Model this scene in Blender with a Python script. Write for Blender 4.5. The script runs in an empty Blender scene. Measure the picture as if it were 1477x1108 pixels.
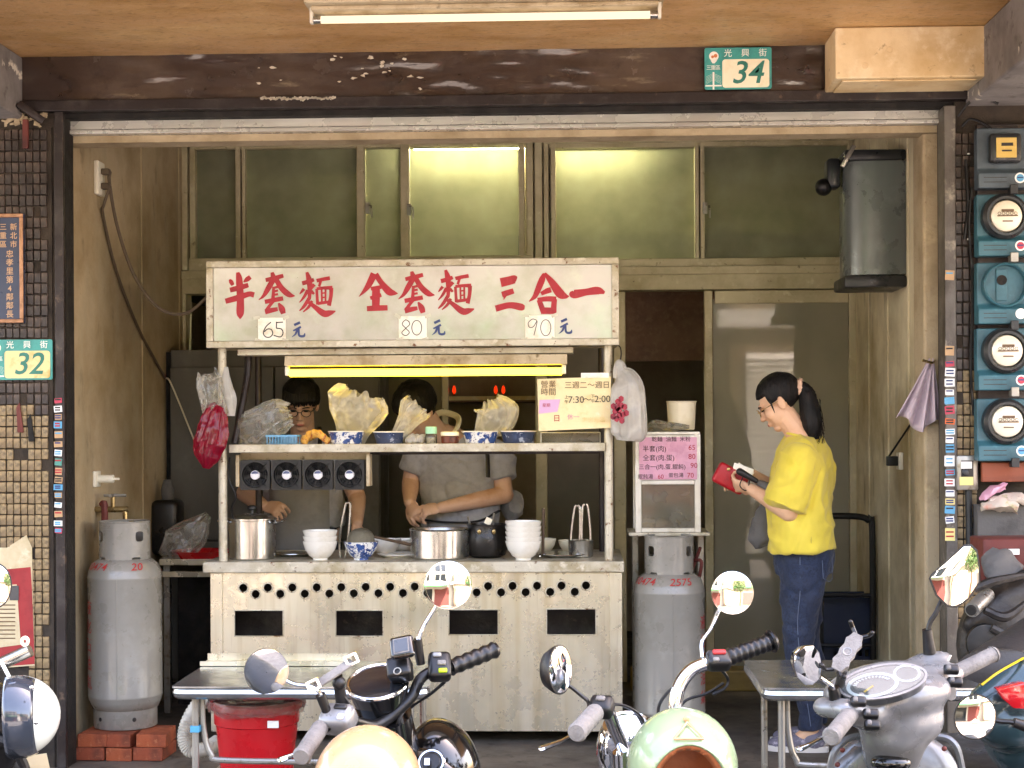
import bpy, bmesh, math, random
from mathutils import Vector, Matrix, noise as mnoise

R = math.radians
V = Vector
S = bpy.context.scene
COL = S.collection
random.seed(11)

# ------------------------------------------------------------------ camera
F, CXP, CYP = 2300.0, 738.5, 615.0          # focal length and principal point in photo pixels (1477 x 1108)
YAW, ROLL, EYE = R(2.3), R(0.3), 1.40
cam = bpy.data.cameras.new('camera')
cam_o = bpy.data.objects.new('camera', cam)
COL.objects.link(cam_o)
cam.sensor_width = 36.0
cam.lens = 36.0 * F / 1477.0
cam.shift_y = (CYP - 554.0) / 1477.0
cam.clip_end = 400.0
_r = V((math.cos(YAW), math.sin(YAW), 0)); _u = V((0, 0, 1)); _f = V((-math.sin(YAW), math.cos(YAW), 0))
_cx = _r * math.cos(ROLL) - _u * math.sin(ROLL)
_cy = _r * math.sin(ROLL) + _u * math.cos(ROLL)
cam_o.matrix_world = Matrix(((_cx.x, _cy.x, -_f.x, 0), (_cx.y, _cy.y, -_f.y, 0), (_cx.z, _cy.z, -_f.z, EYE), (0, 0, 0, 1)))
S.camera = cam_o

# ------------------------------------------------------------------ sky, sun, exposure
SUN_EL, SUN_AZ = R(58), R(55)                # azimuth clockwise from +Y: the sun stands behind the shop, its front is in shade
w = bpy.data.worlds.new('World'); S.world = w; w.use_nodes = True
_bg = w.node_tree.nodes['Background']
_sky = w.node_tree.nodes.new('ShaderNodeTexSky'); _sky.sky_type = 'NISHITA'; _sky.sun_disc = False
_sky.sun_elevation = SUN_EL; _sky.sun_rotation = SUN_AZ; _sky.air_density = 1.3; _sky.dust_density = 3.0
w.node_tree.links.new(_sky.outputs[0], _bg.inputs[0]); _bg.inputs[1].default_value = 0.15
sun = bpy.data.lights.new('sun', 'SUN'); sun.energy = 5.0; sun.angle = R(0.6); sun.color = (1.0, 0.95, 0.87)
sun_o = bpy.data.objects.new('sun', sun); COL.objects.link(sun_o)
_sd = V((math.sin(SUN_AZ) * math.cos(SUN_EL), math.cos(SUN_AZ) * math.cos(SUN_EL), math.sin(SUN_EL)))
sun_o.rotation_euler = _sd.to_track_quat('Z', 'Y').to_euler(); sun_o.location = (0, -3, 12)
vs = S.view_settings
vs.view_transform = 'Standard'; vs.look = 'None'; vs.gamma = 1.0; vs.use_curve_mapping = False
vs.exposure = 3.45
vs.use_white_balance = True; vs.white_balance_temperature = 7700; vs.white_balance_tint = 24
S.cycles.max_bounces = 10; S.cycles.diffuse_bounces = 5; S.cycles.transparent_max_bounces = 24

# ------------------------------------------------------------------ pixel helper: a photo pixel to the world point at depth Y
def P(px, py, Y):
    a, b = px - CXP, -(py - CYP)
    u = a * math.cos(ROLL) + b * math.sin(ROLL)
    v = -a * math.sin(ROLL) + b * math.cos(ROLL)
    d = _r * (u / F) + _f + _u * (v / F)
    t = Y / d.y
    return V((d.x * t, Y, EYE + d.z * t))

# ------------------------------------------------------------------ materials
def H(s):
    s = s.lstrip('#')
    c = [int(s[i:i + 2], 16) / 255 for i in (0, 2, 4)]
    return tuple((x / 12.92 if x <= .04045 else ((x + .055) / 1.055) ** 2.4) for x in c) + (1,)

MATS = {}
def mat(name, col, rough=.5, metal=0., L=(), bump=0., bs=60., bstretch=(1, 1, 1), coat=0., spec=.5, rvar=.12, emit=None, es=0., aniso=0., alpha=1., sheen=0., trans=0.):
    """one procedural material; L = layers (colour, noise scale, low, high, stretch, amount)"""
    m = bpy.data.materials.new(name); m.use_nodes = True; MATS[name] = m
    nt = m.node_tree; N = nt.nodes; K = nt.links.new
    b = N['Principled BSDF']
    b.inputs['Metallic'].default_value = metal; b.inputs['Roughness'].default_value = rough
    b.inputs['Coat Weight'].default_value = coat; b.inputs['Coat Roughness'].default_value = .08
    b.inputs['Specular IOR Level'].default_value = spec; b.inputs['Alpha'].default_value = alpha
    b.inputs['Anisotropic'].default_value = aniso; b.inputs['Sheen Weight'].default_value = sheen
    b.inputs['Transmission Weight'].default_value = trans
    c0 = H(col) if isinstance(col, str) else tuple(col)
    b.inputs['Base Color'].default_value = c0
    if emit:
        b.inputs['Emission Color'].default_value = H(emit); b.inputs['Emission Strength'].default_value = es
    tc = N.new('ShaderNodeTexCoord')
    def noi(scale, stretch, det=6, off=0.):
        mp = N.new('ShaderNodeMapping'); mp.inputs['Scale'].default_value = stretch; mp.inputs['Location'].default_value = (off, off * .7, off * .3)
        K(tc.outputs['Object'], mp.inputs[0])
        n = N.new('ShaderNodeTexNoise'); n.inputs['Scale'].default_value = scale; n.inputs['Detail'].default_value = det; n.inputs['Roughness'].default_value = .62
        K(mp.outputs[0], n.inputs['Vector']); return n.outputs['Fac']
    prev = None
    for i, l in enumerate(L):
        c, sc, lo, hi = l[:4]; st = l[4] if len(l) > 4 and l[4] else (1, 1, 1); am = l[5] if len(l) > 5 else 1.
        mr = N.new('ShaderNodeMapRange'); mr.inputs['From Min'].default_value = lo; mr.inputs['From Max'].default_value = hi; mr.inputs['To Max'].default_value = am
        K(noi(sc, st, off=i * 3.7), mr.inputs['Value'])
        mx = N.new('ShaderNodeMix'); mx.data_type = 'RGBA'
        K(mr.outputs[0], mx.inputs['Factor'])
        if prev is None: mx.inputs['A'].default_value = c0
        else: K(prev, mx.inputs['A'])
        mx.inputs['B'].default_value = H(c) if isinstance(c, str) else tuple(c)
        prev = mx.outputs['Result']
    if prev is not None: K(prev, b.inputs['Base Color'])
    if rvar:
        mr = N.new('ShaderNodeMapRange'); mr.inputs['From Min'].default_value = .35; mr.inputs['From Max'].default_value = .65
        mr.inputs['To Min'].default_value = max(.02, rough - rvar); mr.inputs['To Max'].default_value = min(1, rough + rvar)
        K(noi(9, (1, 1, 1), off=5), mr.inputs['Value']); K(mr.outputs[0], b.inputs['Roughness'])
    if bump:
        bp = N.new('ShaderNodeBump'); bp.inputs['Strength'].default_value = bump; bp.inputs['Distance'].default_value = .01
        K(noi(bs, bstretch, 4, off=9), bp.inputs['Height']); K(bp.outputs[0], b.inputs['Normal'])
    return m

def film(name, col, clear=.5, scatter=.35, rough=.15, dirt=None, dscale=8., bump=0., bs=30.):
    """thin glass or plastic film: part see-through, part scattering, with a reflecting surface"""
    m = bpy.data.materials.new(name); m.use_nodes = True; MATS[name] = m
    nt = m.node_tree; N = nt.nodes; K = nt.links.new
    N.remove(N['Principled BSDF']); out = N['Material Output']
    t = N.new('ShaderNodeBsdfTransparent'); t.inputs[0].default_value = H(col) if clear < .9 else (.93, .96, .94, 1)
    d = N.new('ShaderNodeBsdfDiffuse'); d.inputs[0].default_value = H(col)
    tr = N.new('ShaderNodeBsdfTranslucent'); tr.inputs[0].default_value = H(col)
    g = N.new('ShaderNodeBsdfGlossy'); g.inputs['Roughness'].default_value = rough
    a = N.new('ShaderNodeMixShader'); a.inputs[0].default_value = .5; K(d.outputs[0], a.inputs[1]); K(tr.outputs[0], a.inputs[2])
    b = N.new('ShaderNodeMixShader'); b.inputs[0].default_value = 1 - clear; K(t.outputs[0], b.inputs[1]); K(a.outputs[0], b.inputs[2])
    tc = N.new('ShaderNodeTexCoord')
    if dirt:
        n = N.new('ShaderNodeTexNoise'); n.inputs['Scale'].default_value = dscale; n.inputs['Detail'].default_value = 5
        K(tc.outputs['Object'], n.inputs['Vector'])
        mr = N.new('ShaderNodeMapRange'); mr.inputs['From Min'].default_value = .3; mr.inputs['From Max'].default_value = .7
        mr.inputs['To Min'].default_value = max(0, 1 - clear - dirt); mr.inputs['To Max'].default_value = min(1, 1 - clear + dirt)
        K(n.outputs['Fac'], mr.inputs['Value']); K(mr.outputs[0], b.inputs[0])
    lw = N.new('ShaderNodeFresnel'); lw.inputs[0].default_value = 1.45
    e = N.new('ShaderNodeMixShader'); K(lw.outputs[0], e.inputs[0]); K(b.outputs[0], e.inputs[1]); K(g.outputs[0], e.inputs[2])
    if bump:
        n2 = N.new('ShaderNodeTexNoise'); n2.inputs['Scale'].default_value = bs; K(tc.outputs['Object'], n2.inputs['Vector'])
        bp = N.new('ShaderNodeBump'); bp.inputs['Strength'].default_value = bump; bp.inputs['Distance'].default_value = .02
        K(n2.outputs['Fac'], bp.inputs['Height']); K(bp.outputs[0], g.inputs['Normal']); K(bp.outputs[0], lw.inputs['Normal'])
    K(e.outputs[0], out.inputs[0])
    return m

def bagfilm(name, col, thin=.2, dense=.75, rough=.18, scale=16.):
    """crinkled plastic film: creases and folds seen edge-on scatter more than the flat stretches"""
    m = bpy.data.materials.new(name); m.use_nodes = True; MATS[name] = m
    nt = m.node_tree; N = nt.nodes; K = nt.links.new; N.remove(N['Principled BSDF'])
    c = H(col); t = N.new('ShaderNodeBsdfTransparent'); t.inputs[0].default_value = tuple(x ** .35 for x in c[:3]) + (1,)
    d = N.new('ShaderNodeBsdfDiffuse'); d.inputs[0].default_value = c; tr = N.new('ShaderNodeBsdfTranslucent'); tr.inputs[0].default_value = c
    a = N.new('ShaderNodeMixShader'); a.inputs[0].default_value = .55; K(d.outputs[0], a.inputs[1]); K(tr.outputs[0], a.inputs[2])
    tc = N.new('ShaderNodeTexCoord'); vo = N.new('ShaderNodeTexVoronoi'); vo.feature = 'DISTANCE_TO_EDGE'; vo.inputs['Scale'].default_value = scale
    nz = N.new('ShaderNodeTexNoise'); nz.inputs['Scale'].default_value = scale * .8; nz.inputs['Detail'].default_value = 4; K(tc.outputs['Object'], nz.inputs['Vector'])
    mv = N.new('ShaderNodeMix'); mv.data_type = 'RGBA'; mv.inputs['Factor'].default_value = .3; K(tc.outputs['Object'], mv.inputs['A']); K(nz.outputs['Color'], mv.inputs['B']); K(mv.outputs['Result'], vo.inputs['Vector'])
    mr = N.new('ShaderNodeMapRange'); mr.inputs['From Min'].default_value = 0; mr.inputs['From Max'].default_value = .11; mr.inputs['To Min'].default_value = dense; mr.inputs['To Max'].default_value = thin; K(vo.outputs['Distance'], mr.inputs['Value'])
    lw = N.new('ShaderNodeLayerWeight'); lw.inputs['Blend'].default_value = .35
    mx = N.new('ShaderNodeMath'); mx.operation = 'MULTIPLY_ADD'; mx.use_clamp = True; mx.inputs[1].default_value = .45; K(lw.outputs['Facing'], mx.inputs[0]); K(mr.outputs[0], mx.inputs[2])
    b = N.new('ShaderNodeMixShader'); K(mx.outputs[0], b.inputs[0]); K(t.outputs[0], b.inputs[1]); K(a.outputs[0], b.inputs[2])
    g = N.new('ShaderNodeBsdfGlossy'); g.inputs['Roughness'].default_value = rough; fr = N.new('ShaderNodeFresnel'); fr.inputs[0].default_value = 1.5
    bp = N.new('ShaderNodeBump'); bp.inputs['Strength'].default_value = .6; bp.inputs['Distance'].default_value = .02; K(vo.outputs['Distance'], bp.inputs['Height'])
    for s_ in (g, fr, d): K(bp.outputs[0], s_.inputs['Normal'])
    e = N.new('ShaderNodeMixShader'); K(fr.outputs[0], e.inputs[0]); K(b.outputs[0], e.inputs[1]); K(g.outputs[0], e.inputs[2]); K(e.outputs[0], N['Material Output'].inputs[0])
    return m

def glow(name, col, strength):
    m = bpy.data.materials.new(name); m.use_nodes = True; MATS[name] = m
    nt = m.node_tree; nt.nodes.remove(nt.nodes['Principled BSDF'])
    e = nt.nodes.new('ShaderNodeEmission'); e.inputs[0].default_value = H(col) if isinstance(col, str) else col; e.inputs[1].default_value = strength
    nt.links.new(e.outputs[0], nt.nodes['Material Output'].inputs[0]); return m

# ------------------------------------------------------------------ mesh building
def perp(d):
    d = d.normalized()
    a = V((0, 0, 1)) if abs(d.z) < .9 else V((0, 1, 0))
    x = d.cross(a).normalized(); return x, d.cross(x).normalized()

def spline(pts, n=6):
    """Catmull-Rom through the points"""
    pts = [V(p) for p in pts]
    if len(pts) < 3: return pts
    o = []; q = [pts[0] * 2 - pts[1]] + pts + [pts[-1] * 2 - pts[-2]]
    for i in range(1, len(q) - 2):
        a, b, c, d = q[i - 1:i + 3]
        for k in range(n):
            t = k / n
            o.append(.5 * ((2 * b) + (c - a) * t + (2 * a - 5 * b + 4 * c - d) * t * t + (3 * b - a - 3 * c + d) * t ** 3))
    o.append(pts[-1]); return o

_fontcache = {}
def text_geo(body, bold=0., shear=0., spacing=1.):
    key = (body, bold, shear, spacing)
    if key not in _fontcache:
        c = bpy.data.curves.new('tmp', 'FONT'); c.body = body; c.align_x = 'CENTER'; c.align_y = 'CENTER'
        c.offset = bold; c.shear = shear; c.space_character = spacing; c.resolution_u = 3
        o = bpy.data.objects.new('tmp', c); COL.objects.link(o)
        bpy.context.view_layer.update()
        me = bpy.data.meshes.new_from_object(o.evaluated_get(bpy.context.evaluated_depsgraph_get()))
        _fontcache[key] = ([tuple(v.co) for v in me.vertices], [tuple(p.vertices) for p in me.polygons])
        bpy.data.objects.remove(o); bpy.data.curves.remove(c); bpy.data.meshes.remove(me)
    return _fontcache[key]

class MB:
    def __init__(s): s.v = []; s.f = []
    def add(s, vs, fs):
        n = len(s.v); s.v += [V(p) for p in vs]; s.f += [tuple(i + n for i in f) for f in fs]; return s
    def box(s, a, b):
        x0, x1 = sorted((a[0], b[0])); y0, y1 = sorted((a[1], b[1])); z0, z1 = sorted((a[2], b[2]))
        return s.add([(x0, y0, z0), (x1, y0, z0), (x1, y1, z0), (x0, y1, z0), (x0, y0, z1), (x1, y0, z1), (x1, y1, z1), (x0, y1, z1)],
                     [(3, 2, 1, 0), (4, 5, 6, 7), (0, 1, 5, 4), (1, 2, 6, 5), (2, 3, 7, 6), (3, 0, 4, 7)])
    def obox(s, c, size, m=None):
        """box about c with 3x3 rotation m"""
        m = m or Matrix.Identity(3); c = V(c); h = [q / 2 for q in size]
        vs = [c + m @ V((sx * h[0], sy * h[1], sz * h[2])) for sz in (-1, 1) for sx, sy in ((-1, -1), (1, -1), (1, 1), (-1, 1))]
        return s.add(vs, [(3, 2, 1, 0), (4, 5, 6, 7), (0, 1, 5, 4), (1, 2, 6, 5), (2, 3, 7, 6), (3, 0, 4, 7)])
    def bar(s, p0, p1, w, h, up=(0, 0, 1)):
        p0, p1 = V(p0), V(p1); d = (p1 - p0); x = d.normalized(); up = V(up)
        y = up.cross(x)
        y = y.normalized() if y.length > 1e-4 else perp(x)[0]
        z = x.cross(y); m = Matrix((x, y, z)).transposed()
        return s.obox((p0 + p1) / 2, (d.length, w, h), m)
    def rings(s, rs, caps=True, closed=True):
        """loft over rings of equal point count"""
        n = len(rs[0]); vs = [p for r in rs for p in r]; fs = []
        for i in range(len(rs) - 1):
            for j in range(n if closed else n - 1):
                k = (j + 1) % n; fs.append((i * n + j, i * n + k, (i + 1) * n + k, (i + 1) * n + j))
        if caps: fs.append(tuple(reversed(range(n)))); fs.append(tuple((len(rs) - 1) * n + j for j in range(n)))
        return s.add(vs, fs)
    def cyl(s, p0, p1, r0, r1=None, n=16, caps=True):
        p0, p1 = V(p0), V(p1); r1 = r0 if r1 is None else r1; x, y = perp(p1 - p0)
        ring = lambda p, r: [p + x * r * math.cos(2 * math.pi * j / n) + y * r * math.sin(2 * math.pi * j / n) for j in range(n)]
        return s.rings([ring(p0, r0), ring(p1, r1)], caps)
    def tube(s, pts, r, n=8, caps=True, flat=1., hint=None, round_ends=False):
        """tube along pts; r scalar or list; flat squeezes the second axis"""
        pts = [V(p) for p in pts]; m = len(pts)
        rr = [r] * m if not hasattr(r, '__len__') else list(r)
        if len(rr) != m:
            rr = [rr[min(int(i / (m - 1) * (len(rr) - 1)), len(rr) - 2)] * (1 - ((i / (m - 1) * (len(rr) - 1)) - min(int(i / (m - 1) * (len(rr) - 1)), len(rr) - 2))) + rr[min(int(i / (m - 1) * (len(rr) - 1)), len(rr) - 2) + 1] * ((i / (m - 1) * (len(rr) - 1)) - min(int(i / (m - 1) * (len(rr) - 1)), len(rr) - 2)) for i in range(m)]
        if round_ends:
            d0 = (pts[0] - pts[1]).normalized(); d1 = (pts[-1] - pts[-2]).normalized(); a, b = pts[0], pts[-1]; ra, rb = rr[0], rr[-1]
            pre = [(a + d0 * ra * math.sin(t), ra * math.cos(t)) for t in (1.45, 1.1, .75, .38)]; post = [(b + d1 * rb * math.sin(t), rb * math.cos(t)) for t in (.38, .75, 1.1, 1.45)]
            pts = [p for p, _ in pre] + pts + [p for p, _ in post]; rr = [q for _, q in pre] + rr + [q for _, q in post]; m = len(pts)
        t0 = (pts[1] - pts[0]).normalized()
        if hint is not None:
            hv = V(hint); x = (hv - t0 * hv.dot(t0)).normalized()
        else: x = perp(t0)[0]
        rs = []
        for i in range(m):
            t = (pts[min(i + 1, m - 1)] - pts[max(i - 1, 0)]).normalized()
            x = (x - t * x.dot(t)); x = x.normalized() if x.length > 1e-6 else perp(t)[0]
            y = t.cross(x)
            rs.append([pts[i] + x * rr[i] * math.cos(2 * math.pi * j / n) + y * rr[i] * flat * math.sin(2 * math.pi * j / n) for j in range(n)])
        return s.rings(rs, caps)
    def lathe(s, prof, c=(0, 0, 0), axis=(0, 0, 1), n=24, caps=True, a0=0., a1=2 * math.pi):
        """prof = [(radius, height)]"""
        c = V(c); ax = V(axis).normalized(); x, y = perp(ax) if abs(ax.z) < .999 else (V((1, 0, 0)), V((0, 1, 0)))
        full = abs(a1 - a0 - 2 * math.pi) < 1e-6; k = n if full else n + 1
        rs = [[c + ax * h + (x * math.cos(a0 + (a1 - a0) * j / n) + y * math.sin(a0 + (a1 - a0) * j / n)) * max(r, 1e-4) for j in range(k)] for r, h in prof]
        return s.rings(rs, caps and full, full)
    def ell(s, c, r, m=None, n=16, k=10):
        c = V(c); m = m or Matrix.Identity(3); r = (r, r, r) if not hasattr(r, '__len__') else r
        vs = []; fs = []
        for i in range(1, k):
            a = math.pi * i / k
            for j in range(n):
                b = 2 * math.pi * j / n
                vs.append(c + m @ V((r[0] * math.sin(a) * math.cos(b), r[1] * math.sin(a) * math.sin(b), r[2] * math.cos(a))))
        vs += [c + m @ V((0, 0, r[2])), c + m @ V((0, 0, -r[2]))]; t, bo = len(vs) - 2, len(vs) - 1
        for i in range(k - 2):
            for j in range(n): fs.append((i * n + j, (i + 1) * n + j, (i + 1) * n + (j + 1) % n, i * n + (j + 1) % n))
        for j in range(n):
            fs.append((t, j, (j + 1) % n)); fs.append((bo, (k - 2) * n + (j + 1) % n, (k - 2) * n + j))
        return s.add(vs, fs)
    def torus(s, c, axis, R0, r0, n=32, k=8, sx=1.):
        c = V(c); ax = V(axis).normalized(); x, y = perp(ax)
        vs = []; fs = []
        for i in range(n):
            a = 2 * math.pi * i / n; d = x * math.cos(a) + y * math.sin(a)
            for j in range(k):
                b = 2 * math.pi * j / k; vs.append(c + d * (R0 + r0 * math.cos(b)) + ax * r0 * sx * math.sin(b))
        for i in range(n):
            for j in range(k): fs.append((i * k + j, ((i + 1) % n) * k + j, ((i + 1) % n) * k + (j + 1) % k, i * k + (j + 1) % k))
        return s.add(vs, fs)
    def prism(s, poly, d):
        """closed 3D outline pushed along d"""
        n = len(poly); d = V(d); a = [V(p) for p in poly]; b = [p + d for p in a]
        return s.add(a + b, [tuple(reversed(range(n))), tuple(range(n, 2 * n))] + [(i, (i + 1) % n, n + (i + 1) % n, n + i) for i in range(n)])
    def plate(s, loops, o, x, z, th):
        """flat sheet with holes: loops of 2D points, the first the outline; o origin, x and z the axes, th thickness along x cross z"""
        c = bpy.data.curves.new('tmp', 'CURVE'); c.dimensions = '2D'; c.fill_mode = 'BOTH'; c.extrude = th / 2
        for lp in loops:
            sp = c.splines.new('POLY'); sp.points.add(len(lp) - 1); sp.use_cyclic_u = True
            for p, q in zip(sp.points, lp): p.co = (q[0], q[1], 0, 1)
        ob = bpy.data.objects.new('tmp', c); COL.objects.link(ob); bpy.context.view_layer.update()
        me = bpy.data.meshes.new_from_object(ob.evaluated_get(bpy.context.evaluated_depsgraph_get()))
        o, x, z = V(o), V(x), V(z); y = x.cross(z)
        s.add([o + x * v.co.x + z * v.co.y + y * v.co.z for v in me.vertices], [tuple(p.vertices) for p in me.polygons])
        bpy.data.objects.remove(ob); bpy.data.curves.remove(c); bpy.data.meshes.remove(me); return s
    def text(s, body, c, x, z, size, bold=0., shear=0., spacing=1., wrap=None):
        vs, fs = text_geo(body, bold, shear, spacing); c, x, z = V(c), V(x).normalized(), V(z).normalized()
        return s.add([c + x * v[0] * size + z * v[1] * size for v in vs], fs)
    def stroke(s, pts, tr, fat=1.):
        """a brush stroke: pts = [(x, y, width)], tr maps x, y to a point"""
        q = spline([V((p[0], p[1], p[2])) for p in pts], 5) if len(pts) > 2 else [V(p) for p in pts]
        L = []; Rr = []
        for i, p in enumerate(q):
            a = q[max(i - 1, 0)]; b = q[min(i + 1, len(q) - 1)]; d = V((b.x - a.x, b.y - a.y)); d = d.normalized() if d.length else V((1, 0))
            n = V((-d.y, d.x)) * max(p.z, 1) / 2 * fat
            L.append(tr(p.x + n.x, p.y + n.y)); Rr.append(tr(p.x - n.x, p.y - n.y))
        m = len(q); return s.add(L + Rr, [(i, i + 1, m + i + 1, m + i) for i in range(m - 1)])
    def crumple(s, amp, freq, seed=0., rough2=.45):
        o = V((seed * 13.1, seed * 7.7, seed * 3.3))
        s.v = [p + mnoise.noise_vector((p + o) * freq) * amp + mnoise.noise_vector((p - o) * freq * 2.7) * amp * rough2 for p in s.v]; return s
    def crease(s, amp, freq, seed=0.):
        o = V((seed * 5.3, seed * 9.1, seed * 2.7)); c = sum(s.v, V((0, 0, 0))) / len(s.v)
        out = []
        for p in s.v:
            q = (p + o) * freq; r1 = 1 - 2.4 * abs(mnoise.noise(q)); r2 = 1 - 2.4 * abs(mnoise.noise(q * 2.3 + V((7, 1, 3))))
            out.append(p + ((p - c).normalized() * (r1 * amp + r2 * amp * .45)) + mnoise.noise_vector(q * .6) * amp * .8)
        s.v = out; return s
    def xf(s, m): s.v = [m @ p for p in s.v]; return s
    def build(s, name, m, parent=None, smooth=35, bevel=0., seg=2, loc=None, weld=False):
        me = bpy.data.meshes.new(name)
        if parent is not None: base = ROOTLOC.get(parent.name, V((0, 0, 0)))
        elif loc is not None: base = V(loc)
        else:
            xs = [p.x for p in s.v]; ys = [p.y for p in s.v]
            base = V(((min(xs) + max(xs)) / 2, (min(ys) + max(ys)) / 2, min(p.z for p in s.v)))
        me.from_pydata([tuple(p - base) for p in s.v], [], s.f)
        bm = bmesh.new(); bm.from_mesh(me)
        if weld: bmesh.ops.remove_doubles(bm, verts=bm.verts, dist=1e-5)
        bmesh.ops.recalc_face_normals(bm, faces=bm.faces)
        if bevel:
            es = [e for e in bm.edges if len(e.link_faces) == 2 and e.calc_face_angle(0) > R(40)]
            bmesh.ops.bevel(bm, geom=es, offset=bevel, segments=seg, profile=.5, affect='EDGES', clamp_overlap=True)
        for f in bm.faces: f.smooth = bool(smooth)
        if smooth:
            for e in bm.edges:
                if len(e.link_faces) == 2 and e.calc_face_angle(0) > R(smooth): e.smooth = False
        bm.to_mesh(me); bm.free()
        me.materials.append(MATS[m] if isinstance(m, str) else m)
        o = bpy.data.objects.new(name, me); COL.objects.link(o)
        if parent is not None:
            o.parent = parent; ROOTLOC[o.name] = base
        else:
            o.location = base; ROOTLOC[o.name] = base
        return o

ROOTLOC = {}
def tag(o, label=None, cat=None, group=None, kind=None):
    for k, v in (('label', label), ('category', cat), ('group', group), ('kind', kind)):
        if v: o[k] = v
    return o
def thing(name, label, cat, loc=(0, 0, 0), group=None):
    o = bpy.data.objects.new(name, None); COL.objects.link(o); o.empty_display_size = .1
    o.location = loc; ROOTLOC[o.name] = V(loc); return tag(o, label, cat, group)
def copy_tree(o, parent=None):
    c = o.copy(); COL.objects.link(c); c.parent = parent
    for ch in list(o.children): copy_tree(ch, c)
    return c
def child(o, mesh_from, d):
    """a further child that shares mesh data, moved by d"""
    c = mesh_from.copy(); COL.objects.link(c); c.parent = o; c.location = V(mesh_from.location) + V(d); return c
def rotm(rx=0, ry=0, rz=0):
    return (Matrix.Rotation(R(rz), 3, 'Z') @ Matrix.Rotation(R(ry), 3, 'Y') @ Matrix.Rotation(R(rx), 3, 'X'))
def circle(cx, cy, r, n=16): return [(cx + r * math.cos(2 * math.pi * i / n), cy + r * math.sin(2 * math.pi * i / n)) for i in range(n)]
def rect(x0, y0, x1, y1): return [(x0, y0), (x1, y0), (x1, y1), (x0, y1)]
def rrect(x0, y0, x1, y1, r, n=5):
    o = []
    for cx, cy, a in ((x1 - r, y0 + r, -90), (x1 - r, y1 - r, 0), (x0 + r, y1 - r, 90), (x0 + r, y0 + r, 180)):
        o += [(cx + r * math.cos(R(a + 90 * i / n)), cy + r * math.sin(R(a + 90 * i / n))) for i in range(n + 1)]
    return o
# ------------------------------------------------------------------ material list
mat('asphalt', '#7a7874', .9, L=[('#6a6865', 6, .4, .6), ('#8a8783', 90, .55, .7)], bump=.5, bs=180)
mat('paving', '#6e665c', .75, L=[('#4b443c', 3, .4, .65), ('#38322c', 14, .55, .75)], bump=.25, bs=60)
mat('kerb', '#8d8981', .8, L=[('#6b675f', 8, .4, .65)], bump=.3)
mat('ceiling_paint', '#d3a774', .45, L=[('#b58549', 3, .45, .7, (.6, 1.5, 1)), ('#dfba82', 2.2, .5, .75, (.6, 1.3, 1)), ('#94683a', 38, .55, .66, (.7, 1.3, 1), .55), ('#7d5229', 4, .64, .76, (.4, 1, 1), .5)], bump=.5, bs=55, bstretch=(.8, 1.4, 1))
mat('beam_paint', '#8b8784', .7, L=[('#6c6866', 3, .45, .65), ('#56514e', 12, .58, .7), ('#d9d2c2', 7, .66, .69), ('#4a3a30', 9, .68, .71)], bump=.25, bs=30)
mat('lintel_paint', '#3a2d28', .17, coat=.7, L=[('#57493e', 2.2, .48, .66, (1, 1, 1.4), .8), ('#241a18', 6, .55, .7, (1, 1, 1), .8), ('#877b66', 9, .62, .74, (.5, 1, 2.2), .7), ('#d8d0be', 24, .74, .76, (1, 1, 1.3))], bump=.22, bs=11, bstretch=(1, 1, 2.4))
mat('flake', '#cfc6b4', .7, L=[('#b9ad96', 40, .5, .7)])
mat('dark_iron', '#2b2322', .45, .3, L=[('#4a4441', 7, .5, .7), ('#6d5a4c', 18, .62, .75)], bump=.2)
mat('old_post', '#6d6862', .45, .35, L=[('#403833', 5, .45, .65, (1, 1, .4)), ('#a8a092', 11, .58, .72), ('#7c5a3c', 24, .66, .74)], bump=.2)
mat('rail_steel', '#d2d1cb', .28, .4, L=[('#9d988d', 4, .35, .8, (.15, 1, 1)), ('#efeee9', 7, .5, .85, (.1, 1, 1)), ('#6b6157', 60, .67, .75)], rvar=.1, bump=.08, bs=30, bstretch=(.1, 1, 1))
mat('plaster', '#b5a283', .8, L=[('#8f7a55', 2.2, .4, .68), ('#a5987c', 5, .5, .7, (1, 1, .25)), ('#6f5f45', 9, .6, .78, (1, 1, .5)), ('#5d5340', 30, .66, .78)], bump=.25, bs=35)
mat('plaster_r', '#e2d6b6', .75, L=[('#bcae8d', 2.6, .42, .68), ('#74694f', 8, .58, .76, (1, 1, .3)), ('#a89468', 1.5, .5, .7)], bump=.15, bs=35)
mat('plaster_edge', '#b3a184', .9, L=[('#917e60', 5, .45, .7), ('#ccb994', 9, .6, .75), ('#7a6040', 30, .64, .74)], bump=.5, bs=50)
mat('tile_a', '#b59c72', .4, L=[('#584430', 7, .45, .68), ('#2f2620', 16, .55, .72), ('#d2bd93', 20, .66, .75)], bump=.2, bs=50)
mat('tile_b', '#9d8560', .4, L=[('#4a3827', 8, .45, .68), ('#2b221c', 14, .55, .72), ('#c4ae84', 25, .64, .74)], bump=.2, bs=50)
mat('tile_c', '#4f4038', .38, L=[('#2a211d', 9, .45, .65), ('#6e5f52', 20, .6, .72)], bump=.2, bs=50)
mat('tile_d', '#3c302b', .38, L=[('#1f1917', 9, .45, .65), ('#5b4c42', 20, .6, .72)], bump=.2, bs=50)
mat('grout', '#3d342b', .9, L=[('#221c18', 6, .45, .65)], bump=.3)
mat('alu', '#c4bb9c', .5, .15, L=[('#a59b7a', 4, .45, .68), ('#d8d2b6', 11, .6, .72), ('#5c5138', 26, .64, .74)], bump=.08)
mat('loft_wall', '#a19d7c', .85, L=[('#8d8968', 2, .4, .65)])
mat('loft_grey', '#454a4c', .85, L=[('#3a3f42', 3, .4, .65)])
mat('dark_room', '#b3a693', .85, L=[('#9a8d7b', 3, .4, .65)])
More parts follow.
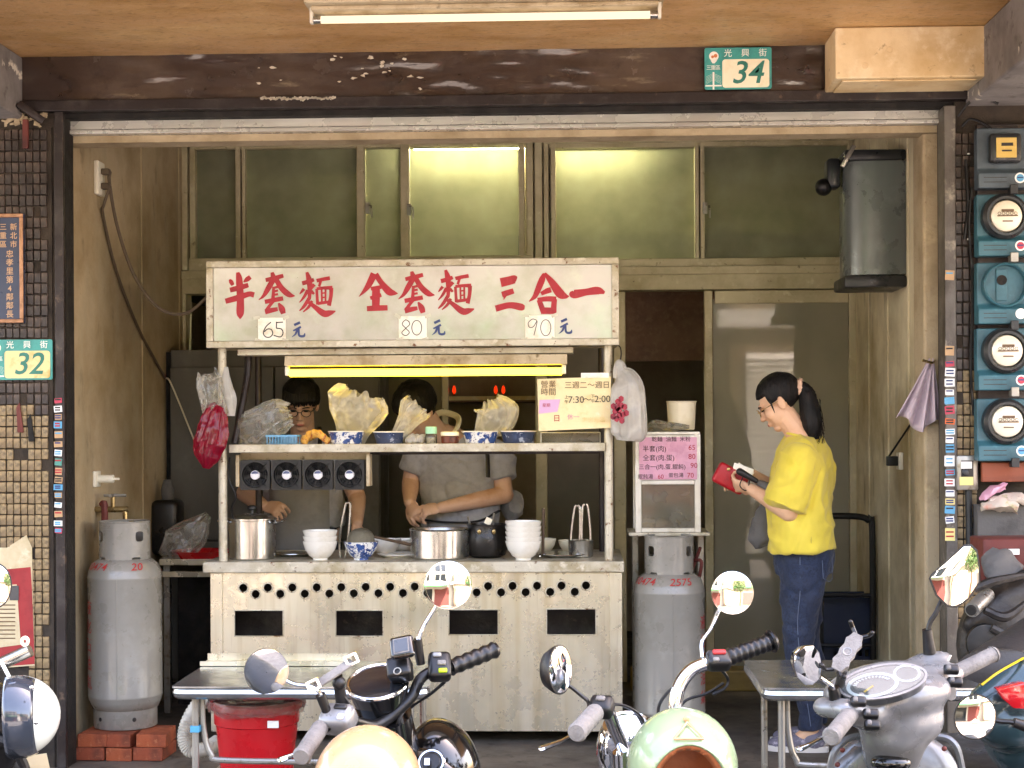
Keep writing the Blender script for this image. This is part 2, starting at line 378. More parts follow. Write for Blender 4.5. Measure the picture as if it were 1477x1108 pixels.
mat('brown_board', '#8f6c56', .7, L=[('#7a5a46', 6, .45, .65), ('#9c7a63', 30, .5, .7)])
film('pane', '#c6c7b0', .5, dirt=.12, dscale=5, rough=.05)
film('frost', '#8f8672', .3, dirt=.1, dscale=7, rough=.35)
film('door_glass', '#dfdcc8', .38, dirt=.06, dscale=3, rough=.03)
film('case_glass', '#c9c6ba', .78, dirt=.1, dscale=12, rough=.05)
bagfilm('bag_clear', '#f1ede0', .14, .34, .14, 7)
bagfilm('bag_cream', '#f5efdc', .33, .55, .22, 7)
bagfilm('bag_white', '#f0ede6', .66, .85, .25, 6)
bagfilm('bag_red', '#b8163a', .66, .85, .12, 8)
glow('tube_yellow', (1, .80, .045, 1), 1.25)
glow('tube_white', '#fff0d0', .13)
glow('tube_green', '#f2ffe6', 30.0)
glow('red_lamp', '#ff3a16', .12)
mat('lamp_body', '#c9b899', .5, L=[('#a58f6c', 9, .45, .65), ('#7c6545', 30, .6, .72)], bump=.1)
mat('wood_box', '#ebd2a6', .5, L=[('#d2b27f', 4, .42, .66), ('#f4e2bf', 8, .55, .7), ('#83592f', 20, .63, .75)], bump=.12)
mat('plate_teal', '#2f9d96', .4, L=[('#257f7a', 14, .5, .7)])
mat('plate_cream', '#f4efd2', .45, L=[('#e3d8ae', 9, .5, .7)])
mat('plate_cream_old', '#e9d59b', .5, L=[('#c9a75d', 12, .5, .68), ('#f5ecc8', 6, .5, .7)])
mat('plate_white', '#f3f3ea', .5)
mat('plate_ink', '#1f7a6b', .5)
mat('plate_orange', '#d98553', .5)
mat('plaque_blue', '#33405a', .35, L=[('#27324a', 9, .5, .7)])
mat('copper', '#b98a6b', .4, .5, L=[('#8d6449', 14, .45, .65)])
mat('gold_ink', '#c8a381', .5)
# cart
mat('steel', '#e3dac2', .3, .6, L=[('#c3b99f', 1.4, .3, .75, (1, 1, .4)), ('#f3eddd', 3, .45, .85, (1, 1, .15)), ('#ae9763', 12, .48, .85, (1.5, 1, .07), .75), ('#86693c', 30, .58, .85, (1, 1, .05), .6), ('#5f482d', 130, .69, .75, (1, 1, 1), .7)], rvar=.12, bump=.1, bs=3, bstretch=(1, 1, .5))
mat('steel_worn', '#c9c2b0', .5, .45, L=[('#a89c80', 9, .45, .65), ('#e2dccb', 16, .58, .7), ('#6e4527', 30, .61, .69), ('#3a241a', 60, .665, .7)], bump=.25, bs=45)
mat('steel_clean', '#c6c5c0', .22, .95, L=[('#a9a7a0', 6, .45, .66)], rvar=.07, aniso=.4)
mat('chrome', '#e2e4e6', .07, 1., rvar=.03)
mat('mirror', '#f4f6f7', .015, 1., rvar=0)
mat('sign_face', '#cdc2c2', .2, .35, L=[('#b3ada1', 3, .45, .66), ('#cfcbc3', 7, .58, .72), ('#7d715f', 60, .71, .75)], rvar=.06)
mat('sign_red', '#b3182c', .4, L=[('#9c1426', 20, .5, .7)])
mat('ink_blue', '#26386f', .5)
mat('ink_black', '#2a2826', .6)
mat('ink_red', '#b2242f', .5)
mat('ink_brown', '#6a513a', .6)
mat('paper_white', '#fbf7ea', .8, L=[('#ddd2b8', 12, .5, .7)])
mat('paper_cream', '#f3dfae', .7, L=[('#e6c98e', 9, .5, .7), ('#f8ecd0', 15, .58, .7)], bump=.2, bs=25)
mat('paper_pink', '#d69cb4', .35, L=[('#c589a3', 9, .5, .7)], bump=.25, bs=18, coat=.5)
mat('paper_purple', '#d9b0d4', .7)
mat('tape', '#e9e4d4', .2, alpha=.55)
mat('black_plastic', '#0e0d0d', .42, L=[('#191818', 20, .5, .7)], bump=.05)
mat('rubber', '#151414', .7, bump=.2, bs=90)
mat('fan_hub', '#e6e4e6', .4, L=[('#b7b5c6', 40, .55, .65)])
mat('fan_hub_blue', '#4b587f', .4)
mat('pitch', '#171412', .8, L=[('#2b241e', 12, .5, .7)], bump=.4)  # near-black; in slots, gaps and holes it stands in for shade
mat('white_ceramic', '#efece3', .18, L=[('#dcd5c5', 8, .5, .72)], coat=.4)
mat('blue_glaze', '#3a5583', .25, L=[('#20365f', 24, .45, .6), ('#d8dbe0', 38, .6, .66)], coat=.4)
mat('blue_pattern', '#e3e4e2', .25, L=[('#34548f', 26, .5, .54), ('#22386b', 60, .56, .6)], coat=.4)
mat('dark_pattern', '#32405c', .3, L=[('#9aa3b3', 40, .58, .62)], coat=.4)
mat('pot_black', '#1b1918', .38, .2, L=[('#2d2723', 15, .5, .7)], bump=.1)
mat('basket_blue', '#67a9cf', .45)
mat('mint_cap', '#9fdcb4', .4)
mat('sauce', '#6a2d17', .3, L=[('#3a1a10', 30, .5, .65)])
mat('food', '#d9a54e', .7, L=[('#a54a24', 40, .5, .62), ('#efd58c', 60, .6, .7)], bump=.6, bs=70)
mat('mesh_steel', '#7f7a6a', .5, .6, bump=.6, bs=300)
mat('wood_dark', '#54402c', .6, L=[('#38291c', 10, .5, .7, (1, 1, .2))])
mat('case_frame', '#d9d6cb', .45, .3, L=[('#bdb7a5', 8, .5, .7)])
mat('tub_plastic', '#ece3c9', .45, L=[('#d8cba6', 6, .5, .7)])
mat('peony_red', '#a8263c', .5, L=[('#7d1730', 25, .5, .6)])
# gas, bucket, bricks, tables
mat('gas_grey', '#8d8a82', .34, L=[('#7e7b73', 4, .45, .68), ('#9d9a92', 7, .55, .75), ('#5e5a50', 35, .67, .75), ('#6e4a30', 22, .70, .73, (1, 1, .6))], coat=.25, bump=.03)
mat('gas_red', '#b22a2a', .5)
mat('brick_a', '#a4512f', .85, L=[('#7f3b23', 12, .45, .65), ('#c07a55', 25, .58, .7)], bump=.5, bs=60)
mat('brick_b', '#93452a', .85, L=[('#6b3320', 12, .45, .65), ('#b56c48', 25, .58, .7)], bump=.5, bs=60)
mat('red_bucket', '#c3141c', .28, L=[('#a10f16', 5, .5, .7)], coat=.2)
mat('hose', '#b9b5a8', .5, L=[('#99958a', 20, .5, .7)])
mat('table_steel', '#c4c6c6', .2, .9, L=[('#a6a8a6', 7, .45, .66), ('#8c8a82', 40, .66, .74)], rvar=.08)
mat('leg_steel', '#a5a198', .35, .7, L=[('#7a6b55', 20, .55, .7)])
mat('blue_tape', '#3f9fc4', .5)
mat('crate_blue', '#13233f', .5)
mat('wood_step', '#9b8246', .6, L=[('#7c6533', 5, .45, .65, (1, 3, 3))])
mat('heater_grey', '#6d7473', .33, .35, L=[('#5a6060', 3, .45, .66, (1, 1, .3)), ('#7f8785', 6, .56, .72)], coat=.2)
mat('fridge_grey', '#5a5750', .62, .0, L=[('#4a4740', 3, .42, .66, (1, 1, .3)), ('#625f56', 7, .56, .72)])
mat('meter_teal', '#2f6673', .45, L=[('#24505b', 8, .45, .65), ('#3f7d88', 20, .6, .72)], bump=.05)
mat('meter_slate', '#4b5a63', .45, L=[('#39454c', 8, .45, .65)], bump=.05)
mat('meter_dark', '#26292b', .35)
mat('meter_dial', '#eee6cf', .3, coat=.8, L=[('#d9cda8', 9, .5, .7)])
mat('meter_dial_y', '#d9b767', .3, coat=.8, L=[('#b9914a', 9, .5, .7)])
mat('wood_red', '#8a4328', .6, L=[('#6a301c', 6, .45, .65, (.3, 1, 2)), ('#a65d3a', 12, .58, .7)])
mat('sticker_white', '#eef0ee', .5)
mat('sticker_blue', '#4aa0c8', .5)
mat('sticker_red', '#c23b52', .5)
mat('sticker_yellow', '#e3d48a', .5)
mat('sticker_orange', '#e2672c', .5)
mat('sticker_teal', '#3f8f83', .5)
mat('sticker_tan', '#c09a72', .5)
mat('poster_red', '#a62f30', .6, L=[('#8b2426', 9, .5, .7)])
mat('poster_beige', '#d3c3a0', .7, L=[('#b9a57d', 6, .45, .65), ('#e2d6ba', 14, .58, .7)])
mat('cloth_lilac', '#c3b3bb', .9, L=[('#a897a0', 12, .5, .7)], bump=.2, bs=200)
mat('cloth_grey', '#5c5a58', .9, bump=.3, bs=60, L=[('#454342', 9, .5, .7)])
mat('newsprint', '#c9bcae', .8, L=[('#d99a86', 10, .52, .62), ('#a7a37a', 14, .58, .66), ('#8f8278', 30, .6, .7)])
mat('cable', '#57493a', .6)
mat('cable_white', '#cfc8b4', .5)
mat('socket_white', '#e6e1cf', .4)
mat('brass', '#a08a60', .3, .8, L=[('#6d5b3c', 20, .5, .7)])
mat('rust_red', '#6b2f28', .7, L=[('#4a1f1b', 10, .5, .7)])
# people
mat('skin_a', '#bd9883', .5, L=[('#ad7f62', 9, .5, .75)], bump=.04, bs=150)
mat('skin_b', '#c49e89', .5, L=[('#b5876a', 9, .5, .75)], bump=.04, bs=150)
mat('skin_w', '#dcae8c', .5, L=[('#cf9a78', 9, .5, .75)], bump=.04, bs=150)
mat('hair', '#0c0a09', .55, spec=.25, L=[('#241c18', 60, .5, .7, (1, 1, .2))], bump=.5, bs=130, bstretch=(1, 1, .12))
mat('shirt_grey', '#94959b', .9, L=[('#8a8b91', 30, .45, .65)], bump=.2, bs=60, sheen=.2)
mat('shirt_yellow', '#dcc648', .85, L=[('#cfb83c', 8, .5, .7)], bump=.2, bs=18, sheen=.2)
mat('apron_dark', '#7a7977', .85, L=[('#6c6b69', 12, .5, .7)], bump=.3, bs=22)
mat('denim', '#1f2c44', .85, L=[('#2c3c58', 10, .5, .7), ('#182236', 120, .5, .6)], bump=.35, bs=26, sheen=.1)
mat('denim_stitch', '#5e6a80', .8)
mat('trouser_dark', '#1a1c24', .85, bump=.2, bs=25)
mat('scrunchie', '#d9b196', .9, bump=.5, bs=120)
mat('purse_red', '#b0161f', .45, L=[('#8c1018', 20, .5, .7)], bump=.1)
mat('sneaker', '#6d6a78', .7, L=[('#a9a3b0', 40, .55, .65)])
mat('sole', '#d6d2cc', .7)
mat('gold_wire', '#c9a86a', .25, .9)
mat('lip', '#a8584a', .5)
mat('eye_white', '#e8e2da', .3)
mat('towel', '#e7dcc2', .95, bump=.4, bs=150)
# scooters
mat('gloss_black', '#0d0d0e', .12, coat=.8, rvar=.04)
mat('satin_black', '#0f0e0f', .38, bump=.05, L=[('#222122', 14, .5, .7)])
mat('grey_plastic', '#878787', .3, .3, L=[('#6c6c6d', 5, .45, .66), ('#9d9c9b', 11, .58, .72)], bump=.03, bs=90, coat=.3)
mat('grey_paint', '#7a7c7e', .3, .45, L=[('#5f6163', 5, .45, .66), ('#8f9294', 9, .56, .72), ('#4a4a4a', 40, .66, .74)], coat=.3)
mat('grip_grey', '#7d7975', .75, L=[('#65615e', 20, .45, .65)], bump=.4, bs=120)
mat('gauge_glass', '#1a1c20', .06, coat=1., rvar=.02)
mat('gauge_face', '#d9dde0', .35, L=[('#aab4b8', 9, .5, .7)], coat=.8)
mat('gauge_dark', '#3c4044', .3, coat=.8)
mat('needle', '#d9b02f', .4)
mat('helmet_peach', '#c99f73', .28, coat=.5, L=[('#bd9165', 4, .5, .7)])
mat('helmet_mint', '#95ab84', .25, coat=.6, L=[('#8a9f78', 4, .5, .7)])
mat('helmet_white', '#e9ecdf', .2, coat=.7)
mat('leather_tan', '#b56a43', .5, L=[('#93502f', 10, .5, .7)], bump=.25, bs=40)
mat('visor_smoke', '#3f4650', .06, .3, coat=1., rvar=.02)
mat('teal_paint', '#2b444a', .25, .2, coat=.6)
mat('yellow_stripe', '#d8b620', .4)
mat('tail_red', '#c31a22', .12, coat=1., L=[('#ff5a50', 40, .55, .65)])
mat('lime', '#a8cf1c', .4)
mat('engine', '#3a3632', .5, .4, L=[('#25211f', 9, .45, .65), ('#5a524a', 20, .6, .72)], bump=.4, bs=40)
mat('seat_vinyl', '#1d1c1c', .5, bump=.15, bs=120)
mat('headlamp', '#dfe6ea', .05, coat=1., rvar=.02)
# across the street
film('lens_clear', '#e8eeee', .94, rough=.02)
film('wrap_clear', '#f4ece6', .84, dirt=.1, dscale=20, rough=.15, bump=1., bs=30)
mat('foliage', '#4d6b2f', .7, L=[('#314a1d', 5, .45, .6)], bump=.5)
mat('facade', '#a39c8f', .8, L=[('#a9a397', 2, .45, .65, (1, 1, .3))])
mat('facade_b', '#8f7f69', .8, L=[('#75664f', 2, .45, .65, (1, 1, .3))])
mat('awning_green', '#1f7a45', .6)
mat('facade_dark', '#4c463f', .8)
mat('dark_glass', '#20262a', .08, coat=.5)
# ------------------------------------------------------------------ the setting
XL = P(95, 600, 6.6).x; XR = P(1357, 600, 6.6).x; YB = 8.65; ZC = 2.935; ZS = 2.28   # side walls, back wall, arcade ceiling, loft floor
tag(MB().box((-60, -60, -.32), (60, 4.36, -.12)).build('street', 'asphalt', smooth=0), kind='structure')
tag(MB().box((-12, 4.5, -.3), (12, 11.2, 0)).build('pavement', 'paving', smooth=0), kind='structure')
tag(MB().box((-12, 4.36, -.3), (12, 4.499, .004)).build('kerb', 'kerb', smooth=0, bevel=.012), kind='structure')
tag(MB().box((-12, -9, -.3), (12, -6, .0)).build('far_pavement', 'paving', smooth=0), kind='structure')

bld = thing('arcade_building', 'old arcaded shop building with soot-dark lintel, ochre ceiling and yellowed shop walls', 'building', (0, 6.6, 0))
# arcade ceiling and the storey above
MB().box((-6, 4.4, ZC), (6, 6.62, ZC + .12)).build('ceiling', 'ceiling_paint', bld, smooth=0)
MB().box((-6, 4.25, 2.72), (6, 4.4, 9)).build('facade_wall', 'facade_b', bld, smooth=0)
MB().box((-6, 4.4, ZC + .12), (6, 11.2, 3.6)).build('floor_slab', 'beam_paint', bld, smooth=0)
# cross beams towards the street at each party wall
zb = P(20, 172, 6.5).z
xb0 = P(33, 100, 6.5).x; xb1 = P(1392, 100, 6.5).x
MB().box((xb0 - .4, 4.4, zb), (xb0, 6.5, ZC)).build('cross_beam', 'beam_paint', bld, smooth=0, bevel=.01)
MB().box((xb1, 4.4, zb), (xb1 + .45, 6.5, ZC)).build('cross_beam', 'beam_paint', bld, smooth=0, bevel=.01)
# lintel: a sheet of blistered paint
z0, z1 = P(738, 141, 6.5).z, ZC
nx, nz = 150, 14; vs = []
for j in range(nz + 1):
    for i in range(nx + 1):
        x = -2.75 + 5.0 * i / nx; z = z0 + (z1 - z0) * j / nz
        a = .005 + .014 * max(0, mnoise.noise(V((x * 1.1 + 4, 0, 0))) + .15)
        vs.append((x, 6.497 - a * (mnoise.noise(V((x * 7 + z * 9, 0, z * 24))) + .6 * mnoise.noise(V((x * 22, 3, z * 50)))), z))
lm = MB().add(vs, [(j * (nx + 1) + i, j * (nx + 1) + i + 1, (j + 1) * (nx + 1) + i + 1, (j + 1) * (nx + 1) + i) for j in range(nz) for i in range(nx)])
lm.box((-2.75, 6.52, z0), (2.25, 6.66, z1))
lin = lm.build('lintel', 'lintel_paint', bld, smooth=60)
MB().box((-2.3, 6.462, P(738, 152, 6.47).z), (2.0, 6.52, z0 + .008)).build('lintel_trim', 'dark_iron', lin, smooth=0, bevel=.004)
MB().box((-2.3, 6.53, P(738, 168, 6.6).z), (2.0, 6.66, z0 - .022)).build('slot_shade', 'pitch', lin, smooth=0)  # dark block stands in for the shaded recess under the lintel
rs = random.Random(4)
for px, py, n in ((495, 92, 6), (560, 100, 9), (585, 115, 6), (505, 118, 6), (385, 112, 4), (540, 112, 6), (380, 95, 3), (530, 88, 5), (575, 92, 4)):
    for k in range(max(2, n // 2)):
        c = P(px + rs.uniform(-22, 22), py + rs.uniform(-14, 14), 6.484); r = rs.uniform(.002, .008)
        an = rs.uniform(0, 6); m = rs.choice((5, 6, 7))
        MB().prism([c + V((r * 1.7 * rs.uniform(.4, 1.5) * math.cos(an + 6.28 * i / m), rs.uniform(-.003, .003), r * rs.uniform(.4, 1.1) * math.sin(an + 6.28 * i / m))) for i in range(m)], (0, .003, 0)).build('paint_flake', 'flake', lin, smooth=0)
fl = MB()
for k in range(46):
    c = P(378 + k * 2.3, 142 + rs.uniform(-1.5, 1.5), 6.458); r = rs.uniform(.004, .009)
    fl.obox(c, (r * 2, .004, r * rs.uniform(.6, 1.3)), rotm(0, rs.uniform(-40, 40), 0))
o = fl.build('bare_plaster', 'flake', lin, smooth=0); o['kind'] = 'stuff'
# steel shutter guide over the opening
zr0, zr1 = P(738, 187, 6.6).z, P(738, 166, 6.6).z
MB().box((XL - .02, 6.585, zr0 + .02), (XR + .01, 6.66, zr1)).box((XL - .02, 6.575, zr0), (XR + .01, 6.66, zr0 + .017)).box((XL - .02, 6.57, zr1 + .001), (XR + .01, 6.66, zr1 + .010)).build('shutter_guide', 'rail_steel', bld, smooth=0, bevel=.003)
pe = MB().box((XL, 6.62, zr0 - .03), (XR, 6.74, zr0 - .001))
pe.build('opening_head', 'plaster_edge', bld, smooth=0)
# shop walls, inner ceiling
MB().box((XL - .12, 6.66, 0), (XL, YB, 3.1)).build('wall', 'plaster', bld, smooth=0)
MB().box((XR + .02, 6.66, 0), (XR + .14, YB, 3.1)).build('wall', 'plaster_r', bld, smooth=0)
MB().box((XR - .055, 6.66, 0), (XR + .019, 6.86, 2.7)).build('wall_end', 'plaster_edge', bld, smooth=0, bevel=.012)
MB().box((XL, 6.67, 3.06), (XR, 11, 3.08)).build('inner_ceiling', 'plaster', bld, smooth=0)
for k, px in enumerate((205, 262)):      # board joints on the side wall
    y = 6.7 + (YB - 6.7) * (.55 if k == 0 else .93)
    MB().box((XL, y, 0), (XL + .006, y + .03, 3.05)).build('wall_batten', 'plaster', bld, smooth=0)
for y0, y1 in ((6.95, 7.22), (7.26, 7.7), (7.74, 8.2), (8.24, 8.6)):
    MB().box((XR + .004, y0, .1), (XR + .02, y1, 3.05)).build('wall_board', 'plaster_r', bld, smooth=0, bevel=.004)
# back rooms: a lit loft above, a dark room below
MB().box((-2.5, 8.78, ZS - .06), (1.9, 11, ZS)).build('loft_floor', 'loft_grey', bld, smooth=0)
zd = P(738, 340, 10.4).z
MB().box((-2.5, 10.4, ZS + .001), (1.9, 10.5, zd)).build('loft_wainscot', 'loft_grey', bld, smooth=0)
MB().box((-2.5, 10.42, zd + .001), (1.9, 10.5, 3.06)).build('loft_wall', 'loft_wall', bld, smooth=0)
for xa, xc in ((-2.6, -2.5), (1.9, 2.0)):
    MB().box((xa, 8.72, ZS), (xc, 11, 3.06)).build('loft_wall', 'loft_wall', bld, smooth=0)
    MB().box((xa, 8.72, 0), (xc, 11, ZS - .001)).build('room_wall', 'dark_room', bld, smooth=0)
MB().box((-2.5, YB + .09, 0), (P(262, 0, YB).x, YB + .13, 3.06)).box((P(1250, 0, YB).x, YB + .09, 0), (1.9, YB + .13, 3.06)).build('room_wall', 'plaster', bld, smooth=0)
MB().box((-2.5, 10.9, 0), (1.9, 11, ZS - .061)).build('room_wall', 'dark_room', bld, smooth=0)
MB().box((P(893, 0, 9.6).x, 9.6, P(900, 521, 9.6).z), (P(1032, 0, 9.6).x + .3, 9.66, ZS - .07)).build('room_board', 'brown_board', bld, smooth=0)

# ---- tiled pillars: shared meshes, one object per tile
def tiles(parent, x0, x1, za, zbm, yf, cw, ch, mats, skip=lambda x, z: False, lim=300, dark=lambda x, z: False):
    w_, h_ = cw * .86, ch * .9
    protos = [MB().box((-w_ / 2, -.006, -h_ / 2), (w_ / 2, .008, h_ / 2)) for _ in range(1)]
    base = {}
    for m in mats:
        t = MB().add(protos[0].v, protos[0].f)
        me = t.build('tile', m, None, smooth=0, bevel=.002, seg=1, loc=(0, 0, 0)); base[m] = me.data; bpy.data.objects.remove(me)
    rest = []; n = 0; rr = random.Random(7); pl = ROOTLOC[parent.name]
    z = zbm - ch / 2
    while z > za:
        x = x0 + cw / 2
        while x < x1 - cw * .3:
            if not skip(x, z) and rr.random() > .025:
                m = rr.choice(mats[2:] if dark(x, z) else mats[:2])
                if n < lim:
                    o = bpy.data.objects.new('tile', base[m]); COL.objects.link(o); o.parent = parent
                    o.location = V((x + rr.uniform(-.0013, .0013), yf + rr.uniform(-.003, .002), z + rr.uniform(-.0015, .0015))) - pl; o.rotation_euler = (rr.uniform(-.04, .04), rr.uniform(-.025, .025), rr.uniform(-.05, .05)); n += 1
                else: rest.append((x, z))
            x += cw
        z -= ch
    if rest:
        t = MB()
        for x, z in rest: t.box((x - w_ / 2, yf - .006, z - h_ / 2), (x + w_ / 2, yf + .008, z + h_ / 2))
        o = t.build('tile_rows', mats[0], parent, smooth=0, bevel=0); o['kind'] = 'stuff'
TM = ['tile_a', 'tile_b', 'tile_c', 'tile_d']
xp = P(76, 600, 6.5).x
MB().box((-3.3, 6.51, 0), (xp + .01, 6.9, ZC)).build('pillar', 'grout', bld, smooth=0)
pl_l = thing('tiled_pillar', 'narrow mosaic-tiled pillar beside the shop, sooty above and tan below, plates 32', 'pillar', (-2.5, 6.5, 0))
pl_l['label'] = 'tan mosaic tile facing, dark at the top, carrying the house number 32'
MB().box((P(-25, 0, 6.505).x, 6.503, 0), (xp, 6.509, P(0, 185, 6.5).z)).build('backing', 'grout', pl_l, smooth=0)
def darker(px_, py_): return lambda x, z: z > P(0, py_, 6.5).z + .12 * mnoise.noise(V((x * 6, 0, z * 5)))  # picks the dark tiles above a wavy height
tiles(pl_l, P(-4, 0, 6.5).x, xp, P(0, 1010, 6.5).z, P(0, 187, 6.5).z, 6.5, .0295, .0455, TM,
      skip=lambda x, z: (P(0, 795, 6.5).z > z and x < P(38, 0, 6.5).x), dark=darker(0, 585))
# pillar on the meter side
xq0, xq1 = P(1379, 600, 6.5).x, P(1408, 600, 6.5).x
MB().box((P(1377, 0, 6.5).x, 6.51, 0), (3.0, 6.9, ZC)).build('pillar', 'grout', bld, smooth=0)
pl_r = thing('tiled_pillar', 'strip of small dark mosaic tiles between the sticker-covered post and the meters', 'pillar', (1.6, 6.5, 0))
MB().box((xq0, 6.503, 0), (xq1, 6.509, P(1390, 190, 6.5).z)).build('backing', 'grout', pl_r, smooth=0)
tiles(pl_r, xq0, xq1, P(1390, 1010, 6.5).z, P(1390, 192, 6.5).z, 6.5, .0275, .0455, TM, dark=darker(1390, 560))
# iron post at the left jamb
po = thing('iron_post', 'dark rusty iron shutter post beside house number 32, patched with small stickers', 'post', (P(86, 0, 6.55).x, 6.55, 0))
MB().box((P(77, 0, 6.5).x + .002, 6.49, 0), (P(91, 0, 6.5).x, 6.60, P(86, 152, 6.5).z)).build('post_face', 'dark_iron', po, smooth=0, bevel=.004)
MB().box((P(91, 0, 6.5).x + .001, 6.51, 0), (XL + .004, 6.62, P(86, 165, 6.5).z)).build('channel', 'pitch', po, smooth=0)
po2 = thing('iron_post', 'pale worn shutter post plastered with a long column of small advert stickers', 'post', (P(1368, 0, 6.5).x, 6.5, 0))
MB().box((P(1361, 0, 6.48).x, 6.48, 0), (P(1377.5, 0, 6.48).x, 6.60, P(1368, 152, 6.48).z)).build('post_face', 'old_post', po2, smooth=0, bevel=.004)
MB().box((XR - .004, 6.51, 0), (P(1360.5, 0, 6.5).x, 6.62, P(1368, 165, 6.5).z)).build('channel', 'pitch', po2, smooth=0)
SM = ['sticker_white', 'sticker_blue', 'sticker_red', 'sticker_yellow', 'sticker_teal', 'sticker_tan', 'sticker_white', 'sticker_white']
def stickers(parent, px0, px1, Y, lst):
    for py, h, m in lst:
        a, b = P(px0, py, Y), P(px1, py + h, Y); j = rs.uniform(-.004, .004)
        st = MB().obox(((a.x + b.x) / 2 + j * .4, Y, (a.z + b.z) / 2), (b.x - a.x - rs.uniform(.003, .012), .0022, (a.z - b.z) * rs.uniform(.8, 1.05)), rotm(0, rs.uniform(-7, 7), 0)).build('sticker', m, parent, smooth=0)
        t = MB()
        for k in range(rs.choice((1, 2, 2))):
            z = a.z + (b.z - a.z) * (.3 + .35 * k); t.box((a.x + .007, Y - .0024, z - .003), (b.x - .009 + j, Y - .0013, z + .003))
        t.build('print', rs.choice(('ink_black', 'ink_blue', 'ink_red', 'sticker_blue')), st, smooth=0)
stickers(po, 77, 91, 6.489, [(574, 8, 'sticker_red'), (585, 10, 'sticker_white'), (597, 9, 'sticker_tan'), (608, 10, 'sticker_blue'), (622, 10, 'sticker_tan'), (636, 10, 'sticker_tan'), (649, 9, 'sticker_white'), (661, 11, 'sticker_teal'), (675, 10, 'sticker_tan'), (688, 9, 'sticker_tan'), (699, 8, 'sticker_blue'), (710, 9, 'sticker_tan'), (724, 9, 'sticker_white'), (737, 9, 'sticker_tan'), (751, 8, 'sticker_white'), (762, 7, 'sticker_red')])
stickers(po2, 1362, 1378, 6.479, [(390, 14, 'sticker_tan'), (498, 16, 'sticker_tan'), (521, 8, 'sticker_red'), (531, 12, 'sticker_white'), (545, 14, 'sticker_white'), (561, 10, 'sticker_white'), (573, 10, 'sticker_blue'), (585, 13, 'sticker_red'), (603, 10, 'sticker_orange'), (618, 10, 'sticker_white'), (630, 9, 'sticker_white'), (641, 12, 'sticker_blue'), (657, 16, 'sticker_white'), (677, 9, 'sticker_blue'), (690, 12, 'sticker_white'), (706, 11, 'sticker_white'), (719, 9, 'sticker_yellow'), (730, 11, 'sticker_blue'), (745, 10, 'sticker_white'), (762, 18, 'sticker_yellow')])

# ---- transom windows and sliding doors on the back wall
MATS['alu'].node_tree.nodes['Principled BSDF'].inputs['Roughness'].default_value = .5
def bars(name, parent, m, lst, Y0, Y1, bevel=.004):
    for x0, y0, x1, y1 in lst:
        a, b = P(x0, y0, YB), P(x1, y1, YB)
        MB().box((a.x, Y0, b.z), (b.x, Y1, a.z)).build(name, m, parent, smooth=0, bevel=bevel)
def window(label, outer, stiles, panes, latches):
    x0, y0, x1, y1 = outer
    t = thing('transom_window', label, 'window', P((x0 + x1) / 2, y1, YB))
    bars('frame_rail', t, 'alu', [(x0, y0, x1, y0 + 14), (x0, y1 - 18, x1, y1)], YB - .05, YB + .07)
    bars('frame_rail', t, 'alu', [(x0 + 8, y0 + 14.2, x1 - 8, y0 + 20)], YB - .03, YB + .05)
    bars('stile', t, 'alu', [(a, y0 + 14.3, b, y1 - 18.2) for a, b in stiles], YB - .035, YB + .06)
    for a, b in panes:
        p, q = P(a, y0 + 12, YB + .015), P(b, y1 - 16, YB + .015)
        MB().box((p.x, YB + .012, q.z), (q.x, YB + .018, p.z)).build('pane', 'pane', t, smooth=0)
    for px, py in latches:
        c = P(px, py, YB - .05)
        l = MB().box(c + V((-.012, 0, -.03)), c + V((.012, .02, .03)))
        l.tube([c + V((.004, -.004, .015)), c + V((.022, -.012, .01)), c + V((.024, -.012, -.055))], .005, 6).build('latch', 'leg_steel', t)
    return t
window('long transom window over the stall sign, three sashes, brightest in its last pane', (275, 191, 770, 392),
       [(275, 284), (341, 349), (350, 356), (515, 527), (578, 591), (748, 757), (759, 770)], [(284, 341), (356, 515), (527, 578), (591, 748)], [(530, 300), (590, 302)])
window('shorter transom window over the sliding door, one lit and one dim pane', (784, 190, 1236, 394),
       [(784, 792), (794, 802), (1002, 1008), (1009, 1016), (1222, 1229), (1230, 1236)], [(802, 1002), (1016, 1222)], [(1017, 300)])
bars_back = [(756, 190, 804, 392), (340, 205, 357, 380), (1001, 205, 1017, 380), (1221, 205, 1250, 392), (262, 190, 285, 392)]
hd = thing('door_frame', 'painted aluminium frame and header beam between the transom windows and the doors', 'door frame', P(750, 1000, YB))
bars('header', hd, 'alu', [(262, 396, 1244, 417)], YB - .06, YB + .08)
bars('light_block_strip', hd, 'alu', bars_back, YB + .062, YB + .085)  # strips added behind the stiles to stop loft light leaking through
bars('header_lip', hd, 'alu', [(262, 392.5, 1244, 395.5)], YB - .075, YB + .08)
bars('post', hd, 'alu', [(262, 185, 274, 391.5), (771, 185, 783, 391.5), (1237, 185, 1250, 391.5), (1237, 418, 1250, 972), (262, 418, 274, 972)], YB - .055, YB + .08)
def sliding(label, x0, x1, y1, glass, Y0, sw=15, mid=None):
    t = thing('sliding_door', label, 'door', P((x0 + x1) / 2, y1, YB))
    bars('stile', t, 'alu', [(x0, 420, x0 + sw, y1), (x1 - sw, 420, x1, y1)], Y0 - .02, Y0 + .025)
    bars('rail', t, 'alu', [(x0 + sw + .3, 420, x1 - sw - .3, 437), (x0 + sw + .3, y1 - 22, x1 - sw - .3, y1)], Y0 - .02, Y0 + .025)
    a, b = P(x0 + sw - 2, 432, YB), P(x1 - sw + 2, y1 - 18, YB)
    MB().box((a.x, Y0 - .003, b.z), (b.x, Y0 + .003, a.z)).build('pane', glass, t, smooth=0)
    return t
sliding('glazed sliding door behind the customer, reflecting the street', 1015, 1238, 985, 'door_glass', YB - .01)
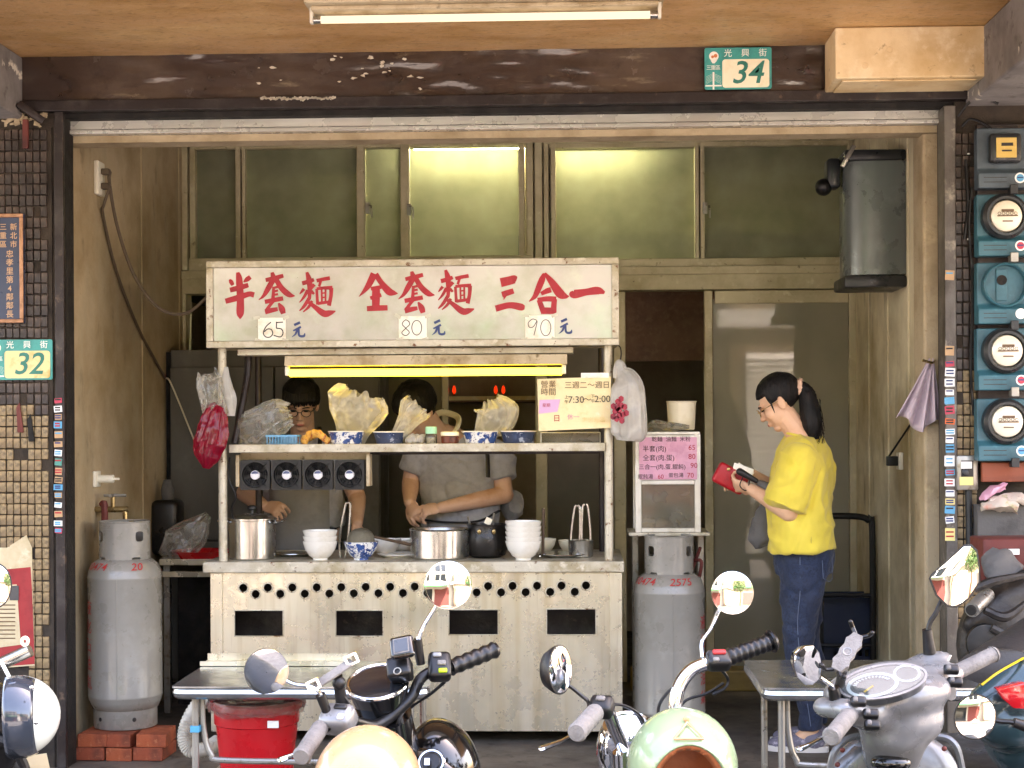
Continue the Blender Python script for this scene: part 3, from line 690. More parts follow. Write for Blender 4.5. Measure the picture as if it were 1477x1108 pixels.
sliding('sliding door with frosted grey pane behind the bent cook', 538, 648, 985, 'frost', YB + .045, 12)
sliding('sliding door with frosted brown pane behind the stall post', 771, 905, 985, 'frost', YB + .045, 20)
tag(MB().box((P(905, 0, 8.45).x, 8.42, 0.0), (XR - .02, YB - .06, .11)).build('door_step', 'wood_step', smooth=0, bevel=.01), 'low worn yellow step under the sliding door', 'step')

# ---- across the street, seen in the mirrors
ob = thing('street_building', 'tiled building across the street with green hoarding, seen only in the mirrors', 'building', (0, -9, 0))
MB().box((-12, -12, 0), (2.5, -9, 6.0)).build('wall', 'facade', ob, smooth=0)
MB().box((2.5, -12, 0), (12, -8.6, 4.4)).build('wall', 'facade_b', ob, smooth=0)
MB().prism([(-7, -9, 3.0), (-7, -7.6, 2.6), (-7, -7.6, 2.5), (-7, -9, 2.9)], (9, 0, 0)).build('awning', 'awning_green', ob, smooth=0)
MB().box((2.3, -8.62, 2.98), (4.1, -8.5, 3.26)).build('reflection_band', 'plate_white', ob, smooth=0)  # white band added to reflect as a bright strip in the door glass
MB().box((4.3, -8.62, 3.02), (9, -8.4, 3.3)).build('hoarding', 'awning_green', ob, smooth=0)
for k in range(24): MB().prism([(2.75, -8.6, .15 + .1 * k), (2.75, -8.5, .16 + .1 * k), (2.75, -8.58, .25 + .1 * k)], (1.9, 0, 0)).build('reflection_slat', 'plate_white', ob, smooth=0)  # slats added where the door glass reflects them as louvres
for i in range(6):
    x = -11.5 + 2.3 * i
    for z in (3.4, 4.8):
        wi = MB().box((x, -9.02, z), (x + 1.5, -8.98, z + 1.0)).build('window', 'dark_glass', ob, smooth=0)
        MB().box((x + .72, -9.03, z), (x + .78, -8.97, z + 1.0)).box((x - .05, -9.03, z - .06), (x + 1.55, -8.94, z)).build('window_frame', 'plate_white', wi, smooth=0)
    MB().box((x - .1, -9.03, .1), (x + 1.9, -8.985, 2.3)).build('shopfront', ('facade_dark', 'dark_glass', 'rust_red')[i % 3], ob, smooth=0)
for i in range(1, 3): MB().box((3.2 + 2.8 * i, -8.63, .1), (5.5 + 2.8 * i, -8.585, 2.2)).build('shopfront', ('dark_glass', 'facade_dark')[i % 2], ob, smooth=0)
def mirror_tree(x, label):
    t = thing('street_tree', label, 'tree', (x, -6.6, 0)); rr = random.Random(int(x * 10))
    MB().tube([V((x, -6.6, 0)), V((x + .05, -6.6, 1.4)), V((x, -6.6, 2.6))], [.1, .08, .05], 8).build('trunk', 'wood_dark', t)
    b = MB()
    for k in range(900):
        d = V((rr.gauss(0, 1), rr.gauss(0, 1), rr.gauss(0, 1))).normalized() * rr.random() ** .4
        c = V((x, -6.6, 3.1)) + V((d.x * 1.1, d.y * 1.0, d.z * 1.0)); M_ = rotm(rr.uniform(0, 180), rr.uniform(0, 180), 0)
        b.add([c + M_ @ V(p) for p in ((-.1, 0, 0), (0, -.05, .02), (.12, 0, 0), (0, .05, .02))], [(0, 1, 2, 3)])
    o = b.build('crown', 'foliage', t, smooth=0); o['kind'] = 'stuff'
mirror_tree(-3.2, 'small leafy tree across the street near the awning, seen only in mirrors')
mirror_tree(4.6, 'small leafy tree before the hoarding across the street, seen only in mirrors')
# ------------------------------------------------------------------ lamps of the place
lp = thing('ceiling_lamp', 'long fluorescent tube lamp with cream housing on the arcade ceiling', 'lamp', P(700, 0, 5.6))
a, b = P(443, 12, 5.6), P(957, 9, 5.6)
MB().box((a.x, 5.52, a.z - .002), (b.x, 5.68, ZC - .001)).build('housing', 'lamp_body', lp, bevel=.006, smooth=0)
MB().box((a.x + .02, 5.555, a.z - .018), (b.x - .02, 5.645, a.z - .003)).build('reflector', 'lamp_body', lp, bevel=.004, smooth=0)
c, d = P(453, 29, 5.6), P(948, 26, 5.6); d.z = c.z
MB().cyl(c, d, .0135, n=16).build('tube', 'tube_white', lp)
for q, sgn in ((c, -1), (d, 1)):
    h = MB().box(q + V((sgn * .002, -.014, -.014)), q + V((sgn * .014, .014, .06))).build('socket', 'socket_white', lp, bevel=.003)
    MB().cyl(q - V((sgn * .025, 0, 0)), q + V((sgn * .001, 0, 0)), .0139, n=16).build('end_cap', 'steel_clean', h)
lt = thing('loft_lamp', 'bare fluorescent tube shining behind the top of the transom windows', 'lamp', P(762, 205, 8.95))
c, d = P(597, 200, 8.9), P(922, 200, 8.9); d.z = c.z = 2.962
MB().box((c.x, 8.87, 2.99), (d.x, 8.93, 3.055)).build('housing', 'lamp_body', lt, smooth=0)
MB().cyl(c, d, .014).build('tube', 'tube_green', lt)
sl = thing('stall_lamp', 'glowing yellow fluorescent tube under the sign of the noodle stall', 'lamp', P(615, 530, 7.06))
a, b = P(413, 514, 7.06), P(818, 514, 7.06)
z = a.z; zt = P(615, 537, 7.06).z
MB().rings([[V((x, 7.02, z)), V((x, 7.13, z)), V((x, 7.145, z - .045)), V((x, 7.005, z - .045))] for x in (a.x, b.x)]).build('housing', 'lamp_body', sl, smooth=0, bevel=.003)
c, d = V((P(418, 537, 7.06).x, 7.06, zt)), V((P(810, 537, 7.06).x, 7.06, zt))
MB().cyl(c, d, .0165, n=20).build('tube', 'tube_yellow', sl)
for q, sg in ((c, -1), (d, 1)):
    MB().box(q + V((sg * .001, -.012, -.012)), q + V((sg * .02, .012, .03))).build('socket', 'socket_white', sl, bevel=.003)

# ------------------------------------------------------------------ noodle stall
YS = 7.0
st = thing('noodle_stall', 'stainless steel noodle stall with lettered sign box, open shelf and pierced front', 'food stall', P(597, 1074, 7.3))
cl, cr = P(293, 820, YS).x, P(900, 820, YS).x
zc1 = P(597, 810, YS).z; zc0 = P(597, 826, YS).z
bl, br = P(303, 900, YS).x + .005, P(896, 900, YS).x
zb0 = P(597, 1055, YS).z
MB().box((cl, YS - .012, zc0), (cr, YS + .68, zc1)).build('counter', 'steel_worn', st, smooth=0, bevel=.005)
o_ = V((bl, YS + .012, zb0)); sx = br - bl; sz = zc0 - zb0 - .001
def L2(px, py): q = P(px, py, YS + .01); return (q.x - bl, q.z - zb0)
loops = [rect(0, 0, sx, sz)]
HOL = [(351 + 35.3 * i, 848 - .25 * i) for i in range(15)] + [(368.8 + 35.4 * i, 857 - .25 * i) for i in range(14)]
for hx, hy in HOL: q = L2(hx, hy); loops.append(circle(q[0], q[1], .0185, 18))
SLT = [(339, 881, 408, 917), (485, 881, 552, 917), (648, 880, 718, 915), (789, 879, 859, 915)]
for x0, y0, x1, y1 in SLT:
    a, b = L2(x0, y1), L2(x1, y0); loops.append(rect(a[0], a[1], b[0], b[1]))
fp = MB().plate(loops, o_, (1, 0, 0), (0, 0, 1), .003).build('front_panel', 'steel', st, smooth=30)
t0 = None
for hx, hy in HOL:
    q = P(hx, hy, YS + .009)
    if t0 is None:
        q0 = q.copy(); t0 = MB().torus(q, (0, 1, 0), .0205, .0034, n=20, k=6).build('hole_rim', 'steel_worn', fp)
    else: child(fp, t0, q - q0)
for x0, y0, x1, y1 in SLT:
    a, b = P(x0, y0, YS + .009), P(x1, y1, YS + .009)
    m = MB(); w_ = .004
    m.box((a.x - w_, YS + .004, a.z), (b.x + w_, YS + .0095, a.z + w_)).box((a.x - w_, YS + .004, b.z - w_), (b.x + w_, YS + .0095, b.z)).box((a.x - w_, YS + .0045, b.z), (a.x, YS + .0095, a.z)).box((b.x, YS + .0045, b.z), (b.x + w_, YS + .0095, a.z))
    m.build('slot_rim', 'steel_worn', fp, smooth=0)
for x in (bl - .004, br - .05):
    MB().box((x, YS + .002, zb0 - .004), (x + .054, YS + .0095, zc0 - .001)).build('corner_trim', 'steel', st, smooth=0, bevel=.002)
m = MB().box((bl, YS + .016, zb0), (bl + .004, YS + .64, zc0)).box((br - .004, YS + .016, zb0), (br, YS + .64, zc0)).box((bl + .004, YS + .64, zb0), (br - .004, YS + .644, zc0)).box((bl + .004, YS + .016, zb0), (br - .004, YS + .64, zb0 + .003))
m.build('cabinet_shell', 'steel', st, smooth=0)
MB().box((bl + .01, YS + .25, zb0 + .01), (br - .01, YS + .26, zc0 - .01)).build('inner_screen', 'dark_iron', st, smooth=0)
for x in (bl + .03, br - .07):
    for y in (YS + .05, YS + .58): MB().box((x, y, .0), (x + .04, y + .04, zb0)).build('leg', 'dark_iron', st, smooth=0)
# uprights
zs_b = P(597, 500, YS).z
for px in (321, 878):
    x = P(px, 700, 7.04).x
    MB().cyl((x, 7.045, zc1), (x, 7.045, zs_b + .01), .0195, n=14).build('upright', 'steel_worn', st)
    MB().cyl((x + (.06 if px < 600 else -.02), 7.55, zc1), (x + (.06 if px < 600 else -.02), 7.55, zs_b + .1), .016, n=12).build('rear_upright', 'dark_iron', st)
MB().tube(spline([P(358, 503, 7.16), P(357, 540, 7.15), P(348, 590, 7.1), P(338, 640, 7.07)], 5), .017, 8).build('brace', 'dark_iron', st)
# shelf
a, b = P(330, 640, 7.02), P(873, 652, 7.02); zsh = P(600, 641, 7.02).z
sh = MB().box((a.x, 7.02, zsh - .034), (b.x, 7.03, zsh + .003)).box((a.x, 7.0305, zsh - .012), (b.x, 7.30, zsh)).build('shelf', 'steel_worn', st, smooth=0, bevel=.003)
MB().box((a.x + .03, 7.295, zsh - .05), (b.x - .02, 7.31, zsh - .013)).build('shelf_rail', 'dark_iron', st, smooth=0)
# sign box
sa, sb = P(297, 374, 6.97), P(893, 500, 6.97)
zs1, zs0 = P(597, 374, 6.97).z, P(597, 500, 6.97).z
fw = .03
sg = MB().box((sa.x + .004, 6.985, zs0 + .004), (sb.x - .004, 7.30, zs1 - .004)).build('sign_box', 'steel_worn', st, smooth=0)
for bx in (((sa.x, 6.965, zs1 - fw), (sb.x, 7.0, zs1)), ((sa.x, 6.965, zs0), (sb.x, 7.0, zs0 + fw)), ((sa.x, 6.966, zs0 + fw), (sa.x + fw, 7.0, zs1 - fw)), ((sb.x - fw, 6.966, zs0 + fw), (sb.x, 7.0, zs1 - fw))):
    MB().box(*bx).build('sign_frame', 'steel_worn', sg, smooth=0, bevel=.003)
MB().box((sa.x + fw + .001, 6.978, zs0 + fw + .001), (sb.x - fw - .001, 6.984, zs1 - fw - .001)).build('sign_face', 'sign_face', sg, smooth=0)
MB().box((sa.x + .12, 7.05, zs0 - .03), (sb.x - .2, 7.16, zs0 - .002)).build('lamp_rail', 'steel_worn', st, smooth=0, bevel=.003)
YT = 6.9765
def TR(ox, oy, dx=0, dy=0): return lambda x, y: P(ox + x / 7.774 + dx, oy + y / 7.774 + dy, YT)
BAN = [[(255, 100, 30), (272, 180, 60), (285, 400, 66), (283, 560, 68), (283, 624, 8)], [(162, 182, 16), (180, 205, 40), (202, 245, 30)], [(398, 152, 40), (360, 180, 44), (320, 210, 12)], [(168, 300, 46), (270, 275, 50), (375, 243, 42)], [(118, 425, 48), (250, 388, 56), (380, 345, 48), (440, 355, 50)]]
TAO = [[(640, 100, 30), (662, 180, 60)], [(568, 188, 36), (670, 165, 42), (768, 138, 36)], [(655, 180, 50), (595, 285, 50), (545, 365, 30), (488, 412, 4)], [(680, 170, 44), (745, 275, 52), (830, 350, 52), (898, 366, 6)], [(658, 262, 26), (655, 330, 28), (650, 400, 34)], [(660, 275, 22), (712, 262, 24)], [(660, 315, 20), (708, 304, 22)], [(660, 354, 20), (708, 345, 22)], [(560, 432, 40), (660, 412, 42), (765, 392, 40)], [(655, 425, 30), (610, 480, 30), (575, 535, 38)], [(562, 545, 46), (640, 525, 44), (705, 512, 36)], [(712, 445, 16), (748, 505, 56), (768, 565, 44)]]
MIAN = [[(1030, 98, 26), (1055, 180, 52), (1062, 270, 44), (1060, 400, 30)], [(978, 225, 40), (1050, 205, 40), (1112, 182, 34)], [(1000, 285, 30), (975, 315, 24), (950, 345, 8)], [(1115, 235, 34), (1085, 275, 26), (1070, 300, 16)], [(1040, 300, 30), (1000, 375, 26), (948, 438, 8)], [(1080, 310, 30), (1112, 345, 22)], [(1060, 385, 34), (1000, 480, 30), (948, 532, 10)], [(1090, 420, 26), (1050, 490, 26), (990, 545, 10)], [(1030, 420, 26), (1110, 480, 40), (1220, 562, 62), (1290, 555, 50), (1352, 535, 10)],
        [(1140, 195, 34), (1215, 178, 34), (1290, 165, 36)], [(1190, 185, 26), (1168, 260, 24)], [(1140, 285, 26), (1145, 360, 26), (1152, 462, 30)], [(1140, 285, 28), (1230, 275, 30), (1318, 275, 40)], [(1305, 275, 38), (1300, 370, 34), (1278, 475, 38)], [(1150, 450, 30), (1280, 432, 28)], [(1196, 285, 18), (1200, 440, 18)], [(1240, 280, 18), (1240, 440, 18)], [(1196, 335, 14), (1240, 330, 14)], [(1198, 385, 14), (1240, 380, 14)]]
QUAN = [[(270, 115, 66), (212, 235, 58), (160, 308, 36), (98, 374, 4)], [(285, 120, 50), (352, 220, 52), (432, 312, 70), (490, 332, 46), (535, 338, 6)], [(232, 285, 36), (350, 265, 36)], [(292, 262, 70), (290, 370, 74), (288, 490, 70)], [(225, 390, 34), (350, 355, 36)], [(188, 508, 48), (300, 502, 52), (420, 498, 50)]]
SAN = [[(172, 216, 84), (260, 196, 80), (330, 178, 74), (352, 182, 36)], [(186, 350, 50), (250, 330, 54), (318, 308, 50)], [(225, 350, 36), (206, 410, 4)], [(115, 508, 60), (270, 470, 58), (400, 490, 66), (442, 495, 36)]]
HE = [[(655, 110, 16), (640, 170, 56), (600, 270, 58), (555, 370, 44), (490, 428, 8)], [(665, 110, 26), (745, 210, 62), (835, 335, 84), (900, 368, 50), (940, 368, 6)], [(625, 342, 34), (690, 310, 50), (738, 295, 50)], [(600, 408, 44), (628, 480, 50), (655, 560, 46)], [(585, 410, 40), (700, 398, 48), (795, 402, 50)], [(775, 400, 50), (768, 480, 52), (765, 550, 56)], [(640, 530, 62), (795, 532, 58)]]
YI = [[(968, 310, 20), (990, 345, 80), (1130, 322, 64), (1260, 305, 72), (1338, 330, 26)]]
YUAN = [[(888, 692, 26), (955, 662, 26)], [(878, 756, 16), (965, 712, 24)], [(925, 735, 24), (905, 790, 20), (862, 828, 4)], [(940, 735, 18), (942, 800, 22), (965, 818, 24), (1000, 812, 24), (1008, 782, 8)]]
def letter(name, strokes, tr, m='sign_red'):
    b = MB()
    for s_ in strokes: b.stroke(s_, tr, 1.22 if m == 'sign_red' else 1.1)
    for i, p in enumerate(b.v): p.y -= .00012 * (i % 7)
    return b.build(name, m, sg, smooth=0)
letter('lettering', BAN, TR(310, 380)); letter('lettering', TAO, TR(310, 380)); letter('lettering', MIAN, TR(310, 380))
letter('lettering', QUAN, TR(505, 380)); letter('lettering', TAO, TR(310, 380, 201.5, -1.3)); letter('lettering', MIAN, TR(310, 380, 200.1, -3.2))
letter('lettering', SAN, TR(700, 380)); letter('lettering', HE, TR(700, 380)); letter('lettering', YI, TR(700, 380))
for dx, dy in ((0, 0), (202, -3), (385, -5)): letter('lettering', YUAN, TR(310, 380, dx, dy), 'ink_blue')
def elli(cx, cy, rx, ry, w_): return [(cx + rx * math.sin(2 * math.pi * i / 14), cy - ry * math.cos(2 * math.pi * i / 14), w_) for i in range(15)]
W = 12
PRI = [((310, 380), (484, 612, 796, 862), [[(630, 660, W), (575, 710, W), (545, 780, W), (572, 825, W), (622, 825, W), (650, 785, W), (632, 742, W), (590, 738, W), (555, 768, W)], [(692, 655, W), (690, 725, W)], [(690, 664, W), (765, 660, W)], [(690, 728, W), (748, 738, W), (765, 785, W), (735, 825, W), (660, 808, W)]]),
       ((505, 380), (545, 592, 860, 850), [[(665, 655, 9), (622, 635, 9), (585, 680, 9), (625, 728, 9), (665, 775, 9), (625, 810, 9), (580, 780, 9), (625, 728, 9), (668, 685, 9), (655, 645, 9)], elli(748, 722, 55, 82, 9)]),
       ((700, 380), (448, 585, 776, 848), [[(580, 640, 8), (530, 625, 8), (482, 668, 8), (495, 716, 8), (540, 710, 8), (580, 645, 8), (570, 710, 8), (545, 808, 8)], elli(678, 722, 57, 90, 8)])]
for (ox, oy), (x0, y0, x1, y1), sts in PRI:
    tr = TR(ox, oy); a, b = tr(x0, y0), tr(x1, y1)
    pp = MB().box((a.x, 6.9735, b.z), (b.x, 6.9775, a.z)).build('price_card', 'paper_white', sg, smooth=0)
    tp = MB()
    for cx, cz in ((a.x, a.z), (b.x, a.z), (a.x, b.z), (b.x, b.z)): tp.obox((cx + rs.uniform(-.006, .006), 6.9725, cz), (.028, .0006, .014), rotm(0, rs.uniform(-30, 30), 0))
    b_ = MB()
    for s_ in sts: b_.stroke(s_, tr)
    for p in b_.v: p.y = 6.9728
    b_.build('digits', 'ink_black', pp, smooth=0); tp.build('sticky_tape', 'tape', pp, smooth=0)

# four fans on a bracket under the shelf
fb = MB(); a, b = P(344, 660, 7.12), P(532, 664, 7.12)
fb.box((a.x, 7.155, a.z - .012), (b.x, 7.168, a.z + .03)).box((a.x - .004, 7.075, a.z - .13), (a.x + .012, 7.16, a.z + .012)).box((b.x - .006, 7.075, a.z - .13), (b.x + .01, 7.16, a.z + .012))
fb.build('fan_bracket', 'lamp_body', st, smooth=0, bevel=.002)
fz = P(440, 685, 7.1).z; ORD = ['first', 'second', 'third', 'fourth']
for i in range(4):
    c = V((P(369 + 45.3 * i, 685, 7.1).x, 7.10, fz))
    f = thing('cooling_fan', f'square black cooling fan with white hub, {ORD[i]} from the stock pot end of the row', 'fan', c, 'fans in a row under the shelf')
    h = .0665
    MB().plate([rrect(-h, -h, h, h, .008), circle(0, 0, .058, 28)], c + V((0, -.018, 0)), (1, 0, 0), (0, 0, 1), .006).plate([rrect(-h, -h, h, h, .008), circle(0, 0, .0585, 28)], c + V((0, .012, 0)), (1, 0, 0), (0, 0, 1), .006).plate([circle(0, 0, .062, 28), circle(0, 0, .0583, 28)], c + V((0, -.003, 0)), (1, 0, 0), (0, 0, 1), .028).build('housing', 'black_plastic', f, smooth=30)
    g = MB()
    for rr_ in (.03, .04, .05): g.torus(c + V((0, -.022, 0)), (0, 1, 0), rr_, .0014, n=24, k=5)
    for k in range(4):
        an = math.pi / 4 + k * math.pi / 2; g.cyl(c + V((.02 * math.cos(an), -.022, .02 * math.sin(an))), c + V((.075 * math.cos(an), -.022, .075 * math.sin(an))), .0014, n=5)
    g.build('finger_guard', 'black_plastic', f)
    MB().lathe([(.061, 0), (.06, .002)], c + V((0, .016, 0)), (0, 1, 0), 24).build('light_block_disc', 'black_plastic', f)  # disc added to keep light from behind off the blades
    hb = MB().lathe([(.021, 0), (.021, .014), (.018, .017)], c + V((0, -.004, 0)), (0, -1, 0), 20).build('hub', 'fan_hub', f)
    MB().plate([[(.017 * math.cos(R(q)), .017 * math.sin(R(q))) for q in range(20, 165, 12)]], c + V((0, -.0216, .001)), (1, 0, 0), (0, 0, 1), .0004).build('hub_print', 'fan_hub_blue', hb, smooth=0)
    for k in range(7):
        an = 2 * math.pi * k / 7; d1 = V((math.cos(an), 0, math.sin(an))); d2 = V((math.cos(an + .5), 0, math.sin(an + .5)))
        MB().rings([[c + d1 * .02 + V((0, -.01, 0)), c + d1 * .02 + V((0, -.008, 0)), c + d2 * .022 + V((0, .01, 0)), c + d2 * .022 + V((0, .008, 0))], [c + d1 * .056 + V((0, -.01, 0)), c + d1 * .056 + V((0, -.008, 0)), c + d2 * .056 + V((0, .01, 0)), c + d2 * .056 + V((0, .008, 0))]]).build('blade', 'black_plastic', f, smooth=0)
tag(MB().tube(spline([P(331, 660, 7.09), P(330, 690, 7.06), P(340, 715, 7.06), P(334, 735, 7.08), P(341, 760, 7.1)], 6), .005, 6).build('power_lead', 'black_plastic'), 'thin black lead hanging from the fan bracket beside the upright', 'cable')

# hours notice
hn = thing('hours_notice', 'cream handwritten opening-hours notice taped beside the stall post', 'notice', P(828, 620, 6.99))
a, b = P(775, 546, 7.0), P(881, 620, 7.0)
MB().prism([P(775, 547, 6.995), P(881, 543, 7.0), P(882, 617, 6.995), P(777, 622, 6.99)], (0, .002, 0)).build('sheet', 'paper_cream', hn, smooth=0)
MB().box(P(838, 538, 6.99), P(878, 545, 6.992)).build('strip', 'paper_white', hn, smooth=0)
MB().prism([P(778, 577, 6.991), P(808, 576, 6.991), P(804, 594, 6.99), P(777, 597, 6.99)], (0, .001, 0)).build('patch', 'paper_purple', hn, smooth=0)
tm = MB(); X, Z = (1, 0, 0), (0, 0, 1)
for tx, px, py, sz_, m in (('營業', 791, 555, .038, 'ink_brown'), ('時間', 791, 566, .038, 'ink_brown'), ('三週二～週日', 847, 556, .037, 'ink_brown'), ('7:30', 831, 577, .046, 'ink_black'), ('～', 847, 577, .04, 'ink_black'), ('2:00', 869, 576, .046, 'ink_black'), ('上', 817, 573, .02, 'ink_black'), ('午', 817, 580, .02, 'ink_black'), ('下', 855, 572, .02, 'ink_black'), ('午', 855, 579, .02, 'ink_black'), ('星期', 788, 585, .02, 'ink_red'), ('日', 803, 604, .036, 'ink_red'), ('休一', 827, 602, .03, 'paper_pink'), ('謝謝光臨', 856, 606, .028, 'plate_cream_old')):
    MB().text(tx, P(px, py, 6.9895), X, Z, sz_ * .9).build('writing', m, hn, smooth=0)
# ------------------------------------------------------------------ wares on the stall
def sack(pts, radii, m, name, label, cat, flat=.7, amp=.012, freq=16, seed=1, parent=None, n=26, group=None, caps=False, k=7, ruffle=0.):
    q = spline(pts, k + 3); n = 72
    b = MB().tube(q, radii, n, caps=False, flat=flat, hint=(1, 0, 0)); m_ = len(q); out = []
    for i_ in range(m_):
        t = i_ / (m_ - 1); ax = q[i_]; tan = (q[min(i_ + 1, m_ - 1)] - q[max(i_ - 1, 0)]).normalized()
        for j_ in range(n):
            p = b.v[i_ * n + j_]; th = 6.2832 * j_ / n; d = p - ax
            w1 = mnoise.noise(V((math.cos(th) * 2.1, math.sin(th) * 2.1, t * 1.1)) + V((seed * 3.7, 0, 0))); w2 = 1 - 2.6 * abs(mnoise.noise(V((math.cos(th) * 3.4, math.sin(th) * 3.4, t * 1.6)) + V((0, seed * 2.3, 0))))
            w3 = mnoise.noise(V((math.cos(th) * 8, math.sin(th) * 8, t * 3 + seed)))
            g = 1 + amp * 22 * (w1 * .9 + w2 * .55 + w3 * .25) * (.35 + .65 * t)
            rag = ruffle * 2.2 * (mnoise.noise(V((math.cos(th) * 3, math.sin(th) * 3, seed * 5))) + .5 * mnoise.noise(V((th * 6, 0, seed)))) * max(0, (t - .55) / .45)
            out.append(ax + d * g + tan * rag + mnoise.noise_vector(p * 11 + V((seed, 0, 0))) * amp * .5)
    b.v = out
    if caps: b.f.append(tuple(reversed(range(n)))); b.f.append(tuple(range(len(b.v) - n, len(b.v))))
    o = b.build(name, m, parent, smooth=50)
    if parent is None: tag(o, label, cat, group)
    return o
def bowl_geo(b, c, R0, h, th=.004, foot=.42, n=28):
    c = V(c); f = R0 * foot
    return b.lathe([(f * .85, .004), (f, 0), (f, .008), (R0 * .62, h * .22), (R0 * .86, h * .55), (R0 * .97, h * .88), (R0, h), (R0 - th, h), (R0 * .92, h * .8), (R0 * .8, h * .5), (R0 * .5, h * .22), (.002, h * .16)], c, n=n)
def on_shelf(px, y=7.12): return V((P(px, 641, y).x, y, zsh))
def on_counter(px, y=7.12): return V((P(px, 811, y).x, y, zc1))

BG = 'bags and bowls on the shelf'
sack([P(338, 640, 7.10), P(358, 622, 7.10), P(383, 608, 7.1), P(402, 600, 7.11), P(418, 596, 7.12)], [.015, .085, .075, .075, .045], 'bag_clear', 'plastic_bag', 'clear crumpled plastic bag lying by the stock pot end of the shelf', 'plastic bag', .6, .014, 18, 1, ruffle=.012)
sack([P(508, 640, 7.13), P(510, 620, 7.13), P(514, 600, 7.12), P(519, 582, 7.12), P(524, 568, 7.12)], [.05, .07, .105, .125, .10], 'bag_cream', 'plastic_bag', 'puffed cream plastic bag rising from a blue and white bowl', 'plastic bag', .5, .016, 17, 2, ruffle=.015)
sack([P(568, 640, 7.10), P(578, 622, 7.10), P(588, 607, 7.1), P(598, 592, 7.1), P(604, 585, 7.1)], [.03, .035, .045, .066, .062], 'bag_cream', 'plastic_bag', 'narrow cream plastic bag leaning in front of the bent cook', 'plastic bag', .6, .012, 19, 3, ruffle=.012)
sack([P(698, 640, 7.13), P(700, 622, 7.13), P(712, 606, 7.12), P(716, 590, 7.12), P(710, 577, 7.12)], [.035, .045, .082, .085, .035], 'bag_cream', 'plastic_bag', 'pale twisted plastic bag in the bowl below the red lamps', 'plastic bag', .55, .014, 18, 4, ruffle=.012)
def tub(px, R0, h, m, label, y=7.12, food=None):
    c = on_shelf(px, y); t = thing('bowl', label, 'bowl', c, BG)
    b = MB().lathe([(R0 * .78, .002), (R0 * .82, 0), (R0 * .93, h * .6), (R0, h * .93), (R0 * 1.03, h), (R0 * .98, h), (R0 * .9, h * .6), (.002, h * .5)], c, n=30).build('shell', m, t)
    MB().torus(c + V((0, 0, h)), (0, 0, 1), R0 * 1.01, .003, 30, 6).build('rim', 'white_ceramic', t)
    return t
tub(500, .082, .058, 'blue_pattern', 'blue and white patterned bowl holding the biggest cream bag')
tub(563, .075, .055, 'dark_pattern', 'dark blue patterned bowl in front of the bent cook')
tub(693, .082, .055, 'blue_pattern', 'striped blue and white bowl on the shelf, next to the brown sauce jar')
tub(748, .08, .055, 'dark_pattern', 'blue rimmed bowl on the shelf beside the hours notice')
c = on_shelf(409, 7.1)
bk = thing('basket', 'small sky-blue plastic basket on the stall shelf', 'basket', c)
b = MB(); w_ = .064
b.box(c + V((-w_, -.05, 0)), c + V((w_, .05, .004))).box(c + V((-w_ - .006, -.056, .036)), c + V((w_ + .006, -.05, .044))).box(c + V((-w_ - .006, .05, .036)), c + V((w_ + .006, .056, .044))).box(c + V((-w_ - .006, -.05, .036)), c + V((-w_, .05, .044))).box(c + V((w_, -.05, .036)), c + V((w_ + .006, .05, .044)))
b.build('rim', 'basket_blue', bk, smooth=0)
for i in range(11):
    x = -w_ + 2 * w_ * i / 10
    MB().box(c + V((x - .002, -.054, .004)), c + V((x + .002, -.051, .036))).build('slat', 'basket_blue', bk, smooth=0)
    MB().box(c + V((x - .002, .051, .004)), c + V((x + .002, .054, .036))).build('slat', 'basket_blue', bk, smooth=0)
b = MB()
for k in range(9):
    c = on_shelf(440 + 4 * k + rs.uniform(-2, 2), 7.1 + rs.uniform(-.03, .03)) + V((0, 0, .02 + .03 * math.sin(k * .4))); b.ell(c, (.022, .018, .016), rotm(rs.uniform(0, 90), rs.uniform(0, 90), 0), 10, 7)
tag(b.crumple(.006, 40, 3).build('fritters', 'food'), 'heap of golden fried food on the shelf under the spectacled cook', 'food')
b = MB()
for k in range(6): b.ell(on_shelf(590 + 4 * k, 7.09 + rs.uniform(-.02, .02)) + V((0, 0, .02 + .008 * (k % 2))), (.02, .018, .018), None, 10, 7)
tag(b.crumple(.005, 40, 5).build('vegetable_bag', 'bag_white'), 'small white bag of vegetables beside the green-capped jar', 'bag')
c = on_shelf(622, 7.08); j = thing('jar', 'small clear jar with mint green cap on the shelf', 'jar', c)
MB().lathe([(.024, 0), (.026, .004), (.026, .04), (.022, .046)], c, n=20).build('glass', 'case_glass', j); MB().lathe([(.0245, .046), (.026, .048), (.026, .074), (.023, .078)], c, n=20).build('cap', 'mint_cap', j)
MB().lathe([(.021, .003), (.022, .03)], c, n=16).build('contents', 'tub_plastic', j)
c = on_shelf(649, 7.08); j = thing('jar', 'squat jar of brown sauce with white lid on the shelf', 'jar', c)
MB().lathe([(.034, 0), (.039, .006), (.04, .032), (.037, .036)], c, n=22).build('glass', 'sauce', j); MB().lathe([(.039, .036), (.041, .038), (.041, .052), (.036, .055)], c, n=22).build('lid', 'plate_cream', j)
a, b2 = on_shelf(780, 7.15), on_shelf(866, 7.15)
dc = thing('glass_tray', 'shallow glass-fronted tray behind the hours notice', 'tray', (a + b2) / 2)
MB().box(a + V((0, -.06, 0)), b2 + V((0, .12, .05))).build('box', 'case_frame', dc, smooth=0, bevel=.003)
MB().box(a + V((.004, -.064, .004)), b2 + V((-.004, -.061, .046))).build('pane', 'case_glass', dc, smooth=0)

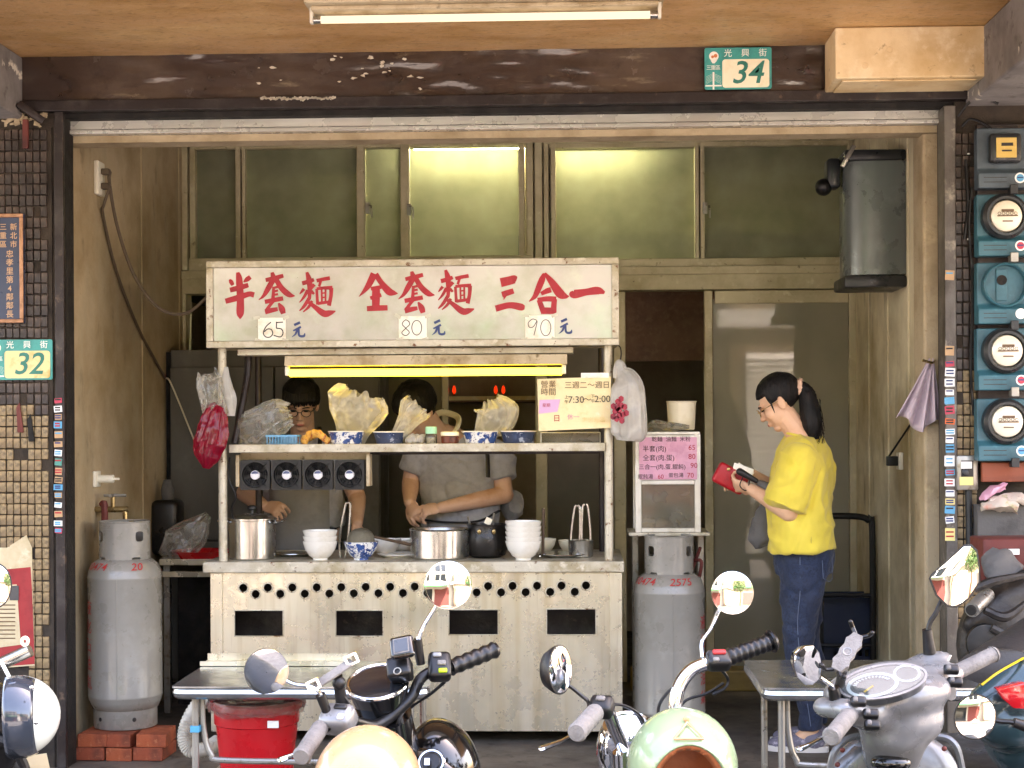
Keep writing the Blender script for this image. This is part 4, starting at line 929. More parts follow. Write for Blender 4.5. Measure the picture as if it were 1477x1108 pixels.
# ---- counter
c = on_counter(364, 7.16); sp = thing('stock_pot', 'tall stainless stock pot with lid at the counter end', 'pot', c)
Rp, hp = .106, .175
MB().lathe([(Rp - .006, 0), (Rp, .006), (Rp, hp), (Rp + .004, hp + .003), (Rp - .003, hp), (Rp - .004, .01), (.01, .008)], c, n=36).build('body', 'steel_clean', sp)
ld = MB().lathe([(Rp + .006, hp + .003), (Rp + .006, hp + .009), (Rp * .7, hp + .024), (.03, hp + .03), (.002, hp + .031)], c, n=36).build('lid', 'steel_clean', sp)
MB().lathe([(.01, hp + .03), (.009, hp + .045), (.022, hp + .05), (.022, hp + .062), (.01, hp + .068)], c, n=16).build('knob', 'black_plastic', ld)
for s_ in (-1, 1):
    MB().tube(spline([c + V((s_ * Rp, -.04, hp - .012)), c + V((s_ * (Rp + .035), -.045, hp - .002)), c + V((s_ * (Rp + .042), 0, hp)), c + V((s_ * (Rp + .035), .045, hp - .002)), c + V((s_ * Rp, .04, hp - .012))], 5), .006, 8).build('handle', 'steel_clean', sp)
def bowl(px, R0, h, m, label, y=7.12, dz=0., inner=None, foot=.42, group=None):
    c = on_counter(px, y) + V((0, 0, dz)); b = bowl_geo(MB(), c, R0, h, foot=foot).build('bowl', m)
    return tag(b, label, 'bowl', group)
NM = ['bottom', 'second', 'third', 'fourth', 'top']
for i in range(3):
    o = bowl(462, .079 - .0, .085 if i == 0 else .07, 'white_ceramic', ['bottom', 'middle', 'top'][i] + ' white bowl of the short stack beside the stock pot', 7.1, .025 * i + (.012 if i else 0), group='short bowl stack')
for i in range(5):
    bowl(755, .082, .085 if i == 0 else .07, 'white_ceramic', NM[i] + ' white bowl of the tall stack beside the black pot', 7.08, .0225 * i + (.012 if i else 0), group='tall bowl stack')
bowl(521, .078, .082, 'blue_pattern', 'flared bowl with blue flower pattern and striped side, holding a strainer', 7.1)
c = on_counter(521, 7.1) + V((0, 0, .082))
sr = thing('strainer', 'round wire noodle strainer with long handle resting in the patterned bowl', 'strainer', c)
MB().lathe([(.062, -.005), (.06, .02), (.048, .042), (.028, .056), (.002, .061)], c, n=24).build('dome', 'mesh_steel', sr)
MB().torus(c + V((0, 0, -.004)), (0, 0, 1), .063, .004, 24, 6).build('rim', 'leg_steel', sr)
MB().cyl(c + V((.06, 0, .02)), c + V((.23, .05, -.022)), .006, .008, 8).build('handle', 'wood_dark', sr)
bowl(556, .075, .075, 'white_ceramic', 'white bowl behind the strainer handle', 7.35)
bowl(580, .072, .07, 'white_ceramic', 'white bowl half hidden behind the wide steel basin', 7.42)
c = on_counter(634, 7.17); bs = thing('steel_basin', 'wide brushed stainless basin at the middle of the counter', 'basin', c)
Rb = .133
MB().lathe([(Rb - .008, 0), (Rb, .008), (Rb, .128), (Rb + .005, .133), (Rb, .136), (Rb - .004, .13), (Rb - .004, .012), (.01, .01)], c, n=40).build('body', 'steel_clean', bs)
MB().lathe([(.002, .11), (Rb - .005, .11)], c, n=40, caps=False).build('broth', 'sauce', bs)
c = on_counter(702, 7.22); bp = thing('black_pot', 'round blackened pot with steel handle rivets and ladles inside', 'pot', c)
MB().lathe([(.06, 0), (.085, .012), (.1, .05), (.098, .1), (.085, .13), (.088, .15), (.082, .152), (.078, .13), (.09, .09), (.07, .02), (.005, .015)], c, n=32).build('body', 'pot_black', bp)
for dx in (-.028, .038): MB().ell(c + V((dx, -.09, .122)), (.009, .005, .013), None, 10, 8).build('rivet', 'brass', bp)
MB().cyl(c + V((-.05, .02, .06)), c + V((-.085, -.01, .185)), .005).build('ladle', 'leg_steel', bp)
MB().cyl(c + V((.02, .02, .06)), c + V((.035, -.01, .2)), .005).build('ladle', 'leg_steel', bp)
MB().obox(c + V((.01, -.03, .165)), (.03, .01, .03), rotm(0, 25, 0)).build('spatula', 'tub_plastic', bp)
def plate_(px, R0, y, label, m='steel_clean'):
    c = on_counter(px, y); return tag(MB().lathe([(R0 * .7, 0), (R0 * .74, .003), (R0, .014), (R0 * .99, .017), (R0 * .72, .007), (.002, .006)], c, n=32).build('plate', m), label, 'plate')
plate_(425, .09, 7.3, 'shallow steel plate between the stock pot and the white bowls')
plate_(812, .13, 7.25, 'wide steel plate by the stall post under the tongs')
plate_(575, .1, 7.25, 'white plate behind the patterned bowl', 'white_ceramic')
bowl(784, .06, .07, 'tub_plastic', 'small translucent cup behind the tall bowl stack', 7.42)
bowl(822, .055, .06, 'tub_plastic', 'small pale cup behind the tongs', 7.45)
def tongs(px, y, h, label, lean=.0, m='steel_clean', base=0.):
    c = on_counter(px, y) + V((0, 0, base)); t = thing('tongs', label, 'tongs', c)
    for s_ in (-1, 1): MB().tube(spline([c + V((s_ * .012, 0, 0)), c + V((s_ * .02 + lean * .3, 0, h * .4)), c + V((s_ * .012 + lean, 0, h * .93)), c + V((lean + s_ * .002, 0, h))], 5), .0055, 6, flat=.6).build('arm', m, t)
    return t
tongs(494, 7.22, .25, 'upright black-tipped tongs behind the white bowls', .025)
tongs(829, 7.2, .235, 'upright steel tongs nearest the tall bowl stack', .012)
tongs(846, 7.2, .24, 'upright steel tongs nearest the stall post', -.004)
for px, hh, nm in ((838, .2, 'wooden-handled spoon standing between the two upright tongs'), (783, .22, 'black-handled ladle standing behind the tall bowl stack')):
    c = on_counter(px, 7.24); t = thing('spoon', nm, 'spoon', c)
    MB().cyl(c, c + V((.004, 0, hh)), .007, n=8).build('handle', 'wood_dark', t); MB().ell(c + V((0, 0, .0)), (.02, .008, .02), None, 10, 8).build('head', 'steel_clean', t)
c = on_counter(838, 7.22); tag(MB().lathe([(.05, 0), (.055, .005), (.058, .075), (.06, .078), (.054, .078), (.05, .006), (.004, .004)], c, n=24).build('utensil_cup', 'steel_clean'), 'steel cup holding tongs beside the stall post', 'cup')

# ---- display case on a trolley, tub on top
fa, fbx = P(916, 627, 7.2), P(1011, 768, 7.2); zt_, zm, zb_ = P(960, 627, 7.2).z, P(960, 695, 7.2).z, P(960, 768, 7.2).z
cs = thing('display_case', 'small white-framed glass case with pink menu sheet above the gas cylinder', 'display case', P(963, 768, 7.3))
x0, x1 = fa.x, fbx.x; y0, y1 = 7.2, 7.5; w_ = .026
for x in (x0, x1 - w_):
    for y in (y0, y1 - w_): MB().box((x, y, zb_), (x + w_, y + w_, zt_)).build('corner_post', 'case_frame', cs, smooth=0, bevel=.002)
for z in (zt_ - .02, zm - .012, zb_ + .001):
    MB().box((x0 + w_ + .001, y0 + .001, z), (x1 - w_ - .001, y0 + .02, z + .018)).build('front_rail', 'case_frame', cs, smooth=0, bevel=.002)
MB().box((x0 + .003, y0 + .003, zt_ + .0005), (x1 - .003, y1 - .003, zt_ + .012)).build('top', 'case_frame', cs, smooth=0)
MB().box((x0 + w_ + .002, y0 + .008, zb_ + .02), (x1 - w_ - .002, y0 + .011, zm - .013)).build('pane', 'case_glass', cs, smooth=0)
MB().box((x0 + .01, y1 - .02, zb_ + .002), (x1 - .01, y1 - .016, zt_ - .01)).build('back', 'case_frame', cs, smooth=0)
MB().box((x0 - .03, y0 - .015, zb_ - .016), (x1 + .04, y1 + .02, zb_)).build('base_tray', 'steel_worn', cs, smooth=0, bevel=.003)
pk = MB().box((x0 + w_ - .008, y0 - .004, zm + .01), (x1 - w_ + .01, y0 - .001, zt_ - .012)).build('menu_sheet', 'paper_pink', cs, smooth=0)
for tx, px, py, s_, m in (('乾麵  油麵  米粉', 968, 634, .03, 'ink_black'), ('半套(肉)', 944, 648, .036, 'ink_black'), ('65', 998, 646, .04, 'ink_red'), ('全套(肉.蛋)', 950, 661, .036, 'ink_black'), ('80', 998, 659, .04, 'ink_red'), ('三合一(肉.蛋.餛飩)', 955, 674, .032, 'ink_black'), ('90', 1001, 672, .04, 'ink_red'), ('餛飩湯', 931, 688, .028, 'ink_black'), ('60', 953, 688, .034, 'ink_red'), ('蛋包湯', 975, 686, .028, 'ink_black'), ('70', 996, 686, .038, 'ink_red')):
    MB().text(tx, P(px, py, y0 - .0055), X, Z, s_ * .82).build('writing', m, pk, smooth=0)
b = MB()
for k in range(4): b.ell(V((x0 + .07 + .05 * k, 7.35, zb_ + .03)), (.035, .05, .03), rotm(0, 0, 30 * k), 10, 8)
b.crumple(.008, 30).build('contents', 'tub_plastic', cs)
ct = thing('case_stand', 'narrow steel stand under the display case', 'stand', P(965, 1070, 7.35))
for x in (x0 - .005, x1 + .006):
    for y in (7.44, 7.52): MB().box((x, y, 0), (x + .025, y + .025, zb_ - .018)).build('leg', 'leg_steel', ct, smooth=0)
c = V((P(983, 617, 7.3).x, 7.3, zt_ + .02))
tb = thing('plastic_tub', 'cream plastic tub on top of the display case', 'tub', c)
MB().lathe([(.055, 0), (.06, .004), (.067, .125), (.071, .13), (.068, .132), (.063, .128), (.056, .01), (.003, .008)], c, n=28).build('body', 'tub_plastic', tb)
tag(sack([c + V((-.15, .0, .0)), c + V((-.11, -.03, .02)), c + V((-.04, -.07, .015)), c + V((.03, -.08, .012))], [.02, .04, .03, .012], 'bag_clear', 'wrapping', 'x', 'x', .5, .01, 25, 8), 'flattened clear wrapping lying before the cream tub', 'wrapping')

# ---- hanging bags
hb = thing('hanging_bag', 'shiny red-filled plastic bag tied to the post by the grey refrigerator', 'plastic bag', P(305, 675, 6.99))
sack([P(296, 675, 6.98), P(299, 660, 6.98), P(303, 640, 6.98), P(308, 618, 6.98), P(314, 595, 6.98), P(318, 585, 6.98)], [.015, .055, .075, .068, .05, .03], 'bag_red', 'filled_bag', '', '', .75, .014, 20, 11, hb)
sack([P(314, 600, 6.975), P(308, 575, 6.975), P(303, 555, 6.975), P(300, 540, 6.975)], [.05, .055, .055, .04], 'bag_clear', 'bag_neck', '', '', .4, .016, 24, 12, hb, ruffle=.014)
sack([P(330, 600, 6.985), P(331, 575, 6.985), P(327, 555, 6.985), P(326, 530, 6.985)], [.025, .03, .025, .008], 'bag_white', 'bag_handle', '', '', .4, .008, 24, 13, hb)
wb = thing('hanging_bag', 'white carrier bag with red flower print hanging outside the stall post', 'plastic bag', P(907, 635, 7.0))
sack([P(906, 636, 7.0), P(907, 625, 7.0), P(907, 590, 7.0), P(906, 560, 7.0), P(903, 545, 7.0), P(896, 535, 7.0), P(893, 527, 7.0)], [.055, .077, .075, .068, .05, .025, .02], 'bag_white', 'body', '', '', .55, .011, 14, 14, wb, caps=True)
sack([P(888, 545, 7.0), P(889, 532, 7.0), P(893, 524, 7.0), P(899, 530, 7.0), P(903, 545, 7.0)], [.012, .014, .016, .014, .012], 'bag_white', 'handle', '', '', .5, .004, 24, 15, wb)
MB().tube(spline([P(893, 526, 7.0), P(896, 512, 7.01), P(894, 500, 7.03), P(886, 497, 7.05)], 5), .003, 6).build('hook', 'dark_iron', wb)
pr = MB()
for k in range(14):
    an = k * 2.4; r_ = .008 * math.sqrt(k) * 1.3
    q = P(893, 592, 6.949) + V((r_ * math.cos(an) * .85, 0, r_ * math.sin(an) * 1.5))
    pr.prism([q + V((.013 * math.cos(6.28 * i / 6 + k), .0, .015 * math.sin(6.28 * i / 6 + k))) for i in range(6)], (0, .002, 0))
pr.build('flower_print', 'peony_red', wb, smooth=0)
# ------------------------------------------------------------------ things in and around the shop
def wrap(b, c, r, phi0):
    """bend flat text (x along the arc, z up, built about the origin) onto a cylinder about c; phi0 = 0 faces the camera"""
    c = V(c); b.v = [c + V((r * math.sin(phi0 + p.x / r), -r * math.cos(phi0 + p.x / r), p.z)) for p in b.v]; return b
def gas(label, c, rz, code, codephi, vphi, H=.9):
    c = V(c); t = thing('gas_cylinder', label, 'gas cylinder', c, 'gas cylinders flanking the stall'); k = H / .9
    r = .157
    bd = MB().lathe([(.02, .06 * k), (.1, .065 * k), (.14, .085 * k), (r - .003, .12 * k), (r, .135 * k), (r + .002, .14 * k), (r, .145 * k), (r, .66 * k), (r + .002, .665 * k), (r, .67 * k), (r - .003, .69 * k), (.14, .725 * k), (.11, .745 * k), (.04, .755 * k)], c, n=48).build('body', 'gas_grey', t, smooth=50)
    MB().lathe([(.133, 0), (.135, .003), (.135, .1 * k), (.131, .1 * k), (.131, 0)], c, n=40).build('foot_ring', 'gas_grey', t)
    for a in (-.6, .55): MB().ell(c + V((.1355 * math.sin(a), -.1355 * math.cos(a), .045 * k)), (.009, .003, .009), rotm(0, 0, math.degrees(a)), 10, 8).build('drain_hole', 'pitch', t)
    # collar with cut-outs, bent from a flat plate
    Rc = .106; Lc = 2 * math.pi * Rc * .97
    lp_ = [rrect(-Lc / 2, .005, Lc / 2, .185 * k, .01)]
    holes = []
    for u in (-.9, .9, 2.4, -2.4): holes.append(rrect(u * Rc - .02, .1 * k, u * Rc + .02, .145 * k, .012))
    for u in (-.75, .75, 2.2, -2.2): holes.append(rrect(u * Rc - .02, .012, u * Rc + .02, .03, .006))
    b = MB().plate(lp_ + holes, (0, 0, .725 * k), (1, 0, 0), (0, 0, 1), .004)
    bm = bmesh.new(); vs_ = [bm.verts.new(v) for v in b.v]
    for f_ in b.f:
        try: bm.faces.new([vs_[i] for i in f_])
        except ValueError: pass
    bmesh.ops.triangulate(bm, faces=bm.faces[:])
    for _ in range(3):
        es = [e for e in bm.edges if abs(e.verts[0].co.x - e.verts[1].co.x) > .025]
        if es: bmesh.ops.subdivide_edges(bm, edges=es, cuts=2, use_grid_fill=False); bmesh.ops.triangulate(bm, faces=bm.faces[:])
    bm.verts.ensure_lookup_table(); vv = [v.co.copy() for v in bm.verts]; ff = [tuple(v.index for v in f_.verts) for f_ in bm.faces]; bm.free()
    b = MB().add([c + V(((Rc + v.y) * math.sin(v.x / Rc), -(Rc + v.y) * math.cos(v.x / Rc), v.z)) for v in vv], ff)
    b.build('collar', 'gas_grey', t, smooth=40)
    MB().torus(c + V((0, 0, .91 * k)), (0, 0, 1), Rc, .004, 40, 6).build('collar_rim', 'gas_grey', t)
    vl = MB().lathe([(.018, .75 * k), (.018, .8 * k), (.012, .81 * k), (.012, .85 * k)], c, n=14).cyl(c + V((0, 0, .8 * k)), c + V((.07, -.02, .8 * k)), .01, n=10).build('valve', 'brass', t)
    MB().lathe([(.022, .85 * k), (.026, .855 * k), (.026, .868 * k), (.02, .872 * k)], c, n=12).build('valve_wheel', 'rust_red', vl)
    MB().tube([c + V((.157 * math.sin(.05), -.157 * math.cos(.05), z_)) for z_ in (.14 * k, .665 * k)], .0022, 6).build('seam', 'gas_grey', t)
    for tx, ph in code:
        b = MB().text(tx, (0, 0, 0), X, Z, .052, .006, .2); b.v = [V((p.x, 0, p.z)) for p in b.v]
        b.v = [c + V(((.146 - p.z * .45) * math.sin(ph + p.x / .145), -(.1475 - p.z * .45) * math.cos(ph + p.x / .145), .716 * k + p.z * .8)) for p in b.v]
        b.build('stencil', 'gas_red', t, smooth=0)
    for i, ch in enumerate('液化石油氣'):
        b = MB().text(ch, (0, 0, 0), X, Z, .066, .004)
        wrap(b, c + V((0, 0, (.53 - .082 * i) * k)), r + .0012, vphi).build('stencil', 'gas_red', t, smooth=0)
    return t
c1 = P(181, 1000, 6.82); gz = .118
gas('grey gas cylinder standing on red bricks beside the shop wall', (c1.x, 6.82, gz), 0, (('10474', -.72), ('20', .62)), 0, -1.0, .87)
c2 = P(966, 1000, 7.1)
gas('grey gas cylinder standing beside the stall under the display case', (c2.x, 7.1, .0), 0, (('10474', -.95), ('2575', .3)), 0, 1.15, .90)
# regulator hose of the second cylinder
tag(MB().tube(spline([P(1000, 808, 7.14), P(1012, 812, 7.1), P(1003, 850, 7.16), P(994, 838, 7.2), P(1010, 790, 7.3)], 6), .008, 8).build('gas_hose', 'rust_red'), 'thin red gas hose looping beside the collar of the cylinder under the case', 'hose')
# bricks
BR = [((108, 1080, .0), 0, 'brick_a'), ((162, 1081, 0), 3, 'brick_b'), ((222, 1082, 0), -4, 'brick_a')]
i = 0; BL = ['under the wall side of', 'under the middle of', 'under the stall side of']
for lay in range(2):
    for k, px in enumerate(((143, 181, 224) if lay else (140, 183, 222))):
        c = P(px, 1085, 6.72); c.y = 6.74; sz_ = (.112 if k != 1 else .1, .22, .055)
        m = rotm(rs.uniform(-1, 1), rs.uniform(-1.5, 1.5), rs.uniform(-7, 7))
        c.z = .0285 + .0575 * lay
        tag(MB().obox(c, (sz_[0] * 1.12, sz_[1], sz_[2]), m).crumple(.0015, 40, k + lay * 3).build('brick', 'brick_a' if (k + lay) % 2 else 'brick_b', smooth=0, bevel=.004), ('upper' if lay else 'lower') + ' red brick ' + BL[k] + ' the gas cylinder on bricks', 'brick', 'bricks under the gas cylinder')
# refrigerator
a, b_ = P(246, 505, 8.2), P(548, 505, 8.2)
fr = thing('refrigerator', 'tall dull grey steel refrigerator standing behind the spectacled cook', 'refrigerator', ((a.x + b_.x) / 2, 8.4, 0))
MB().box((a.x, 8.2, .08), (b_.x, 8.58, a.z)).build('cabinet', 'fridge_grey', fr, smooth=0, bevel=.006)
mx = (a.x + b_.x) / 2
for x0, x1 in ((a.x + .004, mx - .003), (mx + .003, b_.x - .004)):
    dr = MB().box((x0, 8.17, .82), (x1, 8.198, a.z - .09)).build('door', 'fridge_grey', fr, smooth=0, bevel=.006)
    hx = mx + (-.05 if x0 < mx - .1 else .05)
    MB().cyl((hx, 8.155, 1.0), (hx, 8.155, 1.2), .009).build('handle', 'leg_steel', dr)
    MB().box((x0, 8.17, .1), (x1, 8.198, .81)).build('door', 'fridge_grey', fr, smooth=0, bevel=.006)
MB().box((a.x - .045, 8.24, .0), (a.x - .004, 8.58, a.z - .01)).build('gap_shade_panel', 'pitch', fr, smooth=0)  # dark panel stands in for the shaded gap beside the cabinet
for x in (a.x + .04, b_.x - .08): MB().box((x, 8.24, 0), (x + .04, 8.28, .08)).build('foot', 'black_plastic', fr, smooth=0)
# sink unit behind the left cylinder
a, b_ = P(232, 806, 7.75), P(330, 806, 7.75)
sk = thing('side_counter', 'low steel side counter in the dark gap between cylinder and stall', 'counter', ((a.x + b_.x) / 2, 7.9, 0))
MB().box((a.x, 7.72, a.z - .03), (b_.x + .2, 8.15, a.z)).build('top', 'steel', sk, smooth=0, bevel=.004)
MB().box((a.x, 7.70, a.z - .085), (b_.x + .2, 7.74, a.z - .06)).build('rail', 'steel', sk, smooth=0)
MB().box((a.x + .02, 8.0, 0), (b_.x + .2, 8.02, a.z - .09)).build('back_panel', 'pitch', sk, smooth=0)
for x in (a.x + .01, b_.x + .15): MB().box((x, 7.76, 0), (x + .03, 7.79, a.z - .031)).build('leg', 'leg_steel', sk, smooth=0)
c = P(292, 800, 7.85); c.z = a.z
tag(MB().lathe([(.12, .002), (.13, 0), (.15, .03), (.155, .034), (.146, .032), (.12, .006), (.003, .005)], c, n=24).build('tray', 'red_bucket'), 'red plastic tray on the low side counter', 'tray')
tag(sack([P(232, 800, 7.8), P(255, 786, 7.8), P(280, 768, 7.8), P(302, 742, 7.8)], [.02, .09, .07, .015], 'bag_clear', 'plastic_bag', 'x', 'x', .6, .016, 14, 21), 'limp clear plastic bag on the low side counter', 'plastic bag')
kc = P(242, 735, 8.0); kt = thing('kitchen_appliance', 'dark burner appliance half hidden behind the bricked-up gas cylinder', 'burner', V((kc.x, 8.0, a.z)))
kt['label'] = 'dark squat appliance with round knob on the low side counter'; kt['category'] = 'appliance'
MB().box((kc.x - .07, 7.92, a.z + .001), (kc.x + .07, 8.08, kc.z + .05)).build('body', 'pot_black', kt, bevel=.03, seg=3)
MB().cyl((kc.x + .02, 7.91, a.z + .05), (kc.x + .02, 7.88, a.z + .05), .03).build('knob', 'black_plastic', kt)
MB().lathe([(.03, 0), (.035, .05), (.02, .1)], (kc.x, 8.0, kc.z + .051), n=16).build('chimney', 'cloth_grey', kt)
# wall outlet, cables, plug, tap
q = V((XL, 7.05, P(135, 258, 7.05).z))
ou = thing('wall_outlet', 'cream wall outlet with two plugs high on the yellowed wall', 'outlet', q)
MB().box(q + V((.001, -.05, -.075)), q + V((.022, .05, .075))).build('plate', 'socket_white', ou, bevel=.005)
for dz in (.03, -.035): MB().box(q + V((.0225, -.018, dz - .014)), q + V((.06, .018, dz + .014))).build('plug', 'cable', ou, bevel=.005)
tag(MB().tube(spline([q + V((.06, 0, .03)), P(158, 265, 7.07), P(170, 330, 7.1), P(195, 400, 7.1), P(230, 445, 7.1), P(268, 452, 7.1), P(300, 428, 7.1)], 8), .0075, 8).build('cable', 'cable'), 'brown cable sagging from the wall outlet to the stall sign', 'cable')
wl = lambda py, y: V((XL + .012, y, P(200, py, y).z))
tag(MB().tube(spline([q + V((.06, 0, -.035)), V((XL + .03, 7.05, q.z - .12)), V((XL + .012, 7.1, P(140, 310, 7.1).z)), V((XL + .012, 7.3, P(160, 390, 7.3).z)), V((XL + .012, 7.65, P(190, 470, 7.65).z)), V((XL + .012, 7.98, P(215, 520, 7.98).z)), V((XL + .012, 8.18, P(232, 545, 8.18).z))], 8), .007, 8).build('cable', 'cable'), 'dark cable running down the yellowed wall towards the refrigerator', 'cable')
tag(MB().tube(spline([V((XL + .012, 8.18, P(232, 545, 8.18).z)), P(245, 550, 8.15), P(258, 580, 8.15), P(272, 615, 8.15), P(290, 660, 8.15)], 8), .0045, 6).build('cable', 'cable_white'), 'thin white cord hanging in front of the refrigerator', 'cable')
q = V((XL, 7.0, P(140, 691, 7.0).z)); pg = thing('wall_plug', 'white plug in a socket low on the yellowed wall above the tap', 'plug', q)
MB().box(q + V((.001, -.04, -.035)), q + V((.015, .04, .035))).build('plate', 'socket_white', pg, bevel=.004)
MB().cyl(q + V((.015, 0, 0)), q + V((.085, 0, 0)), .018, n=12).cyl(q + V((.085, 0, 0)), q + V((.11, 0, 0)), .006, n=8).build('plug_body', 'socket_white', pg, bevel=.002)
q = V((XL, 7.0, P(135, 735, 7.0).z)); fc = thing('tap', 'old brass wall tap with cross handle above the gas cylinder', 'tap', q)
MB().cyl(q + V((.001, 0, 0)), q + V((.15, 0, 0)), .014, n=12).tube(spline([q + V((.13, 0, 0)), q + V((.135, 0, -.02)), q + V((.135, 0, -.075))], 5), .012, 10).build('spout', 'brass', fc)
hd_ = MB().cyl(q + V((.08, 0, .01)), q + V((.08, 0, .055)), .011, n=10).build('stem', 'brass', fc)
MB().cyl(q + V((.04, 0, .062)), q + V((.14, 0, .062)), .007, n=8).cyl(q + V((.08, -.04, .062)), q + V((.08, .04, .062)), .007, n=8).build('handle', 'leg_steel', hd_)
MB().tube(spline([q + V((.03, 0, .02)), q + V((.045, -.01, .02)), q + V((.045, -.01, -.12))], 4), .015, 8).build('drop_hose', 'rust_red', fc)

# ---- number plates and plaque
def number_plate(label, x0, y0, x1, y1, Y, num, old):
    a, b = P(x0, y0, Y), P(x1, y1, Y); z1 = P((x0 + x1) / 2, y0, Y).z; z0 = P((x0 + x1) / 2, y1, Y).z
    W_, H_ = b.x - a.x, z1 - z0; o = V((a.x, Y, z0)); t = thing('number_plate', label, 'house number', V(((a.x + b.x) / 2, Y, z0)))
    q = lambda u, v, d=0: o + V((u * W_, -d, v * H_))
    MB().plate([rrect(0, 0, W_, H_, .008)], o, X, Z, .004).build('plate', 'plate_teal', t, smooth=0)
    MB().plate([rrect(.265 * W_, .04 * H_, .965 * W_, .72 * H_, .012)], o + V((0, -.003, 0)), X, Z, .0015).build('number_field', 'plate_cream_old' if old else 'plate_cream', t, smooth=0)
    MB().text(num, q(.63, .375, .0045), X, Z, H_ * .76, .01, .22).build('number', 'plate_ink', t, smooth=0)
    for ch, u in zip('光興街', (.35, .61, .87)): MB().text(ch, q(u, .86, .003), X, Z, H_ * .2, .003).build('street_name', 'plate_white', t, smooth=0)
    for ch, u in zip('三重區', (.065, .13, .2)): MB().text(ch, q(u, .52, .003), X, Z, H_ * .125, .002).build('district_name', 'plate_white', t, smooth=0)
    MB().plate([circle(.14 * W_, .8 * H_, H_ * .115, 20)], o + V((0, -.0028, 0)), X, Z, .001).plate([[(.09 * W_, .7 * H_), (.19 * W_, .7 * H_), (.15 * W_, .63 * H_), (.12 * W_, .63 * H_)]], o + V((0, -.0028, 0)), X, Z, .001).build('emblem', 'plate_white', t, smooth=0)
    MB().plate([circle(.165 * W_, .81 * H_, H_ * .045, 12)], o + V((0, -.0036, 0)), X, Z, .0006).plate([circle(.12 * W_, .785 * H_, H_ * .035, 12)], o + V((0, -.0036, 0)), X, Z, .0006).build('emblem_dots', 'plate_orange', t, smooth=0)
    br_ = MB().box(q(.12, .0, .0028), q(.145, .42, .0022)).box(q(.01, .075, .0029), q(.255, .11, .0022))
    for k in range(6): br_.bar(q(.132, .39 - .03 * k, .0026), q(.02, .3 - .034 * k, .0026), .0006, .0012, (0, 1, 0)); br_.bar(q(.132, .39 - .03 * k, .0026), q(.25, .3 - .034 * k, .0026), .0006, .0012, (0, 1, 0))
    br_.build('bridge_picture', 'plate_white', t, smooth=0)
    return t
number_plate('teal enamel house number plate 34 on the dark lintel', 1016, 69, 1113, 129, 6.465, '34', False)
number_plate('weathered teal house number plate 32 on the tiled pillar', -18, 490, 76, 548, 6.485, '32', True)
pq = thing('wall_plaque', 'dark blue wall plaque with copper frame and column lettering', 'plaque', P(5, 466, 6.48))
a, b = P(-35, 309, 6.48), P(35, 466, 6.48); fw = .016
MB().box((a.x, 6.478, b.z), (b.x, 6.492, a.z)).build('board', 'plaque_blue', pq, smooth=0)
for bx in (((a.x, 6.468, a.z - fw), (b.x, 6.4775, a.z)), ((a.x, 6.468, b.z), (b.x, 6.4775, b.z + fw)), ((b.x - fw, 6.4685, b.z + fw), (b.x, 6.4775, a.z - fw)), ((a.x, 6.4685, b.z + fw), (a.x + fw, 6.4775, a.z - fw))): MB().box(*bx).build('frame', 'copper', pq, smooth=0, bevel=.003)
for i, ch in enumerate('新北市'): MB().text(ch, P(19.5, 328 + 12.5 * i, 6.4765), X, Z, .03, .012).build('lettering', 'gold_ink', pq, smooth=0)
for i, ch in enumerate('三重區'): MB().text(ch, P(4.5, 328 + 12.5 * i, 6.4765), X, Z, .03, .012).build('lettering', 'gold_ink', pq, smooth=0)
for i, ch in enumerate('忠孝里第4鄰鄰長'): MB().text(ch, P(14, 367 + 12.4 * i, 6.4765), X, Z, .032, .012).build('lettering', 'gold_ink', pq, smooth=0)

# ---- ceiling box by the meters
a = P(1205, 113, 6.2); b = P(1431, 113, 6.2); zz = P(1318, 112, 6.2).z
bx = thing('ceiling_box', 'tan boxed-in duct fixed under the arcade ceiling above the meters', 'box', ((a.x + b.x) / 2, 6.35, zz))
MB().box((a.x, 6.2, zz), (b.x, 6.46, ZC - .002)).build('casing', 'wood_box', bx, smooth=0, bevel=.006)
MB().box((a.x + .03, 6.23, zz - .006), (b.x - .05, 6.44, zz - .0005)).build('hatch', 'wood_box', bx, smooth=0, bevel=.003)
for px, py in ((1283, 72), (1248, 95)): MB().torus(P(px, py, 6.197), (0, 1, 0), .011, .002, 14, 5).build('screw_plug', 'wood_box', bx)

